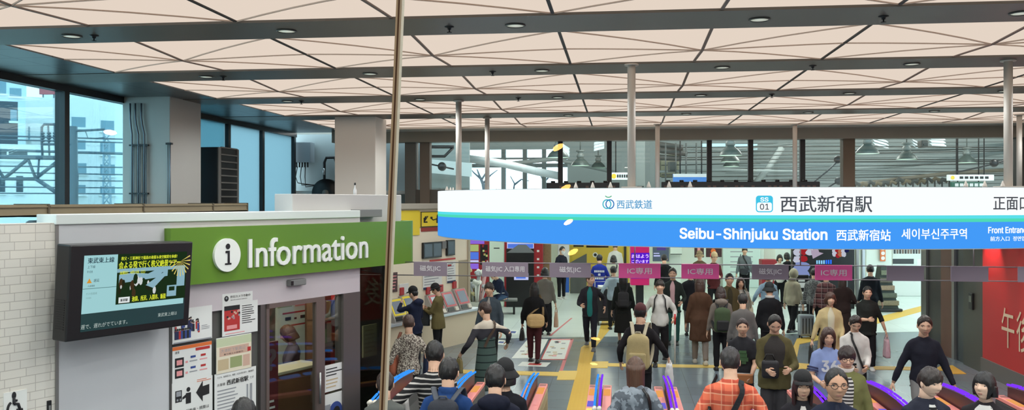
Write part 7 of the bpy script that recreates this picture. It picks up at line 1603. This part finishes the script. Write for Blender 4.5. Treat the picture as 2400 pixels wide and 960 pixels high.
i = person('person in a long black coat with a small black backpack, seen from behind', 1461, 637, 0, feet=806, upper=U_(cloth((32, 36, 34)), .028, 'coat', hem=.44), lower=dict(kind='skirt', m=cloth((34, 34, 32)), hem=.17, flare=.30), hair=('long', BLACKH), legs=(6, -6, 0, 10), shoe=(40, 40, 42))
backpack(i, 'small black backpack on the person in a long black coat', (38, 38, 40), .26, .36, .13, .64)
i = person('person in a pale blue-grey top half hidden behind the long black coat', 1438, 640, 10, S=1.60, d=22.3, upper=U_(cloth((158, 174, 184)), .03, 'top'), lower=BLT, hair=('short', BLACKH), arms=((-.2, .03, .52), DNR))
i = person('person in a white long-sleeved shirt with backpack straps walking towards the viewer', 1547, 652, 176, S=1.71, upper=U_(cloth((206, 202, 196)), .026, 'shirt', hem=.46, fold=.01), lower=dict(m=cloth((36, 34, 38)), wide=1.2), hair=('fringe', DKBR), legs=WALK2, arms=((-.16, .09, .56), (.18, .03, .52)))
for sx in (-1, 1):
    q = MB(); q.tube([i['surf'](sx * 30, .83, .012), i['surf'](sx * 34, .78, .016), i['surf'](sx * 36, .70, .016), i['surf'](sx * 60, .62, .014)], [(.024, .006)] * 4, 8); q.build('shoulder_strap', BLACKP, i['o'])
r, b = carried(i, 'umbrella', 'slim white umbrella with a red grip held by the person in the white shirt', 'umbrella', V((i['arm'][0][2].x - .02, i['arm'][0][2].y + .04, .06))); hz_ = i['arm'][0][2].z - .06
q = MB(); q.tube([(0, 0, 0), (0, 0, hz_ * .55), (0, 0, hz_ * .9)], [.008, .022, .016], 8); q.build('canopy', WHT, r); q = MB(); q.tube([(0, 0, hz_ * .88), (0, 0, hz_ + .1)], .018, 8); q.build('grip', RED, r)
i = person('person in a dark green jacket over a pink top behind the white-shirted walker', 1577, 627, 172, feet=806, upper=U_(cloth((44, 50, 46)), .028, hem=.42), lower=dict(m=cloth((52, 92, 84))), inner=(PNK, 18, .5, .83), hair=('short', DKBR), arms=((-.12, .14, .56), (.08, .16, .58)))
i = person('person in a black sweatshirt far behind, seen from the back by the greeting display', 1557, 597, 0, S=1.70, d=25.6, upper=U_(BLK, .03, 'sweatshirt'), lower=BLT, hair=('short', BLACKH))
i = person('person in black wearing a dark red knit cap and a beige backpack, seen from behind', 1500, 713, -8, S=1.74, upper=U_(cloth((36, 33, 36)), .028, hem=.43), lower=BLT, hair=('short', BLACKH), hat=('beanie', (78, 36, 38)), arms=((-.17, .04, .5), (.22, .12, .545)))
backpack(i, 'beige backpack with pale straps on the person in a dark red cap', (176, 158, 112), .34, .50, .18, .63, strapm=mat('strap_pale', (196, 186, 160), .8))
hand_bag(i, 'white plastic shopping bag held out by the person with the beige backpack', 1, (224, 222, 220), .27, .32, .12, 'carrier_bag', 'bag', .05, .06)
i = person('person with very long brown hair in a fluffy grey jacket, seen from behind', 1490, 838, 2, S=1.68, near=True, upper=U_(spotm('fluffy_grey', (140, 148, 156), (92, 98, 106), 14, .5), .04, 'jacket', hem=.44, fold=.016, ff=14), lower=TRS, hair=('longback', (86, 58, 42)), arms=((-.19, .03, .5), (.19, .03, .5)), strap=(BLACKP, [(130, .50), (135, .66), (145, .80), (150, .83)], .035))
i = person('person in a long brown belted coat and grey trousers, seen from behind', 1641, 648, 0, feet=852, upper=U_(BRN, .03, 'coat', hem=.27, flare=.18), lower=dict(m=cloth((134, 124, 116))), hair=('long', (64, 42, 34)), legs=(8, -8, 0, 10), shoe=(196, 190, 176))
i = person('person in a dark coat behind the long brown coat carrying a white bag', 1618, 630, 0, feet=785, upper=U_(cloth((36, 36, 40)), .028, 'coat', hem=.38, flare=.2), lower=dict(m=cloth((110, 106, 104))), hair=('bob', BLACKH), arms=((-.2, .06, .56), DNR))
hand_bag(i, 'large white cloth bag carried beside the long brown coat', -1, (200, 196, 178), .32, .36, .12, 'tote_bag', 'bag', .10)
i = person('person in a beige cap under the dark red posters, nearer the white pillar', 1640, 588, 170, d=26.5, upper=U_(cloth((96, 78, 60)), .028), lower=BLT, hair=('short', DKBR), hat=('bucket', (150, 128, 96)))
i = person('person in a beige cap and maroon jacket under the second red poster', 1673, 592, 190, d=25.2, upper=U_(MAR, .03, hem=.42), lower=BLT, hair=('short', DKBR), hat=('cap', (190, 164, 128)), arms=((-.05, .17, .62), (.05, .18, .64)))
i = person('person in a grey hooded sweatshirt with a green backpack, seen from behind', 1690, 678, 0, S=1.60, d=16.9, upper=U_(cloth((122, 112, 104)), .03, 'hoodie'), lower=BLT, hair=('bob', (52, 36, 32)), hood=True)
backpack(i, 'green backpack with a black side on the person in a grey hooded sweatshirt', (58, 74, 46), .32, .46, .17, .63, pocket=mat('pack_black', (28, 28, 30), .7))
i = person('person with short dark hair in a plain grey long top, seen from behind', 1741, 688, -4, S=1.62, upper=U_(cloth((104, 100, 98)), .026, 'top', hem=.40), lower=TRS, hair=('fringe', BLACKH))
i = person('person with long hair in a pale top with a shoulder strap facing the viewer', 1735, 649, 180, S=1.60, upper=U_(cloth((170, 164, 154)), .026, 'top'), lower=dict(kind='skirt', m=cloth((170, 160, 140)), hem=.2), hair=('long', (56, 38, 32)), inner=(cloth((206, 200, 188)), 16, .6, .83), strap=(BLACKP, [(-35, .60), (-38, .72), (-36, .83)], .035))
slung_bag(i, 'cream cloth bag at the side of the long-haired person in a pale top', -80, .52, (202, 192, 164), .26, .28, .10, 'shoulder_bag', -1, False)
i = person('person in an olive jacket behind the long-haired person in a pale top', 1709, 640, 182, S=1.70, upper=U_(cloth((92, 82, 56)), .03), lower=BLT, inner=(cloth((66, 62, 48)), 18, .5, .82), hair=('short', BLACKH))
i = person('person in a grey shirt with a dark shoulder strap far off before the pale partition', 1745, 578, 180, d=29.5, upper=U_(cloth((110, 116, 120)), .022, 'shirt'), lower=BLT, hair=('fringe', BLACKH), strap=(BLACKP, [(-50, .55), (-10, .70), (25, .83)], .05))
slung_bag(i, 'dark waist bag across the far person in a grey shirt', 10, .53, (36, 38, 46), .30, .18, .08, 'shoulder_bag', 1, False)
i = person('person in a black T-shirt with a green print holding an orange pouch', 1740, 745, 174, S=1.60, upper=U_(cloth((46, 46, 50)), .022, 'tshirt', sleeve='short', hem=.46), lower=TRS, hair=('short', (52, 36, 34)), arms=((-.07, .17, .53), (.07, .17, .53)))
q = MB()
for (a, z, w2, h2) in ((0, .715, .05, .02), (-8, .685, .035, .03), (9, .685, .035, .03), (0, .65, .075, .028), (-6, .622, .03, .02)):
    p = i['surf'](a, z, .010); q.bbox((p.x - w2, p.y - .004, p.z - h2), (p.x + w2, p.y + .004, p.z + h2), .003)
q.build('print', mat('print_greenish', (70, 104, 66), .8), i['o'])
r, b = carried(i, 'pouch', 'orange-brown pouch held at the waist by the person in the green-print T-shirt', 'pouch', V((0, .22 * 1.6 * .8 + .05, .50 * 1.6 - .05))); q = MB(); q.bbox((-.13, -.04, 0), (.13, .04, .13), .02, 0, None, 3); q.build('pouch_body', mat('pouch_orange', (176, 112, 66), .6), r); q = MB(); q.tube([(-.11, -.0, .132), (.11, -.0, .132)], .008, 6); q.build('zip', STEEL, r)
i = person('person in an olive jacket with a dark quilted front looking down at a black bag', 1815, 732, 172, S=1.76, d=11.76, build=1.08, upper=U_(cloth((94, 86, 56)), .034, hem=.43, flare=.12), lower=dict(m=cloth((66, 64, 66)), wide=1.2), inner=(cloth((62, 58, 56)), 42, .60, .83), hair=('balding', BLACKH), arms=((-.10, .17, .60), (.05, .19, .59)), head=(8, -28))
r, b = carried(i, 'black_bag', 'black soft bag held to the chest of the person in the olive jacket', 'bag', V((.06, .27, .585 * 1.76 - .12))); q = MB(); q.bbox((-.11, -.05, .02), (.11, .05, .26), .04, 0, None, 3); q.build('bag_body', mat('soft_black', (30, 28, 32), .6, bump=.5, bscale=18), r); q = MB(); q.tube([(-.06, -.01, .25), (-.03, -.02, .33), (.05, -.02, .33), (.08, -.01, .25)], .01, 6); q.build('handle', BLACKP, r)
i = person('person in a black jacket and dark bucket hat, seen from behind', 1804, 663, 0, S=1.68, upper=U_(cloth((28, 28, 31)), .034, hem=.45), lower=BLT, hair=('short', BLACKH), hat=('bucket', (30, 38, 40)), collar=mat('collar_white', (206, 204, 198), .8))
i = person('person in a beige hooded coat with the hood up, walking away', 1858, 629, -42, feet=781, upper=U_(cloth((160, 152, 130)), .036, 'coat', hem=.45), lower=BLT, hair=('short', BLACKH), hat=('hoodup', (160, 152, 130)), legs=WALK)
i = person('person in a pale blue top with black hair behind the bucket hat', 1800, 634, 0, S=1.62, upper=U_(LBL, .03, 'top'), lower=BLT, hair=('bob', (26, 30, 34)), arms=((-.2, .05, .55), DNR))
i = person('person in a white shirt behind the red shop counter', 1827, 596, 180, S=1.60, d=27.2, upper=U_(WHT, .022, 'shirt'), lower=BLT, hair=('bob', DKBR))
i = person('person in a black coat beside the white-shirted person at the shop counter', 1846, 603, 20, S=1.62, d=27.8, upper=U_(BLK, .028, 'coat'), lower=BLT, hair=('bob', BLACKH))
i = person('person in a grey speckled jacket walking behind the trench coat', 1908, 626, -20, S=1.66, upper=U_(spotm('speckle_grey', (120, 122, 120), (84, 86, 86), 30, .5), .032), lower=BLT, hair=('short', BLACKH), legs=WALK2)
i = person('person in a red and black checked shirt under the pink plate', 1936, 632, 0, d=20.2, upper=U_(plaidm('check_red', (124, 84, 84), (44, 34, 38), (180, 160, 156), 8), .03, 'shirt'), lower=BLT, hair=('short', BLACKH))
i = person('person in a long dark brown dress between the checked shirt and the black T-shirt', 1976, 640, 0, S=1.62, d=19.6, upper=U_(cloth((56, 44, 42)), .03, 'top', hem=.46), lower=dict(kind='skirt', m=cloth((56, 44, 42)), hem=.14, flare=.25), hair=('long', (60, 46, 40)), arms=((-.158, .03, .46), (.12, .14, .6)))
hand_bag(i, 'pale grey bag of the person in the dark brown dress', -1, (170, 166, 156), .2, .2, .08, 'hand_bag', 'bag', .05)
i = person('person in a beige trench coat and cream scarf facing the viewer', 1945, 681, 178, S=1.64, upper=U_(BGE, .032, 'trench_coat', hem=.36, flare=.28), lower=dict(kind='skirt', m=cloth((190, 180, 164)), hem=.18, flare=.3), inner=(cloth((206, 198, 172)), 20, .50, .84), hair=('bob', (74, 46, 36)), arms=((-.10, .13, .50), (.20, .04, .45)), legs=WALK)
hand_bag(i, 'black flat bag swinging from the hand of the person in the trench coat', 1, (32, 32, 32), .30, .30, .06, 'hand_bag', 'bag', .05)
i = person('person in a loose black T-shirt holding one arm across the waist', 2032, 670, 176, feet=866, upper=U_(cloth((38, 40, 38)), .034, 'tshirt', sleeve='34', hem=.42), lower=dict(m=BLK, wide=1.35), hair=('short', BLACKH), arms=((-.2, .03, .48), (.02, .17, .62)), shoe=(206, 204, 200))
hand_bag(i, 'pink patterned carrier bag of the person in the loose black T-shirt', -1, (196, 160, 168), .28, .34, .10, 'carrier_bag', 'bag', .10, .05)
i = person('person in a dark jacket seen from behind near the stepped rack', 2040, 620, -10, S=1.70, upper=U_(cloth((34, 38, 44)), .034), lower=BLT, hair=('short', BLACKH))
i = person('person in a white sweater with a crossbody strap looking down, behind the green cardigan', 2003, 735, 178, S=1.62, upper=U_(cloth((212, 206, 200)), .028, 'sweater'), lower=BLT, hair=('short', DKBR), head=(0, -28), arms=((-.06, .18, .56), (.07, .18, .56)), strap=(mat('strap_black', (30, 28, 28), .6), [(-30, .52), (-5, .66), (26, .82), (40, .835)], .03), curl=.8)
phone(i, 'dark phone in the hands of the person in a white sweater', 1)
i = person('person in a pale blue T-shirt with large white numerals 36', 1940, 765, 176, S=1.62, upper=U_(cloth((142, 158, 204)), .024, 'tshirt', sleeve='short', hem=.44), lower=BLT, hair=('long', (70, 48, 40)), arms=((-.05, .18, .58), (.08, .17, .58)), head=(0, -8))
q = MB(); p = i['surf'](0, .70, .012); q.text('36', (p.x + .10, p.y + .012, p.z - .075), (-1, 0, 0), (0, 0, 1), h=.15, width=.20, bold=.03, m=0); q.build('numerals', mat('num_white', (212, 214, 220), .8), i['o'])
q = MB()
for sx, k in ((-1, 0), (1, 1)):
    sh, el, wr = i['arm'][k]
    for f0, f1, m in ((.58, .66, 0), (.70, .76, 0)): q.tube([sh.lerp(el, f0), sh.lerp(el, f1)], .033 * 1.62 + .024, 14, m, False)
q.build('sleeve_band', mat('band_navy', (44, 48, 84), .8), i['o'])
i = person('person with glasses in an olive green cardigan over a striped top', 1983, 808, 172, S=1.67, near=True, build=1.0, upper=U_(cloth((112, 112, 70)), .034, 'cardigan', hem=.40), lower=BLT, inner=(rampm('stripe_inner', [(0, (54, 52, 54)), (.5, (206, 202, 196))], 'Z', 26, 0, True, repeat=True), 22, .44, .80), hair=('fringe', (50, 38, 36)), glasses=True, arms=((-.17, .03, .46), (.04, .17, .52)), head=(4, -10), collar=mat('collar_blouse', (214, 204, 196), .8))
i = person('person with thin glasses and swept-back hair in a dark navy jacket, facing the viewer', 1957, 862, 180, S=1.80, near=True, hs=1.12, build=1.0, upper=U_(cloth((36, 40, 56)), .028), lower=BLT, hair=('balding', BLACKH), glasses=True, inner=(cloth((46, 48, 62)), 14, .6, .835), skin=mat('skin_tan', (200, 152, 122), .55, noise_amt=.06, nscale=20))
i = person('person in a black newsboy cap and dark cardigan over a white top', 1880, 871, 176, S=1.64, near=True, hs=1.05, upper=U_(cloth((38, 36, 40)), .028, 'cardigan'), lower=BLT, inner=(cloth((204, 198, 192)), 14, .55, .815), hair=('long', (50, 30, 32)), hat=('cap', (26, 25, 26)))
i = person('person in a navy jacket striding along beside the yellow floor line', 2165, 733, 180, S=1.76, build=1.0, upper=U_(cloth((36, 36, 46)), .024, hem=.45), lower=dict(m=cloth((128, 124, 122))), hair=('short', DKBR), legs=WALK2, arms=((-.20, .08, .46), (.215, -.04, .46)), head=(-10, -6))
i = person('young person in a dark navy jacket over a striped shirt, head turned aside', 2172, 855, -166, S=1.79, near=True, hs=1.02, build=1.0, upper=U_(cloth((42, 44, 56)), .03), lower=BLT, inner=(rampm('stripe_wide', [(0, (30, 30, 32)), (.5, (214, 212, 206))], 'Z', 24, 0, True, repeat=True), 18, .5, .815), hair=('fringe', (46, 36, 32)), head=(14, -6), skin=mat('skin_fair', (232, 192, 166), .5, noise_amt=.05, nscale=20))
i = person('person with fluffy black bobbed hair in a white patterned top and dark cardigan', 2310, 872, 152, S=1.66, near=True, hs=1.08, upper=U_(cloth((44, 40, 42)), .026, 'cardigan'), lower=BLT, inner=(spotm('floral_white', (222, 218, 212), (120, 116, 116), 26, .38), 46, .5, .825), hair=('bob', (28, 25, 25)), head=(-16, 8), skin=MATS['skin_fair'])
i = person('person in an orange plaid shirt with a black crossbody strap, seen from behind', 1712, 815, -2, S=1.83, near=True, build=1.14, upper=U_(plaidm('plaid_orange', (222, 112, 82), (176, 66, 52), (240, 176, 140), 10), .03, 'shirt', fold=.010, hem=.43), lower=TRS, hair=('short', (40, 34, 33)), arms=((-.20, .04, .52), (.21, .04, .52)), strap=(mat('strap_black2', (32, 32, 36), .7), [(220, .50), (190, .62), (165, .74), (145, .82), (130, .838)], .055))
slung_bag(i, 'black crossbody bag on the back of the person in the orange plaid shirt', 222, .47, (34, 35, 40), .28, .18, .09, 'crossbody_bag', -1, False)
i = person('person of whom only the black hair shows before the notices', 570, 936, 20, S=1.76, near=True, upper=U_(BLK, .024), lower=BLT, hair=('short', BLACKH))
# office clerk
p = BP0 + U * bs(683, -1.5) - NB * 1.5
zt_ = bz(683, 775, -1.5)
i = person('office clerk with brown hair sitting behind the counter inside the glass door', 683, 775, 110, S=1.6, d=11, xy=V((p.x, p.y, 0)), upper=U_(cloth((96, 88, 100)), .02, 'jacket'), lower=BLT, hair=('bob', BROWNH), legs=(80, 80, 82, 82), seat=max(.4, zt_ - .5 * 1.6 - .02), arms=((-.08, .2, .6), (.08, .2, .6)), head=(0, -15))
i = person('person in a plain grey jacket at the office corner, crossed by the window joint', 902, 872, 10, S=1.60, near=True, upper=U_(cloth((96, 98, 94)), .028), lower=BLT, hair=('short', (56, 44, 40)))
